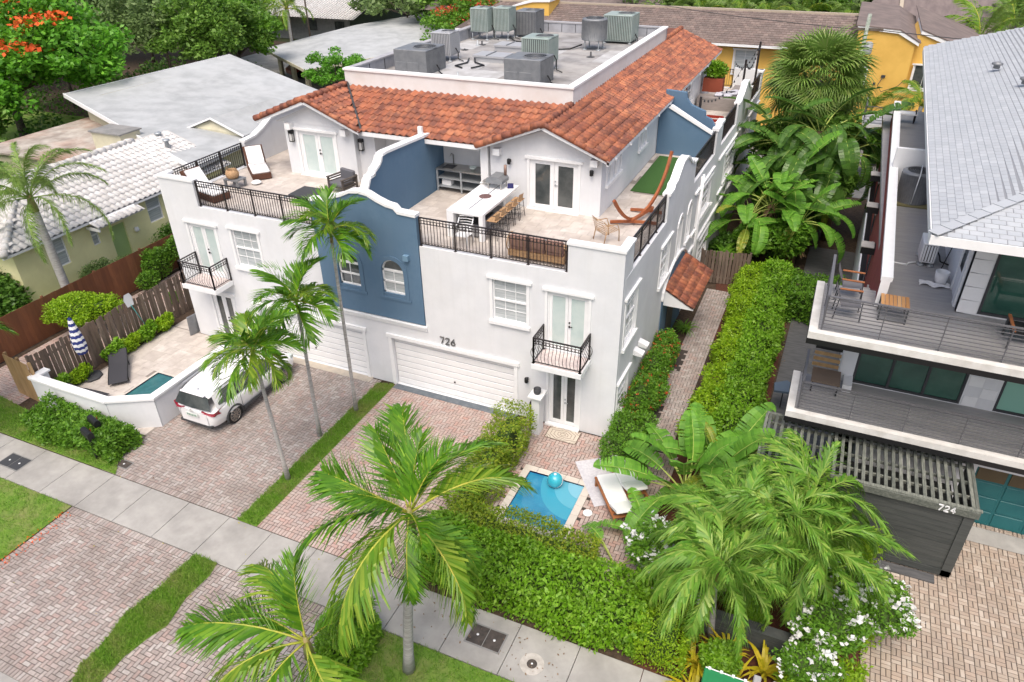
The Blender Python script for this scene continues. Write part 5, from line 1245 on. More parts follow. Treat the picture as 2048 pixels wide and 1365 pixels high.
# dormer-like extension
D0,D1,D2,D3,D4,D5 = (-31.3,13.6,3.98),(-29.66,14.0,4.62),(-27.2,13.9,3.82),(-28.0,20.9,3.72),(-29.4,19.4,4.62),(-31.5,19.3,4.0)
b = MB(); b.add([D1,D2,D3,D4],[(0,1,2,3)]); b.add([D0,D1,D4,D5],[(0,1,2,3)]); b.build('dormer_roof', ROOFL, S)
b = MB(); b.bar(D0,D1,.06,.1); b.bar(D1,D2,.06,.1); b.build('dormer_edge', W_TRIM, S)
b = MB(); b.add([(D0[0]+.3,D0[1]+.25,3.3),(D0[0]+.3,D0[1]+.25,4.03),(D1[0],D1[1]+.25,4.52),(D2[0]-.3,D2[1]+.25,3.85),(D2[0]-.3,D2[1]+.25,3.2)],[(0,1,2,3,4)]); b.build('dormer_wall', CREAM, S)
for x,y,z in ((-30.2,10.5,4.25),(-29.0,9.9,4.15)): MB().lathe([(.12,0),(.12,.5),(.2,.52),(.2,.6)], (x,y,z-.2), 8).build('roof_vent', GLV, S)
# low grey-roofed carport house behind
C_ = thing('carport_house', 'low house with a pale grey roof and open carport beyond the lawn', 'house', (-42,48,0))
b = MB(); b.add([(-50.0,42.5,2.7),(-39.2,35.2,2.7),(-34.0,46.5,2.9),(-37.5,52.5,3.3),(-45.5,47.5,3.3)],[(0,1,2,3,4)]); b.add([(-50,42.5,2.7),(-45.5,47.5,3.3),(-37.5,52.5,3.3),(-43,66,3.5),(-48.5,57,3.0)],[(0,1,2,3,4)]); b.add([(-37.5,52.5,3.3),(-34,46.5,2.9),(-24,56,2.8),(-30,66,3.3),(-43,66,3.5)],[(0,1,2,3,4)])
b.build('roof', ROOFL, C_)
b = MB(); b.bar((-50.0,42.5,2.6),(-39.2,35.2,2.6),.06,.26); b.bar((-39.2,35.2,2.6),(-34.0,46.5,2.8),.06,.26); b.build('fascia', CREAM, C_)
for p in ((-48.8,43.3),(-45.0,40.6),(-41.5,38.2)): MB().box(p[0]-.18,p[1]-.18,0,p[0]+.18,p[1]+.18,2.6).build('carport_post', CREAM, C_)
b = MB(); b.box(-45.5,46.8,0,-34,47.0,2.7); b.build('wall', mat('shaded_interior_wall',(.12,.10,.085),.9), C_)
def far_car(label, x, y, rz, m, nm='parked_car'):
    t = thing(nm, label, 'car', (x,y,0)); Mx = Matrix.Translation((x,y,0)) @ Matrix.Rotation(rz,4,'Z'); F = lambda a,d,z: Mx @ Vector((a,d,z))
    MB().prism([(-2.2,.35),(2.2,.35),(2.25,.7),(1.9,.9),(1.0,.98),(.5,1.4),(-1.2,1.42),(-2.0,.95),(-2.25,.8)], -.85,.85, F).build('body', m, t, bevel=.04)
    MB().prism([(.98,.99),(.52,1.36),(-1.15,1.38),(-1.85,.98)], -.86,.86, F).build('side_windows', GLASS_D, t)
    for a in (-1.35,1.35):
        for d in (-.8,.8): MB().tube([F(a,d-.1,.33),F(a,d+.1,.33)], .33, 12).build('wheel', RUBBER, t)
far_car('dark red car in the shade of the open carport', -46.2,44.5,1.0, mat('red_car',(0.22,0.02,0.015),.3))
far_car('black car parked under the carport beside the post', -42.6,43.2,1.0, mat('black_car',(0.02,0.02,0.022),.25))
D_ = thing('white_roofed_house', 'grey house with a bright white tiled roof far beyond the yellow palm', 'house', (-62,70,0))
b = MB(); b.box(-74,62,0,-53,77,3.0); b.build('wall', GREYM, D_)
b = MB(); b.add([(-76,60,3.0),(-51,60,3.0),(-51,72,6.2),(-76,72,6.2)],[(0,1,2,3)]); b.add([(-76,72,6.2),(-51,72,6.2),(-51,84,3),(-76,84,3)],[(0,1,2,3)])
for i in range(60): b.tube([(-76+i*.42,60,3.05),(-76+i*.42,72,6.25)],.1,5)
b.build('roof', ROOFW, D_)
for i in range(5): MB().box(-72+i*4.2,61.9,1.2,-70.6+i*4.2,61.97,2.4).build('window', GLASS_D, D_)

# ================================================================== yellow apartment building behind
A = thing('apartment_building', 'long yellow apartment block with brown tiled roof behind the town house', 'apartment building', (-8,40,0))
FA = frame((0,38.6,0),(1,0,0),(0,-1,0))
ah = [(-3.6,-2.4,4.5,5.9),(1.5,2.9,4.3,5.9)]
ah = [(-2.9,-1.4,4.4,6.0),(-14,-12.6,4.4,6.0),(-20,-18.6,4.4,6.0)]
b = MB(); wall(b, FA, -24,5.2,0,6.5,ah+[]); b.add([(-24,38.4,6.5),(-24,43,7.9),(-24,48,6.5)],[(0,1,2)]); b.box(-24.2,38.6,0,-24,48,6.5); b.build('wall', YEL, A)
for h in ah: window(A, FA, *h, cols=2, rows=1, glass=GLASS_B, sash=False, head=True)
b = MB(); b.add([(-25.5,37.9,6.45),(5.0,37.9,6.45),(5.0,43,8.0),(-23.5,43,8.0)],[(0,1,2,3)]); b.add([(-23.5,43,8),(5,43,8),(5,48.5,6.45),(-25.5,48.5,6.45)],[(0,1,2,3)])
RA = b.build('roof', mat('roof_underlay_brown',(.10,.08,.07),.9), A)
MB().box(-25.4,37.86,6.3,5.0,37.94,6.46).build('fascia', W_TRIM, A)
at = []
for j in range(16):
    for i in range(86):
        x = -24.5+i*.34+(j%2)*.17; y = 37.9+j*.335
        if x > 4.8 or x < -25+j*.12: continue
        at.append((camdist(x,y,7),x,y,6.47+(y-37.9)*.304))
at.sort(); at = [a for a in at if inview(a[1],a[2],a[3])]
bb = MB(); bb.add([(-.16,0,.05),(.16,0,.05),(.16,.36,.12),(-.16,.36,.12),(-.16,0,0),(.16,0,0)],[(0,1,2,3),(4,5,1,0)]); BRM = bb.mesh('roof_tile', BRTILE)
for d_,x,y,z in at[:300]:
    o = bpy.data.objects.new('roof_tile', BRM); COL.objects.link(o); o.parent = RA; o.location = Vector((x,y,z))-ORG[A.name]
b = MB()
for d_,x,y,z in at[300:]: b.add([(x+v[0],y+v[1],z+v[2]) for v in bb.v], bb.f)
o = b.build('roof_tiles', BRTILE, RA); o['kind'] = 'stuff'
MB().bar((-23.5,43,8.06),(5,43,8.06),.25,.12).build('ridge_cap', mat('tan_ridge',(.42,.36,.28),.8), RA)
b = MB(); b.prism([(-21.2,0),(-18.2,0),(-18.2,8.35),(-19.6,8.3),(-21.2,7.9)], -2.0,-4.5, FA); b.build('gable_wall', YEL, A)
b = MB(); b.prism([(-21.4,7.88),(-19.6,8.3),(-18.1,8.36),(-18.1,8.5),(-19.6,8.44),(-21.4,8.0)], -1.9,-4.6, FA); b.build('roof_edge', W_TRIM, A)
# gable wing at right
FA2 = frame((0,37.4,0),(1,0,0),(0,-1,0)); FA3 = frame((0,38.2,0),(1,0,0),(0,-1,0))
b = MB(); b.prism([(5.0,0),(8.55,0),(8.55,7.15),(7.4,7.75),(5.0,7.95)], 0,-6, FA2); b.build('wing_wall', YEL, A)
b = MB(); b.prism([(8.55,0),(14,0),(14,5.9),(8.8,7.72),(8.55,7.3)], 0,-6, FA3); b.build('wing_wall', YEL, A)
b = MB(); b.prism([(4.9,7.95),(7.4,7.76),(8.75,7.06),(8.75,7.24),(7.45,7.95),(4.9,8.12)], .12,-6, FA2); b.prism([(8.76,7.7),(14.1,5.8),(14.1,6.0),(8.76,7.9)], .12,-6, FA3); b.build('roof_edge', W_TRIM, A)
b = MB(); b.prism([(4.8,8.12),(7.45,7.96),(8.85,7.22),(8.85,7.3),(7.5,8.03),(4.8,8.2)], .14,-12, FA2); b.prism([(8.76,7.92),(14.3,5.95),(14.3,6.02),(8.76,8.0)], .14,-12, FA3); b.build('wing_roof', mat('brown_roofing',(0.21,0.165,0.15),.9,col2=(.15,.12,.11),scale=1), A)
for F_, h in ((FA2,(5.0,6.0,4.4,5.6)),(FA3,(8.9,10.2,4.3,5.8)),(FA3,(8.9,10.2,1.2,2.6))):
    window(A, lambda a,d,z,F_=F_: F_(a,d+.16,z), *h, cols=2, rows=1, glass=GLASS_D, sash=False, head=True)
b = MB(); b.box(7.0,.0,5.0,7.25,.08,5.15,FA2).box(6.6,0,4.5,6.75,.08,4.65,FA2); b.tube([FA2(7.1,.1,5.0),FA2(6.9,.15,4.5),FA2(7.2,.15,4.1),FA2(8.1,.1,4.5),FA2(8.5,.08,5.0)],.02,4); b.build('meter_cables', DGREY, A)
# further brown roofs
E_ = thing('brown_roofed_house', 'wide house with a plain brown roof beyond the yellow apartment block', 'house', (5,60,0))
b = MB(); b.box(5.5,54,0,16,70,5.6); b.build('wall', YEL, E_)
b = MB(); b.add([(4.2,52,5.6),(8,52,5.6),(8,62,8.2),(6.5,62,8.2)],[(0,1,2,3)]); b.add([(8,52,5.6),(17,52,5.6),(15,62,8.2),(8,62,8.2)],[(0,1,2,3)]); b.add([(6.5,62,8.2),(15,62,8.2),(17,72,5.6),(4.2,72,5.6)],[(0,1,2,3)]); b.build('roof', mat('brown_roofing2',(0.20,0.16,0.15),.9,col2=(.15,.12,.115),scale=.6,stretch=(4,1,1)), E_)
MB().bar((8,52,5.72),(8,62,8.3),.3,.08).build('roof_seam', mat('tan_ridge',(.42,.36,.28),.8), E_)
E2 = thing('brown_roofed_house', 'partly hidden brown roof peeping over the ridge of the yellow block, near the rooftop units', 'house', (-24,62,0))
b = MB(); b.box(-36,56,0,-14,68,5.4); b.build('wall', YEL, E2); b = MB(); b.add([(-38,54,5.4),(-12,54,5.4),(-14,62,7.6),(-36,62,7.6)],[(0,1,2,3)]); b.add([(-36,62,7.6),(-14,62,7.6),(-12,70,5.4),(-38,70,5.4)],[(0,1,2,3)]); b.build('roof', mat('brown_roofing2',(0.20,0.16,0.15),.9), E2)
# utility poles and wires
def pole(label, x, y, h, m, r=.16):
    t = thing('utility_pole', label, 'utility pole', (x,y,0)); MB().tube([(x,y,0),(x,y,h)], [r,r*.7], 10).build('shaft', m, t)
    MB().box(x-.9,y-.06,h-.9,x+.9,y+.06,h-.76).build('crossarm', BARK, t); MB().lathe([(.2,0),(.24,.1),(.24,.6),(.15,.7)],(x+.3,y-.1,h-2.2),10).build('transformer', LGREYM, t); return t
pole('lichen grey utility pole with a transformer in front of the yellow wall', 5.4,31.5,9.6, mat('lichen_pole',(0.22,0.27,0.22),.9,col2=(.4,.42,.38),scale=6,bump=.6))
pole('pale concrete utility pole standing behind the rooftop air conditioners', -34.0,62.0,11.0, CONC)
pole('thin dark pole rising from the carport roof', -55.6,54.0,9.5, BARK, .12)
pole('second thin dark pole next to the white-roofed house', -54.2,55.5,9.5, BARK, .12)
for k_, (p,q) in enumerate((((5.4,31.5,8.8),(40,36,9.6)),((5.4,31.5,8.7),(-34,62,10.2)),((-34,62,10.2),(-55.6,54.0,8.8)))):
    b = MB(); b.tube([tuple(Vector(p).lerp(Vector(q),i/10)-Vector((0,0,1.2*math.sin(PI*i/10)))) for i in range(11)], .022, 4)
    t = b.build('overhead_wire', DGREY, origin=p); tagp(t, ['thin overhead wire running off past the pale shingle roof','thin overhead wire crossing above the yellow apartment roof','thin overhead wire strung over the carport house'][k_], 'wire')
# ================================================================== the parked white SUV
def suv():
    t = thing('parked_car', 'white SUV parked on the brick drive against the white yard wall', 'car', (-13.5,-2.85,0))
    cx, cy = -13.5, -2.85
    X = lambda x,y,z: Vector((cx+x, cy+y, z))
    st = [(-2.40,.62,.62,.92,.94),(-2.30,.80,.93,1.00,1.04),(-2.0,.92,.97,1.06,1.08),(-1.5,.93,.99,1.06,1.08),(-.6,.93,.97,1.04,1.06),(.4,.93,.97,1.02,1.04),(1.1,.93,.97,1.00,1.05),(1.5,.93,.97,.94,1.0),(1.95,.92,.94,.86,.92),(2.25,.82,.84,.74,.80),(2.42,.6,.6,.62,.66)]
    prof = []
    for y, wb, wm, zb, zt in st:
        prof.append([(-wb*.95,.34),(-wb,.42),(-wm,.62),(-wm*.985,zb-.10),(-wm*.93,zb),(-wm*.6,zt),(0,zt+.015),(wm*.6,zt),(wm*.93,zb),(wm*.985,zb-.10),(wm,.62),(wb,.42),(wb*.95,.34)])
    b = MB(); n = 13
    b.v = [tuple(X(p[0], st[i][0], p[1])) for i in range(len(st)) for p in prof[i]]
    b.f = [(i*n+k,i*n+k+1,(i+1)*n+k+1,(i+1)*n+k) for i in range(len(st)-1) for k in range(n-1)]+[tuple(range(n)),tuple((len(st)-1)*n+k for k in range(n))]
    b.m = [0]*len(b.f); b.sm = [True]*(len(b.f)-2)+[False]*2
    body = b.build('body', PAINT_W, t)
    m_ = body.modifiers.new('sub','SUBSURF'); m_.levels = 1; m_.render_levels = 2
    # cabin: stations for belt and roof
    def loft(rows, mats, name, par=t, sub=0):
        b = MB(); n = len(rows[0]); b.v = [tuple(X(*p)) for r in rows for p in r]
        b.f = [(i*n+k,i*n+k+1,(i+1)*n+k+1,(i+1)*n+k) for i in range(len(rows)-1) for k in range(n-1)]; b.m = [0]*len(b.f); b.sm = [True]*len(b.f)
        o = b.build(name, mats, par)
        if sub: mm = o.modifiers.new('sub','SUBSURF'); mm.levels = 1; mm.render_levels = 2
        return o
    # roof skin
    rows = []
    for y, hw, z in ((-2.16,.60,1.55),(-1.98,.66,1.62),(-1.4,.70,1.675),(-.5,.71,1.69),(.2,.69,1.66),(.62,.64,1.58)):
        rows.append([(-hw-.05,y,z-.10),(-hw,y,z-.03),(-hw*.55,y,z),(0,y,z+.01),(hw*.55,y,z),(hw,y,z-.03),(hw+.05,y,z-.10)])
    loft(rows, PAINT_W, 'roof_panel', sub=1)
    # side glass
    for s in (-1,1):
        rows = [[(s*.915,y,zb),(s*(hw+.045),y2,z-.085)] for y,zb,y2,hw,z in ((-1.98,1.16,-1.9,.66,1.60),(-1.2,1.08,-1.2,.70,1.66),(-.2,1.06,-.2,.71,1.67),(.65,1.05,.25,.68,1.64),(1.15,1.05,.58,.64,1.57))]
        loft(rows, GLASS_D, 'side_window')
        for y0,y1 in ((-1.05,-.98),(-.05,.02),(-2.1,-1.7)):
            b = MB(); b.add([X(s*.925,y0,1.05),X(s*.925,y1,1.05),X(s*.76,y1+.02,1.60),X(s*.76,y0+.02,1.60)],[(0,1,2,3)]); b.build('pillar', PAINT_W if y0 < -1.5 else BLACK, t)
        MB().bar(X(s*.72,-1.9,1.665),X(s*.74,.1,1.70),.03,.035).build('roof_rail', LGREYM, t)
        MB().tube([X(s*.93,.78,1.08),X(s*1.02,.80,1.12),X(s*1.12,.80,1.13),X(s*1.13,.80,1.05)],[.04,.07,.09,.07],8).build('mirror', PAINT_W, t)
    # windscreen, tailgate glass
    MB().grid(lambda u,v: X((-.86+1.72*u)*(1-.22*v), 1.18-.58*v+.05*math.sin(PI*u), 1.05+.53*v), 6, 3).build('windscreen', GLASS_D, t)
    MB().grid(lambda u,v: X((-.84+1.68*u)*(1-.22*v), -2.36+.20*v-.05*math.sin(PI*u), 1.10+.45*v), 6, 3).build('rear_window', GLASS_D, t)
    MB().bar(X(-.56,-2.2,1.60),X(.56,-2.2,1.60),.12,.04).build('rear_spoiler', PAINT_W, t, bevel=.015)
    for s in (-1,1):
        b = MB(); b.add([X(s*.45,-2.44,.98),X(s*.90,-2.28,.93),X(s*1.0,-1.85,1.07),X(s*.92,-2.12,1.0),X(s*.99,-2.02,.86),X(s*.86,-2.36,.86)],[(0,1,2,3,4,5)])
        b.prism([(.40,1.0),(.86,.94),(.99,1.05),(.93,.86),(.80,.88)],-2.41,-2.2,lambda a,d,z,s=s: X(s*a,d+(.30*max(0,a-.6)),z)); b.build('tail_lamp', RED, t)
        b = MB(); b.prism([(.42,.72),(.80,.84),(.90,.90),(.86,.74),(.6,.68)],2.18,2.36,lambda a,d,z,s=s: X(s*a,d-.42*max(0,a-.5),z)); b.build('headlight', GLASS_F, t)
    MB().box(-.28,-2.47,.74,.26,-2.44,.87,F=X).build('licence_plate', mat('plate',(0.62,0.66,0.62),.5), t)
    b = MB()
    for i in range(6): b.box(-.22+i*.075,-2.475,.77,-.185+i*.075,-2.468,.84,F=X)
    b.build('plate_lettering', mat('plate_ink',(0.05,.2,.12),.5), t)
    b = MB(); b.bar(X(-.74,-2.33,.37),X(.74,-2.33,.37),.16,.10); b.build('rear_bumper_trim', DGREY, t)
    MB().ring(X(0,-2.46,1.0),.055,.01,(1,0,0),(0,0,1),14,4).build('badge', ALLOY, t)
    MB().prism([(-.5,.36),(.5,.36),(.42,.66),(-.42,.66)],2.36,2.45,lambda a,d,z: X(a,d,z)).build('grille', BLACK, t)
    MB().tube([X(.06,-1.95,1.66),X(.06,-2.05,1.73),X(.06,-2.1,1.70)],[.03,.022,.01],6).build('antenna_fin', PAINT_W, t)
    for y in (-1.42,1.42):
        for s in (-1,1):
            wh = thing('w','','',(0,0,0)); bpy.data.objects.remove(wh)
            c = X(s*.86,y,.36)
            tl = MB().tube([c+Vector((-s*.12,0,0)),c+Vector((s*.085,0,0)),c+Vector((s*.105,0,0))],[.36,.36,.33],24).build('wheel', RUBBER, t)
            b = MB(); b.tube([c+Vector((s*.102,0,0)),c+Vector((s*.112,0,0))],[.25,.24],24); r = b.build('rim', DGREY, tl)
            b = MB()
            for k in range(10):
                a = 2*PI*k/10; b.bar(c+Vector((s*.118,.04*math.cos(a),.04*math.sin(a))), c+Vector((s*.112,.24*math.cos(a),.24*math.sin(a))),.035,.02,up=(1,0,0))
            b.ring(c+Vector((s*.112,0,0)),.245,.014,(0,1,0),(0,0,1),24,4); b.build('spokes', ALLOY, tl)
            b = MB(); q = [X(s*.955,y+.44*math.cos(PI*(k/12)),.36+.44*math.sin(PI*(k/12))) for k in range(-1,14)]
            q2 = [X(s*.955,y+.36*math.cos(PI*(k/12)),.36+.36*math.sin(PI*(k/12))) for k in range(-1,14)]
            v = q+q2+[p+Vector((s*.03,0,0)) for p in q]+[p+Vector((s*.03,0,0)) for p in q2]; n = 15
            b.add(v,[(2*n+i,2*n+i+1,3*n+i+1,3*n+i) for i in range(n-1)]+[(i,i+1,2*n+i+1,2*n+i) for i in range(n-1)],True); b.build('wheel_arch', DGREY, t)
            b = MB(); b.add([X(s*.94,y,.36)]+[X(s*.962,y+.40*math.cos(PI*(k/12)),.36+.40*math.sin(PI*(k/12))) for k in range(-2,15)],[tuple(range(18))]); b.build('arch_shadow_disc', BLACK, t)  # flat black disc stands in for the shade inside the wheel arch
    for s in (-1,1):
        for y in (-.45,.55): MB().bar(X(s*.985,y,.90),X(s*.985,y+.2,.90),.03,.035).build('door_handle', PAINT_W, t)
        b = MB(); b.bar(X(s*.965,-.95,.36),X(s*.965,.98,.36),.05,.12); b.build('sill_trim', DGREY, t)
        for y in (-.98,.05,1.05): MB().bar(X(s*.984,y,.42),X(s*.965,y,1.02),.008,.012,up=(1,0,0)).build('door_gap', DGREY, t)
suv()
car_ = bpy.data.objects['parked_car' if 'parked_car' in bpy.data.objects else 'parked_car.002']
for o_ in bpy.data.objects:
    if o_.name.startswith('parked_car') and o_.get('label','').startswith('white SUV'): o_.scale = (.95,.95,.95); o_.location.y -= .05

# ================================================================== rooftop air conditioners
RZ = 9.27
def acbox(label, x,y,w_,d_,h_, m, z=RZ, legs=0.0, fan=None, panels=True, fins=True, nm='air_conditioner'):
    t = thing(nm, label, 'air conditioner', (x+w_/2,y+d_/2,z))
    z0 = z+legs
    MB().box(x,y,z0,x+w_,y+d_,z0+h_).build('casing', m, t, bevel=.02)
    b = MB()
    if fins:
        n = int(d_/.09)
        for i in range(n): b.box(x+w_,y+.06+i*(d_-.1)/n,z0+.06,x+w_+.015,y+.06+i*(d_-.1)/n+.055,z0+h_-.06)
        n = int(w_/.09) if not panels else 0
        for i in range(n): b.box(x+.06+i*(w_-.1)/n,y-.015,z0+.06,x+.06+i*(w_-.1)/n+.055,y,z0+h_-.06)
        o = b.build('coil_fins', m, t); o['kind'] = 'stuff'
    if fins: MB().box(x+w_,y+.05,z0+.05,x+w_+.004,y+d_-.05,z0+h_-.05).build('fin_backing', BLACK, t)  # black panel put behind the fins to darken their gaps
    if fins and not panels: MB().box(x+.05,y-.004,z0+.05,x+w_-.05,y,z0+h_-.05).build('fin_backing', BLACK, t)
    if panels:
        for i in range(2): MB().box(x+.08+i*w_*.38,y-.02,z0+.05,x+.08+i*w_*.38+w_*.32,y,z0+h_*.5).build('access_panel', m, t, bevel=.008)
    fx, fy, fr = fan or (x+w_*.68, y+d_*.5, min(w_,d_)*.34)
    MB().lathe([(fr,0),(fr,.03),(fr*.93,.035),(fr*.9,.0)], (fx,fy,z0+h_), 24).build('fan_ring', m, t)
    MB().lathe([(fr*.9,0),(fr*.9,.012)], (fx,fy,z0+h_+.002), 24).build('fan_well', BLACK, t)
    b = MB()
    for k in range(5): b.ring((fx,fy,z0+h_+.03),fr*(k+1)/5.5,.006,(1,0,0),(0,1,0),20,3)
    for k in range(4): a = PI*k/4; b.bar((fx-fr*.9*math.cos(a),fy-fr*.9*math.sin(a),z0+h_+.03),(fx+fr*.9*math.cos(a),fy+fr*.9*math.sin(a),z0+h_+.03),.012)
    o = b.build('fan_guard', GREYM, t); o['kind'] = 'stuff'
    if legs:
        for lx in (x+.08,x+w_-.08):
            for ly in (y+.08,y+d_-.08): MB().tube([(lx,ly,z),(lx,ly,z0)],.03,6).lathe([(.11,0),(.09,.05)],(lx,ly,z),10).build('leg', GLV, t)
    b = MB(); b.tube([(x+w_+.02,y+d_*.5,z0+.3),(x+w_+.15,y+d_*.5,z0+.1),(x+w_+.2,y+d_*.4,z+.08),(x+w_+.55,y+d_*.2,z+.05)],.025,6); b.build('hose', BLACK, t); return t
acbox('dark grey packaged air conditioner at the front corner of the flat roof', -13.3,9.35,1.6,1.75,1.0, GREYM)
acbox('dark grey packaged air conditioner in the middle of the parapet, next to a green unit', -7.95,9.1,1.6,1.5,1.0, GREYM)
acbox('slim light grey air conditioner standing on legs behind the dark grey corner unit', -13.1,12.3,1.0,1.0,1.0, LGREYM, legs=.25, panels=False)
acbox('green-grey air conditioner on legs right behind the dark grey middle unit', -8.2,11.5,1.25,1.25,1.05, GREENM, legs=.35, panels=False)
acbox('front one of two tall green air conditioners in the far corner of the roof', -13.9,18.0,1.0,1.0,1.15, GREENM, legs=.4, panels=False)
acbox('rear one of two tall green air conditioners in the far corner of the roof', -12.8,18.5,.9,1.0,1.15, GREENM, legs=.4, panels=False)
acbox('tall charcoal air handler beside the two green units', -12.0,19.5,1.2,1.3,1.2, GREYM, legs=.1, panels=False)
acbox('wide pale green air handler near the back parapet, behind the round dark unit', -7.0,19.3,1.5,1.4,1.25, GREENM, legs=.1, panels=False)
# round dark unit
def round_ac(label, x,y,z,r,h,legs=0, m=GREYM):
    t = thing('air_conditioner', label, 'air conditioner', (x,y,z)); z0 = z+legs
    MB().lathe([(r,0),(r,.03),(r*.97,.05),(r*.97,h-.08),(r,h-.06),(r*.98,h),(r*.7,h+.03)], (x,y,z0), 28).build('casing', m, t)
    b = MB()
    for k in range(40):
        a = 2*PI*k/40; b.bar((x+r*math.cos(a),y+r*math.sin(a),z0+.06),(x+r*math.cos(a),y+r*math.sin(a),z0+h-.09),.018)
    o = b.build('coil_fins', m, t); o['kind'] = 'stuff'
    MB().lathe([(r*.72,0),(r*.72,.012)], (x,y,z0+h+.022), 24).build('fan_well', BLACK, t)
    b = MB()
    for k in range(5): b.ring((x,y,z0+h+.045),r*.72*(k+1)/5,.006,(1,0,0),(0,1,0),20,3)
    o = b.build('fan_guard', GREYM, t); o['kind'] = 'stuff'
    if legs:
        for k in range(4): a = PI/4+PI*k/2; MB().tube([(x+r*.8*math.cos(a),y+r*.8*math.sin(a),z),(x+r*.8*math.cos(a),y+r*.8*math.sin(a),z0)],.03,6).lathe([(.12,0),(.09,.05)],(x+r*.8*math.cos(a),y+r*.8*math.sin(a),z),10).build('leg', GLV, t)
    return t
round_ac('round dark grey air conditioner on legs in front of the pale green air handler', -6.9,17.6,RZ,.62,.95,.45)
t = round_ac('round grey air conditioner on the roof deck below the shingle eave', 7.95,10.1,6.08,.55,1.15)
MB().box(7.3,9.45,6.08,8.6,10.75,6.13).build('base_pad', mat('algae_concrete',(.22,.2,.1),.9), t)
MB().tube([(7.9,9.5,6.2),(7.95,9.52,7.27),(8.05,10.6,7.29)],.02,5).build('tie_down_strap', W_TRIM, t)
t = acbox('small white split air conditioner unit on the grey roof deck', 8.0,4.35,.42,.9,.62, W_TRIM, z=6.08, legs=.12, panels=False, nm='split_air_conditioner')
MB().tube([(7.05,4.3,6.1),(7.7,4.25,6.1),(7.75,4.4,6.1),(7.95,4.5,6.12)],.03,6).build('drain_pipe', W_TRIM, t)
t = thing('bucket', 'dirty white bucket standing beside the split air conditioner', 'bucket', (8.55,3.3,6.08)); MB().lathe([(.15,0),(.19,.38),(.17,.38),(.14,.05)],(8.55,3.3,6.08),16).build('tub', W_TRIM, t)
t = MB().grid(lambda u,v: (8.0+u*.8,2.95+v*.3+.06*math.sin(9*u),6.085+.05*abs(math.sin(7*u+5*v))),14,8).build('rag', WHITEF, origin=(8.4,3.1,6.08)); tagp(t, 'crumpled white rag on the grey deck under the bucket', 'rag')
t = thing('broom', 'dark broom leaning on the white wall by the split air conditioner', 'broom', (8.65,4.1,6.08)); MB().tube([(8.55,3.9,6.12),(8.8,4.3,7.2)],.014,6).build('handle', BLACK, t); MB().bar((8.72,4.2,7.05),(8.82,4.33,7.4),.14,.06).build('brush', DGREY, t)

# ================================================================== terrace furniture, right unit
ZT = 5.968
t = thing('bar_table', 'long white waterfall-edge bar table with a round burner and rail down its middle', 'bar table', (-5.85,2.6,ZT))
MB().box(-6.55,1.15,ZT+.88,-5.2,4.2,ZT+.97).build('table_top', W_TRIM, t, bevel=.006)
MB().box(-6.55,1.15,ZT,-6.45,4.2,ZT+.88).build('side_panel', W_TRIM, t)
MB().box(-5.35,1.15,ZT,-5.2,1.35,ZT+.88).build('leg', W_TRIM, t); MB().box(-5.95,4.0,ZT,-5.75,4.2,ZT+.88).build('leg', W_TRIM, t); MB().box(-6.45,1.15,ZT,-6.3,1.35,ZT+.88).build('leg', W_TRIM, t)
MB().box(-5.88,1.5,ZT+.970,-5.84,4.0,ZT+.976).build('inlay_rail', GREYM, t)
MB().lathe([(.22,0),(.22,.012),(.2,.016)],(-5.86,2.75,ZT+.97),26,smooth=False).build('burner_plate', mat('rusty_plate',(.11,.05,.05),.7,col2=(.2,.13,.12),scale=20,amt=.9), t)
b = MB()
for i in range(12): b.box(-6.2,1.5+i*.1,ZT+.45,-5.5,1.54+i*.1,ZT+.47)
b.build('lower_rack', BLACK, t); MB().box(-6.25,1.4,ZT+.05,-5.45,3.4,ZT+.42).build('cabinet', mat('slatted_grey',(0.25,.25,.26),.7), t)
# pizza oven
t = thing('pizza_oven', 'dark grey portable pizza oven with a chimney, standing on the bar table', 'oven', (-5.95,3.75,ZT+.97))
zz = ZT+.97
MB().prism([(-.32,.22),(.32,.22),(.32,.34),(.18,.46),(-.18,.46),(-.32,.34)],-.3,.3,lambda a,d,z: Vector((-5.85+a,3.75+d,zz+z))).build('shell', GREYM, t)
for a in (-.25,.25): MB().bar((-5.85+a,3.5,zz+.0),(-5.85+a,3.5,zz+.24),.04,.02).bar((-5.85+a,3.98,zz+.0),(-5.85+a,3.98,zz+.24),.04,.02).build('leg', STEEL, t)
MB().tube([(-5.62,3.95,zz+.42),(-5.62,3.95,zz+.78)],.055,10).build('chimney', mat('rusty_flue',(.30,.2,.16),.5,metal=.5), t)
MB().box(-6.35,3.55,zz+.2,-6.17,3.95,zz+.24).build('stone_shelf', CONC_D, t)
t = MB().cbox((-5.38,3.85,zz+.08),(.22,.14,.14),rz=.4).build('folded_cloth', mat('navy_cloth',(.03,.03,.12),.9)); tagp(t, 'folded navy cloth next to the pizza oven', 'cloth')
t = thing('steel_tray', 'small stainless tray at the far corner of the bar table', 'tray', (-6.4,4.0,zz)); MB().box(-6.62,3.8,zz,-6.22,4.2,zz+.02).build('plate', STEEL, t); MB().box(-6.6,3.84,zz+.02,-6.5,3.94,zz+.05).build('lid', W_TRIM, t)
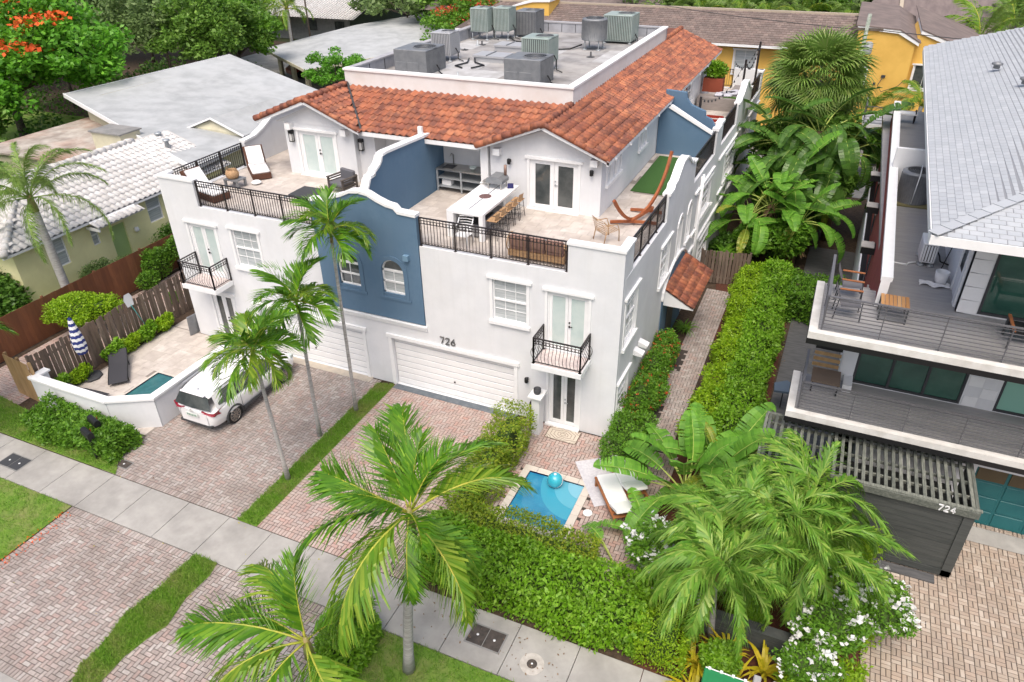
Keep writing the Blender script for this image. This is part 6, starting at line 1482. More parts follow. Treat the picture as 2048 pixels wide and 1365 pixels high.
# stainless outdoor kitchen in the alcove
t = thing('steel_counter', 'stainless outdoor kitchen counter with sink and open shelves against the blue divider', 'counter', (-8.1,5.3,ZT))
MB().box(-9.05,4.95,ZT+.86,-6.95,5.72,ZT+.91).build('worktop', STEEL, t)
for x in (-9.02,-7.98,-7.0):
    for y in (5.0,5.66): MB().box(x-.03,y-.03,ZT,x+.03,y+.03,ZT+.86).build('leg', GLV, t)
for z in (.18,.52): MB().box(-9.03,4.98,ZT+z,-6.97,5.70,ZT+z+.03).build('shelf', GLV, t)
MB().box(-8.85,5.1,ZT+.912,-8.4,5.55,ZT+.916).build('sink', DGREY, t)
MB().tube([(-8.62,5.64,ZT+.9),(-8.62,5.64,ZT+1.3),(-8.62,5.5,ZT+1.38),(-8.62,5.38,ZT+1.3)],.018,6).build('tap', STEEL, t)
t = MB().box(-8.9,5.1,ZT+.21,-8.5,5.4,ZT+.45).build('storage_box', W_TRIM, bevel=.02); tagp(t, 'white plastic box on the lowest shelf of the steel counter', 'box')
t = MB().lathe([(.06,0),(.16,.12),(.15,.12),(.05,.01)],(-7.6,5.3,ZT+.91),16).build('glass_bowl', GLASS_F); tagp(t, 'clear glass bowl standing on the steel counter', 'bowl')
# stools
def stool():
    t = thing('bar_stool', 'cane bar stool', 'bar stool', (0,0,0), 'cane bar stools along the bar table')
    b = MB()
    for dx,dy in ((-.17,-.17),(.17,-.17),(-.17,.17),(.17,.17)): MB().tube([(dx*1.15,dy*1.15,0),(dx*.85,dy*.85,.66)],.011,5).build('leg', BLACK, t)
    for z,k in ((.22,1.08),(.42,.98)):
        b.tube([(-.17*k,-.17*k,z),(.17*k,-.17*k,z),(.17*k,.17*k,z),(-.17*k,.17*k,z),(-.17*k,-.17*k,z)],.008,4)
    b.build('footrest', BLACK, t)
    MB().box(-.19,-.2,.66,.19,.2,.69).build('seat', CANE, t, bevel=.01)
    MB().grid(lambda u,v: (.16+.05*v+.05*(1-abs(2*u-1)**2)-.05, -.19+.38*u, .69+.25*v),8,2).build('backrest', CANE, t)
    return t
proto_stool = stool(); freeze_kids()
for i,y in enumerate((1.6,2.1,2.6,3.1,3.6)):
    place(proto_stool, (-5.0,y,ZT), .06*math.sin(i*3), ['cane bar stool closest to the railing end of the bar table','second cane bar stool counting from the railing end of the bar','middle one of the five cane bar stools beside the white bar table','fourth cane bar stool, next to the one under the pizza oven','cane bar stool under the pizza oven, closest to the french doors'][i], first=(i==0))
# slatted side chair at the end of the bar
def loop_chair(nm, label, x,y,rz,m,cush=None,w_=.6,z=ZT):
    t = thing(nm, label, 'chair', (x,y,z)); Mx = Matrix.Translation((x,y,z)) @ Matrix.Rotation(rz,4,'Z'); F = lambda a,d,q: Mx @ Vector((a,d,q))
    for s in (-1,1): MB().tube([F(s*w_/2,-.3,0),F(s*w_/2,-.28,.42),F(s*w_/2,-.2,.62),F(s*w_/2,.2,.64),F(s*w_/2,.36,.80)],.018,6).tube([F(s*w_/2,.32,0),F(s*w_/2,.22,.45)],.018,6).build('side_frame', m, t)
    b = MB()
    for i in range(8): b.bar(F(-w_/2,-.27+i*.075,.40-.01*i),F(w_/2,-.27+i*.075,.40-.01*i),.03,.015)
    b.build('seat', m, t)
    for i in range(6): MB().tube([F(-w_/2,.28+i*.025,.42+i*.085),F(0,.33+i*.025,.42+i*.085),F(w_/2,.28+i*.025,.42+i*.085)],.013,5).build('back_slat', m, t)
    if cush: MB().cbox(F(0,-.02,.45),(w_-.06,.5,.1),rz=rz).build('cushion', cush, t, bevel=.03)
    return t
loop_chair('armchair','light rattan armchair alone on the terrace near the white corner parapet', -1.45,2.9,2.5,CANE)
loop_chair('folding_chair','black and white woven chair pushed in at the railing end of the bar table', -5.75,.75,.1,W_TRIM,w_=.5)
# sofa at the railing
t = thing('outdoor_sofa', 'rattan sofa with dusty rose cushions behind the front railing', 'sofa', (-3.0,.75,ZT))
PINK = mat('dusty_rose',(0.33,0.20,0.16),.9,col2=(.27,.16,.13),scale=8)
MB().box(-3.95,.38,ZT+.1,-2.05,1.15,ZT+.3).build('base', CANE, t)
for i in range(3): MB().box(-3.9+i*.61,.42,ZT+.3,-3.32+i*.61,1.12,ZT+.44).build('seat_cushion', PINK, t, bevel=.03)
for i in range(3): MB().box(-3.9+i*.61,.36,ZT+.44,-3.32+i*.61,.52,ZT+.80).build('back_cushion', PINK, t, bevel=.03)
for x in (-4.02,-1.98): MB().ring((x,.75,ZT+.42),.3,.02,(0,1,0),(0,0,1),18,5).ring((x,.75,ZT+.42),.2,.012,(0,1,0),(0,0,1),18,4).build('arm_hoop', CANE, t)
b = MB()
for i in range(14): b.bar((-4.0+i*.154,.33,ZT+.1),(-4.0+i*.154,.31,ZT+.75),.012)
b.build('back_rods', CANE, t)
t = thing('side_table','round rattan side table just behind the corner of the railing','table',(-1.95,.8,ZT)); MB().lathe([(.28,0),(.28,.03)],(-1.95,.8,ZT+.5),18,smooth=False).build('table_top', CANE, t); MB().lathe([(.2,0),(.12,.25),(.2,.5)],(-1.95,.8,ZT),12).build('pedestal', CANE, t)
# hammock stand
t = thing('hammock_stand', 'curved reddish wood hammock stand, empty, on the terrace corner', 'hammock stand', (-.95,5.1,ZT))
WARM = mat('hammock_wood',(0.36,0.12,0.045),.45,col2=(.28,.08,.03),scale=5)
def arc_beam(p0,p1,p2,w_,h_,name):
    P_ = [Vector(p0)*(1-s)**2+Vector(p1)*2*s*(1-s)+Vector(p2)*s*s for s in [i/10 for i in range(11)]]
    b = MB()
    for a,c in zip(P_,P_[1:]): b.bar(a,c+(c-a)*.1,w_,h_)
    b.build(name, WARM, t)
arc_beam((-1.45,3.55,ZT+1.15),(-1.1,4.3,ZT-.15),(-.8,5.1,ZT+.25),.09,.10,'curved_arm'); arc_beam((-.85,5.0,ZT+.2),(-.45,6.1,ZT+.45),(-.3,6.6,ZT+2.05),.09,.10,'curved_arm')
arc_beam((-1.75,4.3,ZT+.06),(-.9,4.45,ZT+.18),(-.2,4.75,ZT+.06),.09,.09,'foot'); arc_beam((-1.4,5.7,ZT+.06),(-.7,5.6,ZT+.18),(-.1,5.75,ZT+.06),.09,.09,'foot')
MB().bar((-1.0,4.4,ZT+.18),(-.6,5.7,ZT+.25),.10,.10).build('base_beam', WARM, t)
# drains in terrace floors
for lb,x,y in (('small round floor drain on the bar terrace',-3.3,2.2),('small round floor drain on the lounge terrace',-14.2,2.2)):
    t = MB().lathe([(.12,0),(.11,.01)],(x,y,ZT-.004),16,smooth=False).build('floor_drain', STEEL); tagp(t, lb, 'drain')
# ================================================================== left terrace furniture
def wicker_lounger(label, x,y,rz,back=True):
    t = thing('chaise_lounge', label, 'chaise lounge', (x,y,ZT)); Mx = Matrix.Translation((x,y,ZT)) @ Matrix.Rotation(rz,4,'Z'); F = lambda a,d,z: Mx @ Vector((a,d,z))
    MB().box(-.38,-1.0,.02,.38,.7,.26,F).build('base', WICK, t, bevel=.015)
    MB().box(-.35,-.98,.26,.35,.35,.38,F).build('seat_cushion', WHITEF, t, bevel=.04)
    MB().add([F(-.4,.3,.25),F(.4,.3,.25),F(.4,.85,.95),F(-.4,.85,.95),F(-.4,.42,.2),F(.4,.42,.2),F(.4,.95,.9),F(-.4,.95,.9)],[(0,1,2,3),(4,5,6,7),(0,4,7,3),(1,5,6,2),(3,2,6,7)]).build('backrest', WICK, t)
    MB().add([F(-.32,.27,.36),F(.32,.27,.36),F(.32,.74,.93),F(-.32,.74,.93),F(-.32,.17,.42),F(.32,.17,.42),F(.32,.66,.98),F(-.32,.66,.98)],[(0,1,2,3),(4,5,6,7),(0,4,7,3),(1,5,6,2),(3,2,6,7),(0,1,5,4)]).build('back_cushion', WHITEF, t)
    MB().cbox(F(.05,.1,.44),(.5,.36,.12),rz=rz).build('pillow', WHITEF, t, bevel=.04); return t
wicker_lounger('brown wicker chaise with white cushions beside the scroll parapet and side railing', -17.15,4.05,.85)
wicker_lounger('brown wicker chaise with white cushions tight against the front railing corner', -17.2,1.1,1.35)
t = thing('low_table','low grey side table between the two wicker chaises','table',(-16.9,2.35,ZT)); MB().box(-17.25,2.1,ZT+.3,-16.55,2.65,ZT+.35).build('table_top', GREYM, t)
for a,c in ((-17.2,2.15),(-16.6,2.15),(-17.2,2.6),(-16.6,2.6)): MB().box(a-.04,c-.04,ZT,a+.04,c+.04,ZT+.3).build('leg', GREYM, t)
t = thing('basket','round natural woven basket with two handles on the low grey table','basket',(-16.95,2.35,ZT+.35))
MB().lathe([(.18,0),(.25,.08),(.27,.2),(.2,.36),(.18,.36),(.24,.2),(.2,.06)],(-16.95,2.35,ZT+.35),20).build('body', CANE, t)
for s in (-1,1): MB().ring((-16.95+s*.21,2.35,ZT+.72),.06,.012,(0,1,0),(0,0,1),10,5).build('handle', CANE, t)
t = MB().lathe([(.02,0),(.2,.05),(.22,.09),(.15,.14),(.02,.16)],(-16.3,2.9,ZT),8).build('floor_cushion', WHITEF); tagp(t,'small pale cushion lying on the floor by the chaise','cushion')
t = thing('patio_armchair','dark wood armchair with charcoal cushions beside the blue divider','armchair',(-12.4,3.55,ZT))
DW_ = mat('dark_grey_wood',(0.10,0.085,0.075),.8); Mx = Matrix.Translation((-12.5,3.55,ZT)) @ Matrix.Rotation(-.25,4,'Z'); F = lambda a,d,z: Mx @ Vector((a,d,z))
for s in (-1,1):
    MB().box(s*.42-.03,-.38,0,s*.42+.03,-.30,.6,F).build('leg', DW_, t); MB().box(s*.42-.03,.32,0,s*.42+.03,.40,.66,F).build('leg', DW_, t)
    for z in (.28,.38,.48): MB().box(s*.42-.012,-.3,z,s*.42+.012,.32,z+.05,F).build('arm_slat', DW_, t)
    MB().box(s*.42-.05,-.4,.58,s*.42+.05,.4,.62,F).build('armrest', DW_, t)
MB().box(-.39,-.36,.22,.39,.36,.28,F).build('seat_frame', DW_, t); MB().box(-.38,-.36,.28,.38,.3,.42,F).build('seat_cushion', GREYF, t, bevel=.03); MB().box(-.38,.24,.40,.38,.4,.80,F).build('back_cushion', GREYF, t, bevel=.03)
t = thing('patio_armchair','second charcoal seat half hidden behind the curved end of the blue divider','armchair',(-10.4,2.6,ZT)); MB().box(-10.9,1.2,ZT+.1,-10.0,3.0,ZT+.42).build('seat_cushion', GREYF, t, bevel=.03); MB().box(-10.15,1.2,ZT+.42,-9.95,3.0,ZT+.8).build('back_cushion', GREYF, t, bevel=.03)
t = thing('coffee_table','low black square coffee table in front of the dark wood armchair','table',(-13.1,2.2,ZT)); MB().box(-13.7,1.7,ZT+.28,-12.6,2.7,ZT+.34).build('table_top', DGREY, t, bevel=.01); MB().box(-13.5,1.9,ZT,-12.8,2.5,ZT+.28).build('pedestal', BLACK, t)
# ================================================================== far side terrace
t = thing('planter_box','rust-red steel planter box with a leafy green plant on the far terrace','planter',(-1.55,22.6,ZT)); MB().box(-2.15,22.2,ZT+.65,-1.1,22.8,ZT+1.35).build('box', mat('corten',(0.26,0.06,0.03),.8), t)
P,d = ell_pts(1500,(-1.6,22.5,ZT+1.75),(.65,.45,.5),.1); npmesh('foliage', leaves(P,.16,outward=d), G_BRIGHT, t)
t = thing('banquette','built-in grey wood corner bench with pale cushions on the far terrace','bench',(-.9,21.5,ZT)); MB().box(-2.15,21.0,ZT,-.1,21.9,ZT+.62).build('bench_body', mat('grey_wood_panel',(.30,.27,.25),.8,col2=(.24,.21,.2),stretch=(1,1,12)), t); MB().box(-.75,21.9,ZT,-.1,24.5,ZT+.62).build('bench_side', mat('grey_wood_panel',(.3,.27,.25),.8), t)
for i in range(3): MB().cbox((-.9+i*.2,21.6+i*.35,ZT+.7),(.9,.5,.14),rz=.5*i).build('cushion', mat('pale_lilac_fabric',(.50,.50,.56),.9), t, bevel=.05)
t = thing('storage_crate','open red slatted crate with white lettering standing by the side railing','crate',(-.55,16.6,ZT))
for z in (.02,.2,.38,.56): MB().box(-.95,16.0,ZT+z,-.15,16.05,ZT+z+.12).box(-.95,17.35,ZT+z,-.15,17.4,ZT+z+.12).build('slat', RPLAST, t); MB().box(-.95,16.05,ZT+z,-.9,17.35,ZT+z+.12).box(-.2,16.05,ZT+z,-.15,17.35,ZT+z+.12).build('slat', RPLAST, t)
MB().box(-.75,15.98,ZT+.42,-.35,16.0,ZT+.48).build('lettering', W_TRIM, t)
for i,(x,y,h,lb) in enumerate(((-.75,13.95,2.3,'dark iron light pole beside the blue cross wall'),(.05,21.2,2.6,'slim dark string-light pole beside the far bench'),(.3,24.2,3.0,'tallest dark string-light pole by the last railing'))):
    t = thing('light_pole', lb, 'pole', (x,y,ZT)); MB().box(x-.05,y-.05,ZT,x+.05,y+.05,ZT+h).build('post', IRON, t); MB().box(x-.08,y-.08,ZT,x+.08,y+.08,ZT+.03).build('base_plate', IRON, t)
b = MB(); A_,B_ = Vector((-.75,13.95,ZT+2.2)),Vector((.05,21.2,ZT+2.5)); C2 = Vector((.3,24.2,ZT+2.9)); D2 = Vector((-1.2,26.4,ZT+1.5))
bl = MB()
for p,q in ((A_,B_),(B_,C2),(C2,D2)):
    pp = [p.lerp(q,i/12)-Vector((0,0,.7*math.sin(PI*i/12))) for i in range(13)]; b.tube(pp,.008,4)
    for k in pp[1:-1]: bl.lathe([(.03,-.1),(.04,-.05),(.02,0)],tuple(k),6)
t = thing('string_lights','string of small dark bulbs sagging between the terrace poles','string lights',tuple(A_)); b.build('cable', BLACK, t); o = bl.build('bulbs', DGREY, t); o['kind']='stuff'
# ================================================================== patio by the pool
def sun_bed(label, x,y,rz,nm='sun_lounger',m=TEAK,cush=WHITEF,L_=1.95,z=0.0,raised=True):
    t = thing(nm, label, 'sun lounger', (x,y,z)); Mx = Matrix.Translation((x,y,z)) @ Matrix.Rotation(rz,4,'Z'); F = lambda a,d,q: Mx @ Vector((a,d,q))
    for s in (-1,1):
        MB().box(s*.33-.03,-L_/2,.26,s*.33+.03,L_/2,.33,F).build('side_rail', m, t)
        for d in (-L_/2+.1,L_/2-.1): MB().box(s*.33-.035,d-.035,0,s*.33+.035,d+.035,.26,F).build('leg', m, t)
    for i in range(10): MB().box(-.3,-L_/2+.02+i*.19,.33,.3,-L_/2+.14+i*.19,.345,F).build('slat', m, t)
    if cush:
        MB().box(-.31,-L_/2+.02,.346,.31,.38,.42,F).build('cushion', cush, t, bevel=.03)
        MB().add([F(-.31,.36,.35),F(.31,.36,.35),F(.31,L_/2,.62),F(-.31,L_/2,.62),F(-.31,.34,.43),F(.31,.34,.43),F(.31,L_/2-.04,.70),F(-.31,L_/2-.04,.70)],[(0,1,2,3),(4,5,6,7),(0,4,7,3),(1,5,6,2),(3,2,6,7),(0,1,5,4)]).build('back_cushion', cush, t)
    return t
sun_bed('teak lounger with white cushion nearer the entry door, half under the big leaves', 1.05,-1.95,PI+.62)
sun_bed('teak lounger with white cushion nearer the pool, feet end on the pale rug', 1.0,-2.95,PI+.62)
t = MB().box(-.62,-1.05,0,.62,1.05,.012,F=lambda a,d,z: Matrix.Rotation(.62,4,'Z')@Vector((a,d,0))+Vector((.35,-2.1,.018+z))).build('rug', mat('pale_lilac_rug',(0.50,0.49,0.53),.95,col2=(.60,.59,.62),scale=14,stretch=(1,1,1)), origin=(.35,-2.1,.01)); tagp(t,'pale lilac outdoor rug under the two teak loungers','rug')
t = MB().grid(lambda u,v: (1.55+u*.5,-3.7+v*.35,.45+.05*math.sin(8*u)*math.cos(7*v)-.3*max(0,v-.7)),10,8).build('towel', mat('striped_towel',(.62,.5,.52),.95,col2=(.75,.7,.7),scale=20), origin=(1.7,-3.5,.4)); tagp(t,'pinkish towel dropped on the poolside lounger','towel')
t = thing('beach_ball','turquoise inflatable ball floating at the pool edge','ball',(-1.0,-2.85,-.02)); MB().lathe([(.0,-.25)]+[(.25*math.cos(a),.25*math.sin(a)) for a in np.linspace(-1.4,1.4,9)]+[(0,.25)],(-1.0,-2.85,.20),20).build('shell', mat('ball_blue',(0.02,0.38,0.50),.25,spec=.7,col2=(.10,.50,.60),scale=3,amt=.6), t)
b = MB(); b.ring((-1.0,-2.85,.20),.252,.006,(1,0,0),(0,.7,.7),20,4).lathe([(.05,0),(.03,.01)],(-1.0,-2.85,.445),10); b.build('seam', W_TRIM, t)
# door mat with a lattice pattern
t = thing('door_mat','cream door mat with a brown lattice medallion in front of the entry doors','door mat',(-1.62,-.47,0)); FM = lambda a,d,z: Vector((-1.62+a,-.45+d-.03*a,z))
MB().box(-.56,-.34,.012,.56,.34,.024,FM).build('mat_base', mat('mat_cream',(.56,.50,.42),.95), t)
MBR = mat('mat_brown',(.10,.06,.045),.95); b = MB()
for s in (-1,1): b.box(-.56,s*.34-.012,.0245,.56,s*.34+.012,.026,FM).box(s*.56-.012,-.34,.0245,s*.56+.012,.34,.026,FM)
for R_ in (.28,.2,.12,.06):
    n=16; pts=[FM(R_*1.5*math.cos(2*PI*i/n)*(1+.12*(i%2)),R_*math.sin(2*PI*i/n)*(1+.12*(i%2)),.026) for i in range(n+1)]; b.tube(pts,.007,4)
for sx in (-1,1):
    for sy in (-1,1):
        for R_ in (.16,.09): b.tube([FM(sx*.56-sx*R_*1.3*math.cos(PI/2*i/6),sy*.34-sy*R_*math.sin(PI/2*i/6),.026) for i in range(7)],.007,4)
o = b.build('mat_pattern', MBR, t); o['kind']='stuff'
# ================================================================== side yard things
def sling(label,x,y,rz):
    t = thing('sun_lounger', label, 'sun lounger', (x,y,0)); Mx = Matrix.Translation((x,y,0.01)) @ Matrix.Rotation(rz,4,'Z'); F = lambda a,d,q: Mx @ Vector((a,d,q))
    pr = lambda v: .16+.10*math.sin(v*PI*.9)+(max(0,v-.6)**1.3)*1.1
    MB().grid(lambda u,v: F(-.33+.66*u,-1.0+2.0*v,pr(v)),4,14).build('sling_seat', mat('charcoal_sling',(0.045,0.045,0.052),.8), t)
    for s in (-1,1): MB().tube([F(s*.34,-1.0+2.0*i/10,pr(i/10)-.01) for i in range(11)],.02,6).tube([F(s*.34,-.7,.2),F(s*.34,-.75,0)],.02,5).tube([F(s*.34,.4,.25),F(s*.34,.5,0)],.02,5).build('side_frame', BLACK, t)
    return t
sling('charcoal sling lounger lying across the middle of the small yard', -19.1,-3.6,.82); sling('charcoal sling lounger tucked behind the white yard wall', -19.0,-5.45,1.75)
t = thing('parasol','closed navy and white striped parasol in the small yard','parasol',(-19.9,-4.25,0))
MB().tube([(-19.9,-4.25,0),(-19.85,-4.25,2.75)],.022,8).build('pole', BLACK, t)
NAVY = mat('navy_canvas',(0.03,0.045,0.20),.9); WHC = mat('white_canvas',(.8,.8,.8),.9); prof_ = [(.04,2.72),(.09,2.5),(.14,2.2),(.19,1.9),(.22,1.55),(.2,1.3),(.16,1.15)]
b = MB()
for k in range(13):
    z0, z1 = 2.72-k*.121, 2.72-(k+1)*.121; r0, r1 = np.interp(-z0,[-p[1] for p in prof_],[p[0] for p in prof_]), np.interp(-z1,[-p[1] for p in prof_],[p[0] for p in prof_])
    b.mat(k%2); n=24
    vs = [(-19.87+r*(1+.16*math.cos(8*a))*math.cos(a),-4.25+r*(1+.16*math.cos(8*a))*math.sin(a),z) for r,z in ((r0,z0),(r1,z1)) for a in [2*PI*i/n for i in range(n)]]
    b.add(vs,[(i,(i+1)%n,n+(i+1)%n,n+i) for i in range(n)],True)
b.build('canopy',[NAVY,WHC],t)
MB().lathe([(.42,0),(.42,.07),(.36,.1),(.08,.12),(.06,.3)],(-19.9,-4.25,.01),8,smooth=False).build('base', DGREY, t)
t = thing('pool_net','white pool skimmer net with a teal pole leaning on the shadow box fence','pool net',(-20.15,-1.5,0)); MB().tube([(-20.0,-1.2,.6),(-20.2,-1.45,1.75)],.015,6).build('handle', mat('teal_pole',(.02,.25,.24),.4), t)
b = MB(); b.add([(-20.2,-1.62,1.7),(-20.2,-1.3,1.7),(-20.24,-1.26,2.05),(-20.24,-1.35,2.25),(-20.24,-1.6,2.25),(-20.24,-1.68,2.05)],[(0,1,2,3,4,5)]); b.build('mesh_head', mat('net_mesh',(.6,.62,.65),.7), t)
t = MB().box(-.25,-.03,0,.25,.03,.93).build('leaning_board', GREYM, bevel=.01); 
t.location = (-18.55,-.12,.02); t.rotation_euler=(.1,0,1.4); tagp(t,'plain grey panel leaning by the corner of the town house in the side yard','panel')
def mailbox(label,x,y,rz):
    t = thing('mailbox', label, 'mailbox', (x,y,0)); Mx = Matrix.Translation((x,y,0)) @ Matrix.Rotation(rz,4,'Z'); F = lambda a,d,q: Mx @ Vector((a,d,q))
    MB().box(-.04,-.04,0,.04,.04,1.0,F).build('post', BLACK, t)
    pts = [(-.1,0),(.1,0),(.1,.14)]+[(.1*math.cos(a),.14+.1*math.sin(a)) for a in np.linspace(.3,2.84,6)]+[(-.1,.14)]
    MB().prism(pts,-.27,.27,lambda a,d,z: F(a,d,1.0+z)).build('box', BLACK, t); MB().box(.1,-.05,1.1,.115,-.02,1.25,F).build('flag', mat('flag_red',(.3,.03,.02),.5), t)
mailbox('black mailbox standing in the hedge nearer the white yard wall', -15.9,-7.1,1.3); mailbox('black mailbox at the pavement side of the low hedge', -15.55,-7.65,1.3)
t = thing('meter_cabinet','white utility pipes and valve at the foot of the white yard wall','pipework',(-15.5,-6.4,0)); MB().tube([(-15.9,-6.45,.35),(-15.1,-6.3,.35)],.06,8).tube([(-15.5,-6.4,0),(-15.5,-6.4,.7)],.02,6).build('pipe', W_TRIM, t); MB().lathe([(.06,0),(.07,.1),(.04,.2)],(-15.2,-6.35,.1),8).build('valve', BLACK, t)
# bins, posts bottom right
t = thing('wheelie_bin','green lidded bin at the street edge among yellow leaves','bin',(5.1,-8.5,0)); GB = mat('bin_green',(0.02,0.20,0.07),.5)
MB().prism([(4.72,0.05),(5.52,0.05),(5.6,1.0),(4.64,1.0)],-8.9,-8.2,lambda a,d,z: Vector((a,d,z))).build('body', GB, t); MB().box(4.6,-8.95,1.0,5.64,-8.12,1.06).build('lid', GB, t, bevel=.02); MB().box(4.72,-8.85,1.06,5.52,-8.3,1.075).build('lid_panel', GB, t)
for i in range(4): MB().box(4.68+i*.26,-8.15,1.06,4.74+i*.26,-8.09,1.09).build('hinge', W_TRIM, t)
MB().bar((4.62,-8.1,1.02),(5.6,-8.1,1.02),.03).build('handle', W_TRIM, t)
for x,lb in ((5.72,'grey post top standing next to the green bin'),(6.12,'grey post top farther from the green bin, under the flowering bush')):
    t = MB().box(x-.08,-8.25,0,x+.08,-8.0,1.25).build('fence_post', mat('grey_post',(0.36,0.36,0.35),.8,col2=(.28,.28,.27)), bevel=.02); tagp(t, lb, 'post')
# modern neighbour's deck furniture
def sling_chair(label,x,y,rz,z=6.08):
    t = thing('deck_chair', label, 'chair', (x,y,z)); Mx = Matrix.Translation((x,y,z)) @ Matrix.Rotation(rz,4,'Z'); F = lambda a,d,q: Mx @ Vector((a,d,q))
    for s in (-1,1):
        MB().tube([F(s*.3,-.3,0),F(s*.3,-.28,.62),F(s*.3,.3,.62),F(s*.3,.36,0)],.018,6).build('side_frame', DGREY, t); MB().box(s*.3-.035,-.3,.63,s*.3+.035,.28,.65,F).build('armrest', TEAK, t)
    MB().grid(lambda u,v: F(-.27+.54*u,-.28+.5*v,.42-.04*v),2,4).build('seat', GREYF, t); MB().grid(lambda u,v: F(-.27+.54*u,.22+.2*v,.4+.5*v),2,4).build('backrest', GREYF, t); return t
sling_chair('grey sling deck chair with teak arms nearer the front railing', 6.15,.25,PI/2+.05); sling_chair('grey sling deck chair with teak arms nearer the red wall', 6.15,1.45,PI/2)
t = thing('deck_table','slatted teak side table beside the deck chairs','table',(7.2,.6,6.08))
for i in range(7): MB().box(6.9+i*.1,.3,6.56,6.985+i*.1,.95,6.585).build('slat', mat('bright_teak',(0.50,0.26,0.10),.6,rnd=[(0.52,.28,.11),(.45,.22,.08),(.56,.32,.14)]), t)
for a in (6.92,7.57):
    for c in (.33,.92): MB().box(a-.02,c-.02,6.08,a+.02,c+.02,6.56).build('leg', DGREY, t)
MB().box(6.92,.33,6.12,7.57,.92,6.13).build('lower_shelf', GREYM, t)
t = thing('deck_bench','black bench with teak arms against the green glass doors','bench',(10.3,.5,6.08)); MB().box(9.9,.2,6.4,12.5,.8,6.5).build('seat', BLACK, t); MB().box(9.85,-.1,6.62,9.92,.8,6.66).build('armrest', TEAK, t)
for y in (0.0,.75): MB().bar((9.88,y,6.08),(9.88,y,6.62),.05).build('leg', DGREY, t)
t = thing('outdoor_table','low woven table tucked on the lower balcony corner','table',(6.0,1.1,3.12)); MB().box(5.7,.7,3.5,6.5,1.5,3.54).build('table_top', mat('woven_brown',(.16,.12,.09),.9), t)
for a in (5.75,6.45):
    for c in (.75,1.45): MB().box(a-.02,c-.02,3.12,a+.02,c+.02,3.5).build('leg', BLACK, t)
t = thing('slatted_box','dark slatted screen box standing on the lower balcony','planter',(6.1,1.5,3.12))
for j in range(6): MB().box(5.65,1.5,3.6+j*.2,6.4,1.54,3.6+j*.2+.1).build('slat', FENCE_T if j<3 else BLACK, t)
t = thing('garden_parasol','closed slate blue parasol lying over the dark side deck','parasol',(5.0,3.9,0)); MB().prism([(4.75,3.6),(5.35,3.7),(5.5,4.1),(5.1,4.4),(4.7,4.1)],.9,.98,lambda a,d,z: Vector((a,z,d))).build('canopy', mat('slate_blue',(.07,.10,.14),.8), t); MB().tube([(5.05,4.0,0),(5.05,4.0,.9)],.02,6).build('pole', BLACK, t)
t = thing('roof_chair','black framed chair with white seat at the far end of the neighbour\'s deck','chair',(7.9,21.5,6.08)); MB().box(7.5,21.2,6.5,8.4,21.8,6.56).build('seat', W_TRIM, t)
for x in (7.5,8.3): MB().ring((x,21.5,6.4),.3,.03,(0,1,0),(0,0,1),14,5).build('arm_hoop', BLACK, t)
# ================================================================== hedges and shrubs
hedge('hedge','long bright green clipped hedge between the pavement and the little pool', [(-3.15,2.95,-7.85,-6.35,0,1.22),(-3.3,-2.2,-7.6,-6.6,0,1.15)], 26000, .105, G_BRIGHT, depth=.16, lump=.16)
hedge('hedge','finer yellow-green clipped hedge block at the right end of the long front hedge', [(2.95,4.1,-7.95,-6.55,0,1.15)], 9000, .055, G_LIME, depth=.12)
hedge('hedge','bronze-green croton hedge between the pool and the bright front hedge', [(-2.9,1.3,-6.25,-5.35,0,1.08)], 13000, .075, G_CROT, depth=.14, lump=.16)
hedge('hedge','croton hedge running from the entry gate towards the pavement beside the main drive', [(-3.45,-2.45,-2.9,-1.3,0,1.5),(-3.5,-2.5,-5.4,-2.9,0,1.3)], 15000, .07, G_CROT, depth=.16, lump=.18)
hedge('hedge','fine lime green hedge edging the brick garden path', [(2.3,3.2,.2,4.3,0,.95),(2.45,3.25,5.2,8.6,0,1.05),(2.3,3.25,8.6,13.6,0,1.15)], 42000, .085, G_LIME, depth=.2, lump=.2)
hedge('hedge','glossy bright green hedge behind the lime one, along the dark side deck', [(3.2,4.35,-.6,13.9,0,1.25)], 38000, .10, G_BRIGHT, depth=.2, lump=.2)
hedge('hedge','short green hedge across the side deck towards the grey neighbour', [(4.5,6.5,10.6,12.9,0,1.4)], 9000, .11, G_MID, depth=.2, lump=.22)
hedge('hedge','low dark green hedge under the white yard wall with two mailboxes in it', [(-18.9,-14.9,-7.6,-6.5,0,.8)], 15000, .10, G_MID, depth=.16, lump=.18)
hedge('hedge','clipped green block hedge at the house corner below the red flowered shrub', [(.12,1.3,-1.5,.3,0,1.15)], 9000, .07, G_MID, depth=.14, lump=.14)
hedge('hedge','small leafy green hedge at the foot of the big palm by the pavement', [(-4.1,-3.1,-11.0,-9.75,0,.85)], 6500, .10, G_BRIGHT, depth=.16, lump=.18)
hedge('hedge','loose hedge of mixed leaves below the white flowering shrubs at the tan driveway', [(6.4,7.9,-8.4,-6.6,0,1.0)], 9000, .08, G_LIME, depth=.2, lump=.25)
hedge('hedge','yellow-green shrub border along the dark shed wall', [(7.0,8.1,-5.2,-2.6,0,1.3)], 8000, .09, G_LIME, depth=.2, lump=.25)
bush('flowering_shrub','dark leaved shrub dotted with red flowers against the white side wall', [((.6,1.4,.95),(.6,1.1,.95)),((.6,3.2,1.05),(.6,1.2,1.0)),((.6,4.9,.9),(.6,.9,.95)),((.85,2.3,.7),(.5,.9,.7))], 20000, .085, G_MID, flowers=(FL_R,330,.05))
bush('shrub','round lime green shrub clipped like a ball in front of the red-brown fence', [((-22.9,-2.0,1.25),(1.15,1.15,.75)),((-22.3,-1.5,1.2),(.8,.9,.6))], 14000, .10, G_LIME)
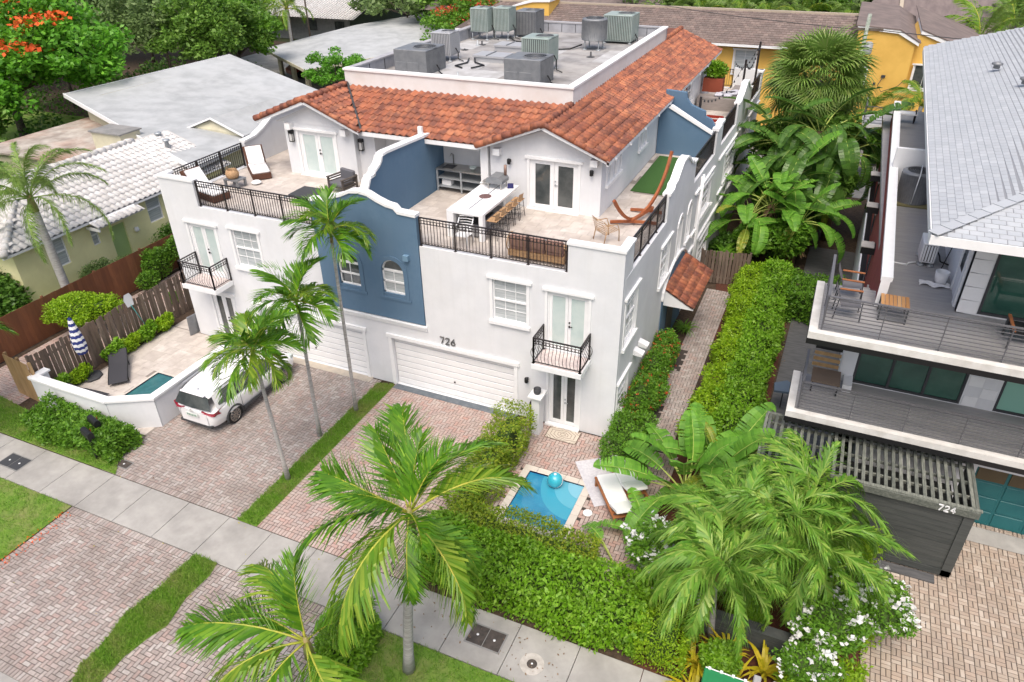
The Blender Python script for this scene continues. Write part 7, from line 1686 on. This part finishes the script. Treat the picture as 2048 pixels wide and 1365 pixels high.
bush('shrub','pale feathery shrub under the bungalow window', [((-25.3,1.2,.9),(.7,1.0,.9)),((-25.4,2.4,.7),(.6,.8,.7))], 7000, .09, G_GREY, core=.6)
bush('creeper_shrub','leafy green creeper climbing over the red-brown fence', [((-23.9,3.2,.9),(.5,1.0,.95)),((-23.8,4.6,1.2),(.45,1.0,.8)),((-23.6,2.2,.5),(.5,.7,.5))], 8000, .11, G_MID)
bush('shrub','dark shrubs between the bungalow wall and the fence, near the lamp', [((-25.5,6.3,.9),(.7,1.6,.95)),((-25.4,9.0,.8),(.7,1.6,.9))], 6500, .12, G_DEEP)
for i,(y,h,lb) in enumerate(((-5.5,.75,'yellow-green shrub at the street end of the shadow box fence'),(-4.6,.65,'small shrub behind the striped parasol'),(-3.0,.85,'yellow-green shrub beside the charcoal lounger'),(-2.2,.7,'small yellow-green shrub between the lounger and the pool net'),(-1.3,.8,'yellow-green shrub under the pool net'),(-.4,.75,'yellow-green shrub farther along the shadow box fence'),(2.2,.9,'taller yellow-green shrub near the house end of the fence'),(3.2,.8,'leafy shrub beside the black balcony, at the fence'))):
    bush('shrub', lb, [((-20.0,y,h*.45),(.3,.45,h*.55)),((-19.95,y+.25,h*.7),(.22,.25,h*.4))], 2200, .12, G_LIME if i%2 else G_BRIGHT, core=.35, shell=.2, group='shrubs along the shadow box fence')
for i,(x,y,lb) in enumerate(((-21.4,1.6,'small green plant beside the brick neighbour path'),(-23.3,-.2,'low green plant between the round lime shrub and the red-brown fence'))): bush('shrub', lb, [((x,y,.35),(.35,.45,.35))], 1200, .10, G_MID)
bush('shrub','dense dark plants filling the corner left of the bungalow', [((-28.4,-1.2,1.3),(1.9,1.3,1.3)),((-29.5,.5,1.2),(1.6,1.4,1.3)),((-27,-2.6,1.0),(1.4,1.0,1.1))], 12000, .22, G_DEEP)
bush('flowering_shrub','shrub with white blossom clusters beside the dark shed step', [((7.7,-4.6,1.2),(1.0,.9,.8)),((8.2,-5.2,1.3),(.75,.7,.6)),((7.1,-5.9,1.2),(.9,.8,.7))], 11000, .12, G_MID, flowers=(FL_W,200,.13), aspect=.4)
bush('flowering_shrub','shrub with white blossom clusters between the bird of paradise and the palms', [((2.8,-5.2,1.1),(.9,.8,.9)),((3.7,-5.9,1.1),(.9,.7,.7))], 8500, .12, G_MID, flowers=(FL_W,130,.13), aspect=.4)
bush('flowering_shrub','small shrub with scattered white blossom over the corner of the clipped hedges', [((6.7,-7.2,1.15),(.7,.5,.35))], 2500, .09, G_MID, flowers=(FL_W,50,.10))
bush('shrub','soft green ferny plant behind the green bin', [((4.9,-7.4,.5),(.55,.45,.5))], 3500, .11, G_BRIGHT)
bush('shrub','glossy dark plants growing through the gap beside the old pale wooden gate', [((1.1,15.2,.8),(.8,.9,.9))], 3500, .2, G_DEEP)
def strap_plant(name,label,x,y,n,L_,w_,m,z=0,spread=1.0,cat='plant',arch=.6):
    t = thing(name,label,cat,(x,y,z)); Q = []
    for i in range(n):
        a = RNG.random()*2*PI; sp = (.3+.7*RNG.random())*spread; l = L_*(.7+.5*RNG.random()); p = np.array([x+RNG.normal()*.05,y+RNG.normal()*.05,z+.02]); el = 1.25-.5*RNG.random()*spread
        s = np.array([-math.sin(a),math.cos(a),0]); K = 5
        for k in range(K):
            d = np.array([math.cos(a)*math.cos(el),math.sin(a)*math.cos(el),math.sin(el)]); q = p+d*l/K; w0 = w_*math.sin(PI*(.25+.72*k/K)); w1 = w_*math.sin(PI*(.25+.72*(k+1)/K))
            Q.append([p-s*w0/2,p+s*w0/2,q+s*w1/2,q-s*w1/2]); p = q; el -= arch*(.5+.4*k/K)
    npmesh('strap_leaves', np.array(Q), m, t); return t
for x,y,lb in ((4.35,-7.4,'spiky yellow strap leaved plant beside the clipped lime hedge'),(5.4,-7.6,'spiky yellow strap leaved plant right behind the green bin'),(5.9,-7.0,'spiky yellow strap leaved plant at the timber planter edge'),(4.5,-8.3,'spiky yellow strap leaved plant at the left of the green bin'),(5.0,-6.9,'yellow strap leaved plant against the timber boards')):
    strap_plant('strap_leaf_plant', lb, x,y,26,.85,.07,G_YELL)
strap_plant('bromeliad','rosette of dark green leaves by the old pale gate', 1.2,14.2,40,1.0,.14,G_MID,z=.8)
strap_plant('strap_leaf_plant','arching green plant at the side entry beside the path', .75,8.0,40,.8,.05,G_MID)
# ================================================================== palms
frond_mesh('xm1', G_PALM, L=1.35, droop=.75, rise=.3, nl=34, ll=.60, lw=.055, vee=.5, hang=.32, seed=1, rr=.014)
frond_mesh('xm2', G_PALMY, L=1.3, droop=1.0, rise=.3, nl=34, ll=.58, lw=.055, vee=.35, hang=.42, seed=2, rr=.014)
frond_mesh('big1', G_PALM, L=2.75, droop=.75, rise=.28, nl=60, ll=.85, lw=.062, vee=.30, hang=.42, seed=3, rr=.024)
frond_mesh('big2', G_PALMY, L=2.7, droop=.9, rise=.3, nl=62, ll=.85, lw=.062, vee=.25, hang=.5, seed=4, rr=.024)
frond_mesh('big3', G_PALM, L=2.5, droop=.6, rise=.25, nl=54, ll=.85, lw=.066, vee=.5, hang=.3, seed=5, rr=.024, twist=.4)
frond_mesh('ar1', G_ARECA, rmat=RACHG, rj=.22, L=2.1, droop=1.2, rise=.45, nl=64, ll=.78, lw=.058, vee=.35, hang=.85, seed=6, rr=.018, segs=3)
frond_mesh('ar2', G_ARECA, rmat=RACHG, rj=.22, L=2.1, droop=1.6, rise=.5, nl=64, ll=.78, lw=.058, vee=.3, hang=1.0, seed=7, rr=.018, segs=3)
frond_mesh('ar3', G_ARECA, rmat=RACHG, rj=.26, L=1.9, droop=.7, rise=.5, nl=60, ll=.74, lw=.056, vee=.5, hang=.7, seed=8, rr=.018, segs=3)
frond_mesh('qu1', G_FAN, rmat=RACHG, rj=.3, L=4.0, droop=1.0, rise=.45, nl=110, ll=.7, lw=.036, vee=.3, hang=.75, seed=9, rr=.022, segs=3)
frond_mesh('qu2', G_FAN, rmat=RACHG, rj=.3, L=3.8, droop=1.3, rise=.5, nl=110, ll=.68, lw=.036, vee=.3, hang=.8, seed=10, rr=.022, segs=3)
frond_mesh('co1', G_PALMY, L=3.4, droop=1.1, rise=.5, nl=44, ll=.9, lw=.06, vee=.2, hang=.6, seed=11, rr=.03)
IMG = math.radians(24.2)
def ia(*degs): return [math.radians(d)+IMG for d in degs]
palm('christmas_palm','slim grey palm nearest the pavement, its crown over the white car', -8.97,-5.97,4.55,['xm1','xm2','xm1'],17,sc=1.14,tr=.062,shaft=.45,pitches=(1.0,.25,-.45),lean=(-.2,0))
palm('christmas_palm','middle one of the three slim palms on the grass strip', -9.39,-3.74,4.95,['xm1','xm1','xm2'],16,sc=1.1,tr=.062,shaft=.5,pitches=(1.0,.3,-.4),lean=(.12,0),yaw0=1)
palm('christmas_palm','tallest slim palm on the grass strip, crown in front of the blue bay', -9.01,-2.07,6.7,['xm1','xm2','xm1'],16,sc=1.1,tr=.06,shaft=.5,pitches=(1.1,.3,-.35),lean=(.1,0),yaw0=2)
ZP = [.62,.25,.30,.05,.0,.30,.35,.75,.35,.45]
def handpalm(name,label,x,y,h,lean,specs,tr,shaft,curve=0):
    t = palm(name,label,x,y,h,['big1'],0,tr=tr,lean=lean,shaft=shaft,curve=curve,flare=1.25) if False else thing(name,label,'palm tree',(x,y,0))
    N = 8; path=[]; rad=[]
    for i in range(N): s=i/(N-1); path.append((x+lean[0]*s+curve*math.sin(PI*s),y+lean[1]*s,h*s)); rad.append(tr*(1.35 if i==0 else 1.05-.25*s))
    MB().tube(path,rad,12).build('trunk', PTRUNK, t); tx,ty = x+lean[0],y+lean[1]
    MB().tube([(tx,ty,h-.02),(tx,ty,h+shaft*.5),(tx,ty,h+shaft)],[tr*.95,tr*.8,tr*.4],10).build('crownshaft', PSHAFT, t)
    for key,deg,pt,sc,rl in specs: add_frond(t,key,(tx,ty,h+shaft*.8),math.radians(deg)+IMG,pt,rl,sc)
    return t
handpalm('royal_palm','big palm with seven broad fronds, its grey trunk by the pavement', -1.96,-10.25,4.75,(.5,.1),
    [('big1',93,.62,1.0,.2),('big3',152,.20,1.0,-.5),('big1',184,-.05,.92,.5),('big2',229,-.30,1.12,.1),('big2',307,-.35,1.0,-.1),('big2',14,.30,1.05,.1),('big1',42,.45,.95,-.3),('big3',120,.9,.8,0),('big3',70,1.0,.7,.2),('big1',265,-.75,.7,0),('big3',30,.95,.7,.3),('big3',200,.8,.7,-.3),('big1',335,-.5,.75,.2),('big3',285,.5,.7,0),('big1',205,-.5,.7,0)],.12,.75,curve=-.06)
handpalm('royal_palm','lower palm with feathery fronds spreading over the paved apron at the street', -2.95,-12.3,2.7,(.1,.05),
    [('big2',122,.35,1.0,.3),('big1',172,.25,1.05,-.2),('big2',205,.0,1.0,.3),('big1',235,-.2,.9,.2),('big2',300,-.1,1.0,.2),('big1',285,-.2,.9,-.2),('big3',150,.05,.9,0),('big1',20,.5,.6,.2),('big3',350,.7,.7,-.2),('big3',100,1.15,.75,0)],.12,.6)
for (x,y,h,ln,lb,k,sd) in ((4.55,-6.4,1.9,(-.15,0),'feathery palm closest to the pavement, with a white-ringed trunk in red mulch',13,0),(4.6,-4.9,1.8,(0,0),'feathery palm between the bird of paradise and the taller palm clump',14,1),(6.2,-3.5,2.0,(0,.2),'feathery palm in front of the grey slatted pergola',15,2),(6.2,-5.0,2.0,(.1,0),'feathery palm drooping over the white blossom by the shed',15,3),(5.5,-4.6,2.2,(0,0),'feathery palm rising from the middle of the front palm clump',14,4)):
    palm('adonidia_palm', lb, x,y,h,['ar1','ar2','ar3'],k+5,sc=1.06,tr=.085,shaft=.5,pitches=(.85,.25,-.6),lean=ln,yaw0=sd*1.3,flare=1.4,group='feathery palms in the front garden bed')
frond_mesh('dead', DEADL, L=1.7, droop=1.3, rise=.1, nl=26, ll=.45, lw=.04, vee=.1, hang=1.1, seed=15, rr=.018, rj=.3, segs=3)
for o_ in list(COL.objects):
    if o_.name.startswith(('adonidia_palm','royal_palm')):
        tr_ = [c for c in COL.objects if c.parent == o_ and c.name.startswith('crownshaft')][0]
        z_ = min(v.co.z for v in tr_.data.vertices); vx = tr_.data.vertices[0].co
        add_frond(o_, 'dead', (ORG[o_.name].x+vx.x-.08, ORG[o_.name].y+vx.y, ORG[o_.name].z+z_), random.uniform(0,6.28), -1.0, .2, .8)
palm('queen_palm','tall queen palm behind the red-brown fence, plumes over the white tiled roof', -24.9,-.85,4.9,['qu1','qu2','qu1'],19,tr=.19,shaft=.7,pitches=(1.0,.35,-.5),lean=(-.2,0),flare=1.2)
palm('coconut_palm','palm at the street whose single frond hangs over the plank gate', -21.3,-8.4,3.3,['big1','big2'],12,tr=.12,shaft=.5,pitches=(.6,.2,-.2),yaw0=.5)
palm('coconut_palm','yellowing coconut palm beyond the grey roofs', -50.0,47.0,5.8,['co1'],13,tr=.18,shaft=0,pitches=(.8,.3,-.5),flare=1.5)
palm('palm','small yellow-green palm in front of the yellow apartment wall', 6.7,31.5,4.0,['co1'],10,tr=.10,shaft=0,sc=.75,pitches=(1.1,.5,-.1))
for i,(x,y,h,sc,lb) in enumerate(((11.6,43,4.6,1.0,'palm peeping over the far edge of the pale shingle roof, beside the yellow wing'),(13.8,51,5.6,1.3,'tall palm farther behind the pale shingle roof'),(16.5,55,5.8,1.3,'bushy palm farthest right behind the pale shingle roof'),(9.6,34.5,4.0,.8,'palm hanging beside the shaded yellow wall and the shingle roof'))):
    palm('palm', lb, x,y,h,['qu1','co1','qu1'],14,tr=.15,shaft=0,sc=sc,pitches=(1.0,.35,-.4))
for i in range(9):
    x,y = -14+i*2.2+random.uniform(-.6,.6), 56.5+random.uniform(-2.5,2.5)
    palm('palm', ['palm behind the ridge of the yellow block, first from the rooftop units','second palm behind the yellow block ridge','third palm behind the yellow block ridge','fourth palm behind the yellow block ridge','palm behind the middle of the yellow block ridge','palm behind the roof ridge with darker fronds','palm behind the ridge right of the dark fronded one','palm second from the plain brown roof','palm next to the plain brown roof'][i], x,y,4.7+random.random(),['qu1','qu2','co1'],16,tr=.16,shaft=0,sc=1.2,pitches=(.9,.3,-.4),group='palms behind the yellow apartment block')
# fan palm ball
def fan_leaf(seed, L_=1.0):
    r = np.random.default_rng(seed); Q = []; p0 = np.array([L_*.9,0,.1*L_])
    Q.append([np.array([0,-.015,0]),np.array([0,.015,0]),p0+[0,.012,0],p0-[0,.012,0]])
    for i in range(30):
        a = -1.9+3.8*i/29; d = np.array([math.cos(a),math.sin(a),.15+.1*(i%2)]); d /= np.linalg.norm(d); l = L_*(.95-.18*abs(a)/1.9)*(1+r.normal()*.05); p = p0.copy(); wv = np.array([-math.sin(a),math.cos(a),0]); w0=.008
        for k in range(3):
            d = d+np.array([0,0,-.10-.28*k]); d /= np.linalg.norm(d); q = p+d*l/3; w1 = [.05,.035,.004][k]*L_
            Q.append([p-wv*w0/2,p+wv*w0/2,q+wv*w1/2,q-wv*w1/2]); p = q; w0 = w1
    return np.array(Q)
def fan_palm(label,x,y,h,n,L_,spread=1.0):
    t = thing('fan_palm',label,'palm tree',(x,y,0)); MB().tube([(x,y,0),(x,y,h*.5),(x,y,h)],[.35,.28,.25],10).build('trunk', BARK, t)
    MS = []
    for s in range(3):
        Q = fan_leaf(s,L_); me = bpy.data.meshes.new('fan_leaf'); me.from_pydata(Q.reshape(-1,3).tolist(),[],[(4*i,4*i+1,4*i+2,4*i+3) for i in range(len(Q))]); me.materials.append(G_FAN); MS.append(me)
    O = ORG[t.name]
    for i in range(n):
        u = (i+.5)/n; el = math.asin(1-1.88*u); a = i*2.39996
        o = bpy.data.objects.new('fan_leaf', MS[i%3]); COL.objects.link(o); o.parent = t; o.location = (x+.25*math.cos(a)-O.x,y+.25*math.sin(a)-O.y,h+.2*math.sin(el)-O.z)
        o.rotation_euler = (random.uniform(-.8,.8),-el*.85+random.uniform(-.2,.2),a); s = random.uniform(.8,1.15); o.scale = (s,s,s)
    return t
fan_palm('huge ball-shaped fan palm crown in front of the yellow block, beside the utility pole', 3.55,23.2,7.4,165,1.5)
strap_plant('dead_palm_skirt','brown skirt of dead fronds hanging under the ball-shaped fan palm', 3.55,23.2,90,2.0,.14,DEADL,z=6.3,arch=1.1)
# ---- paddle-leaved plants
def paddle_mesh(seed,L_=1.1,w_=.38,m=None,pet=.9,tear=True,droop=1.0):
    r = np.random.default_rng(seed); N=18; P=[]; el=1.25; p=np.array([0,0,0.])
    tot=[]; 
    for k in range(6): d=np.array([math.cos(el),0,math.sin(el)]); tot.append(p.copy()); p=p+d*pet/6; el-=.10*droop
    base=p.copy(); mid=[base.copy()]
    els=[el]
    for k in range(N): d=np.array([math.cos(el),0,math.sin(el)]); p=p+d*L_/N; mid.append(p.copy()); el-=.077*droop; els.append(el)
    V=[];Fs=[]
    for s in (-1,1):
        for k in range(N):
            t0,t1=k/N,(k+1)/N; wf=lambda t: w_*.5*(math.sin(PI*min(1,(t*.93+.05)))**.55)
            g = 1 if (tear and r.random()<.4) else 0
            n0=np.array([-math.sin(els[k]),0,math.cos(els[k])]); up=.45
            dz0=-wf(t0)*0.12; a0=mid[k]; a1=mid[k+1]; e0=a0+np.array([0,s*wf(t0)*.92,0])+n0*wf(t0)*up*.5; e1=a1+np.array([0,s*wf(t1)*.92,0])+n0*wf(t1)*up*.5
            if g: e1=e1+(e0-e1)*.35+np.array([0,0,-.04*r.random()])
            h0=(a0+e0)/2+n0*wf(t0)*.10; h1=(a1+e1)/2+n0*wf(t1)*.10
            b0=len(V); V+= [a0,h0,e0,a1,h1,e1]; Fs+=[(b0,b0+1,b0+4,b0+3),(b0+1,b0+2,b0+5,b0+4)]
    me=bpy.data.meshes.new('paddle_leaf'); me.from_pydata([tuple(v) for v in V],[],Fs); me.materials.append(m); me.polygons.foreach_set('use_smooth',[False]*len(Fs))
    b=MB(); b.tube([tuple(q) for q in tot]+[tuple(q) for q in mid[:-1:3]],[.022]*6+[.014,.012,.01,.008,.006,.005],5); rm=b.mesh('leaf_stalk',RIBM)
    return me,rm
PAD={}
for i in range(4): PAD['a%d'%i]=paddle_mesh(i,1.15,.58,BANL,.95,droop=.35+.2*i)
for i in range(3): PAD['b%d'%i]=paddle_mesh(10+i,1.5,.7,BANL,1.0,droop=.4+.35*i)
PAD['y']=paddle_mesh(20,1.1,.4,BANL2,1.0,droop=.6); PAD['yb']=paddle_mesh(21,1.3,.42,BANL2,.8,droop=1.7)
BAND = leafmat('dark_banana_leaf', [(0.08,0.19,0.03),(0.12,0.25,0.045),(0.06,0.14,0.025)], rough=.3, sc=1)
for i in range(3): PAD['d%d'%i]=paddle_mesh(30+i,1.6,.68,BAND,1.0,droop=.6+.5*i)
def paddle_plant(name,label,x,y,h,keys,n,sc=1.0,tr=.09,spread=(.15,1.0),dead=0,yaws=None,group=None,cat='plant'):
    t=thing(name,label,cat,(x,y,0),group); O=ORG[t.name]
    if h>.3: MB().tube([(x,y,0),(x+.05,y,h*.5),(x,y,h)],[tr*1.3,tr,tr*.8],8).build('stem', mat('banana_stem',(0.20,0.12,0.07),.9,col2=(.12,.10,.05),scale=6,bump=.5), t)
    for i in range(n):
        key=keys[i%len(keys)]; me,rm=PAD[key]; yw=yaws[i] if yaws else i*2.4+random.uniform(-.3,.3); f=bpy.data.objects.new('paddle_leaf',me); COL.objects.link(f); f.parent=t
        f.location=(x-O.x+random.uniform(-.08,.08),y-O.y+random.uniform(-.08,.08),max(0.02,h-.25-random.random()*.3)); q=spread[0]+(spread[1]-spread[0])*(i/(max(1,n-1)))
        f.rotation_euler=(random.uniform(-.35,.35),q,yw); s=sc*random.uniform(.85,1.15); f.scale=(s,s,s); g=bpy.data.objects.new('leaf_stalk',rm); COL.objects.link(g); g.parent=f
    if dead:
        Q=[]
        for i in range(dead):
            a=random.random()*2*PI; z=h-random.random()*h*.55; r_=tr+random.random()*.15; p=np.array([x+math.cos(a)*tr,y+math.sin(a)*tr,z]); q=p+np.array([math.cos(a)*r_*2,math.sin(a)*r_*2,-.35-.4*random.random()]); s=np.array([-math.sin(a),math.cos(a),0])*random.uniform(.03,.09)
            Q.append([p-s*.3,p+s*.3,q+s,q-s])
        npmesh('dead_leaves',np.array(Q),DEADL,t)
    return t
paddle_plant('bird_of_paradise','big bird of paradise plant with upright paddle leaves by the teak loungers', 2.9,-2.1,.7,['b0','a0','b0','b1','a1','b2'],18,1.15,spread=(-.25,.8),dead=14)
paddle_plant('bird_of_paradise','second clump of paddle leaves at the mulch edge, one leaf yellowing', 3.6,-1.1,.6,['b0','y','b1','b0','a2','yb'],14,1.1,spread=(-.2,.85))
paddle_plant('bird_of_paradise','low bird of paradise leaning over the pool end of the front hedge', 1.75,-5.2,.25,['b2','a3','yb','b1','a1'],9,.95,spread=(.25,1.1))
paddle_plant('bird_of_paradise','young paddle-leaved plant between the pool loungers and the feathery palms', 2.5,-4.2,.35,['b1','a1','b2'],7,.9,spread=(.1,1.0))
for x,y,h,n,sc,lb,ks in ((2.8,16.6,3.0,20,1.2,'tall banana plant with ragged bright leaves above the pale gate',['a0','b0','b1','b2']),(1.9,15.9,2.6,17,1.15,'banana plant nearest the white side wall, over the dark shrub',['b1','a2','b2','y']),(4.2,16.2,2.6,18,1.15,'banana plant leaning towards the dark side deck, with one orange leaf',['b0','b2','a3','yb']),(3.3,18.2,3.6,17,1.3,'banana plant behind the bright ones, leaves darker',['b0','d0','b2','d1'])):
    paddle_plant('banana_plant',lb,x,y,h,ks,n,sc,tr=.13,spread=(-.15,1.2),dead=60,group='banana plants along the side garden')
for x,y,h,n,lb in ((2.4,20.5,5.2,22,'dark traveller\'s palm nearest the white house beneath the fan palm'),(4.2,20.3,5.6,24,'dark traveller\'s palm in the middle with a tall upright leaf'),(5.5,20.2,4.9,22,'dark traveller\'s palm reaching over the neighbour\'s side balcony'),(3.4,19.4,4.3,20,'lower dark traveller\'s palm between the bananas and the fan palm')):
    paddle_plant('travellers_palm',lb,x,y,h,['d0','d1','d2','d1'],n,1.35,tr=.15,spread=(-.1,1.3),dead=70,group='dark paddle-leaved palms in the side garden')
bush('shrub','mass of dark undergrowth below the banana plants', [((3.2,17.5,.9),(1.5,1.8,1.1)),((3.6,20.5,1.4),(2.0,1.8,1.6)),((2.2,23,2.0),(1.4,2.0,2.0)),((4.8,23.5,2.0),(1.5,2,2.0))], 14000, .26, G_DEEP)
bush('shrub','green shrubbery at the foot of the yellow apartment wall behind the railings', [((7.6,34.5,1.4),(2.2,1.2,1.5)),((10.5,35.5,1.6),(1.8,1.2,1.6))], 7000, .2, G_MID)
bush('shrub','soft round mass of broad leaves under and beside the ball-shaped fan palm', [((2.6,21.6,4.6),(1.5,1.5,1.6)),((4.6,21.8,4.8),(1.6,1.5,1.7)),((3.5,20.8,3.6),(2.0,1.3,1.5)),((5.4,19.5,3.4),(1.1,1.3,1.4))], 15000, .34, G_TREE, core=.5, aspect=.4)
bush('shrub','leafy broad shrub between the banana stems above the bright hedge', [((2.3,15.2,1.6),(1.0,.9,1.0)),((3.8,15.6,1.7),(1.1,.9,1.1))], 6000, .26, G_MID, core=.5, aspect=.4)
bush('shrub','dense leafy filler shrub between the feathery palms and the dark shed wall', [((7.0,-3.4,1.3),(.9,.8,.9)),((5.4,-3.1,1.2),(1.0,.8,.9))], 8000, .14, G_LIME, core=.5)
bush('shrub','green groundcover shrub at the foot of the feathery palms, over the timber boards', [((4.0,-4.6,.8),(.8,.8,.7)),((5.2,-5.6,.5),(.6,.5,.5))], 6000, .12, G_BRIGHT, core=.5)
# ================================================================== trees
tree('flame_tree','wide flame tree with bright green leaves and orange flower clusters', -50,15.5,11.0,8.5,G_FLAME,n=34000,size=.42,clumps=130,trunk_r=.35,cz=6.0,clr=.17,
     flowers=(FL_O,16,.34,lambda c: 6 < rpx(c)[0] < 66 and 2 < rpx(c)[1] < 82 and c[1] < 18.5 ))
random.seed(21)
TT = [('tree','dark leafy tree behind the top corner of the big grey roof',-46.5,32.0,9.5,4.8,G_TREE),('tree','round bright green tree next to the yellowing coconut palm',-46.8,35.5,8.8,4.0,G_MID),
 ('tree','grey-green tree with bare pale branches above the big grey roof',-53.0,33.0,10,5.2,G_GREY),('tree','dark tree between the flame tree and the grey-green tree',-58.0,26.0,9.5,5.0,G_DEEP),
 ('tree','mid green tree behind the round bright one',-55.0,43.0,9.5,5.0,G_TREE),('tree','small bright tree growing beside the flat roof parapet, over the carport roof',-35.6,34.8,4.9,2.6,G_FLAME),
 ('tree','dark spreading tree beyond the white tiled roof',-50.5,72.0,9.5,5.0,G_DEEP),('tree','dense dark tree behind the carport house ridge',-43.0,72.0,9.0,5.5,G_DEEP),
 ('tree','leafy tree with yellowish clumps above the carport house',-36.5,74.0,9.0,4.6,G_LIME),('tree','dark tree at the street side of the bungalow',-38.5,2.0,6.5,3.6,G_DEEP),
 ('tree','shaded tree below the flame tree, beside the worn flat roof',-45.0,8.0,6.0,3.4,G_TREE)]
for nm,lb,x,y,h,r,m in TT: tree(nm,lb,x,y,h,r,m,n=13000 if r>3 else 9000,size=.34 if r>3 else .2,clumps=70 if r>3 else 45,cz=h*.58)
tree('flowering_tree','broad tree flecked with rusty red flowers behind the flat roof', -30.5,52.0,7.0,5.4,G_MID,n=16000,size=.3,clumps=90,cz=3.8,flowers=(FL_R,26,.22,lambda c: c[2]>4.2))
for x,y,lb in ((13.5,48,'dark round tree under the palms behind the shingle roof'),(18,60,'leafy tree between the two tall palms far beyond the shingle roof'),(11.5,58,'tree just right of the plain brown roof, in front of the woodland')): tree('tree', lb, x,y,5.2,3.6,G_MID,n=7000,size=.34,clumps=40,cz=3.2)
lbs = ['first background tree behind the flame tree, farthest from the houses','second background tree in the row behind the flame tree','background tree above the flame tree crown','background tree behind the grey-green one','tall background tree behind the dark leafy tree','background tree filling the gap above the grey roof','background tree behind the round bright tree','background tree by the yellowing palm','background tree just beyond the two thin poles','background tree behind the white tiled roof','background tree over the far end of the carport house','background tree behind the flowering tree crown','background tree behind the concrete utility pole','background tree behind the plain brown roofs','background tree above the far brown roof seam','background tree between the far palms','background tree past the last far palm','background tree over the pale shingle roof corner']
for i,lb in enumerate(lbs):
    a = -62+ i*4.35; # bearing spread
    an = math.radians(90+24.2+38-i*4.4); d = 92+random.uniform(-8,12)
    x,y = CAMP.x+math.cos(an)*d, CAMP.y+math.sin(an)*d
    dv = Vector((x,y,5))-CAMP; pxx = 512+724.4*dv.dot(_r2)/dv.dot(_f)
    if 250 < pxx < 352: continue
    tree('tree', lb, x,y,9.5+random.random()*2,6.5,[G_TREE,G_DEEP,G_MID,G_GREY][i%4],n=7500,size=.5,clumps=50,cz=5.5,group='trees in the far background')
# far wood that reads as one mass, behind everything
P,O = [],[]
for i in range(240):
    an = math.radians(90+24.2+44-88*RNG.random()); d = 118+60*RNG.random(); x,y = CAMP.x+math.cos(an)*d, CAMP.y+math.sin(an)*d; r=4+3*RNG.random()
    p,o_ = ell_pts(230,(x,y,4.5),(r,r,5.5+2*RNG.random()),.6); P.append(p); O.append(o_)
P=np.concatenate(P);O=np.concatenate(O); k=P[:,2]>0
w_=npmesh('far_woodland', leaves(P[k],1.1,outward=O[k]*.6,up=.8), G_TREE, None, (0,100,0)); tagp(w_,'belt of distant green woodland behind all the houses','woodland',kind='stuff')
sheet('woodland_floor', [(-200,60),(120,60),(160,400),(-300,400)], -0.035, mat('leaf_litter',(0.04,0.06,0.02),.95,col2=(.03,.035,.015),scale=2))
# low shrubbery under the trees at left
P,O=[],[]
for i in range(60):
    x,y = -62+24*RNG.random(), 4+34*RNG.random()
    if x > -43.5 and y > 11: continue
    p,o_ = ell_pts(260,(x,y,.8),(1.8,1.8,1.3+RNG.random()),.5); P.append(p);O.append(o_)
P=np.concatenate(P);O=np.concatenate(O); k=P[:,2]>0
w_=npmesh('undergrowth', leaves(P[k],.32,outward=O[k]*.6,up=.8), G_DEEP, None, (-50,20,0)); tagp(w_,'tangled dark undergrowth beneath the trees','undergrowth',kind='stuff')
# dropped leaves and litter
for nm,m_,n,(x0,x1,y0,y1) in (('fallen_leaves',DEADL,120,(-14.8,-3.8,-7.8,-.3)),('fallen_leaves',G_YELL,40,(-14.2,-3.5,-14,-8)),('fallen_petals',FL_O,160,(-14.5,-14.0,-12.2,-9.8)),('fallen_leaves',DEADL,90,(-3.3,1.5,-9.4,-8.0)),('fallen_leaves',DEADL,60,(4.6,4.9,-1,12))):
    C=np.stack([RNG.uniform(x0,x1,n),RNG.uniform(y0,y1,n),np.full(n,.035)],1); w_=npmesh(nm, leaves(C,.06,up=3), m_, None, (x0,y0,.03)); tagp(w_,kind='stuff')
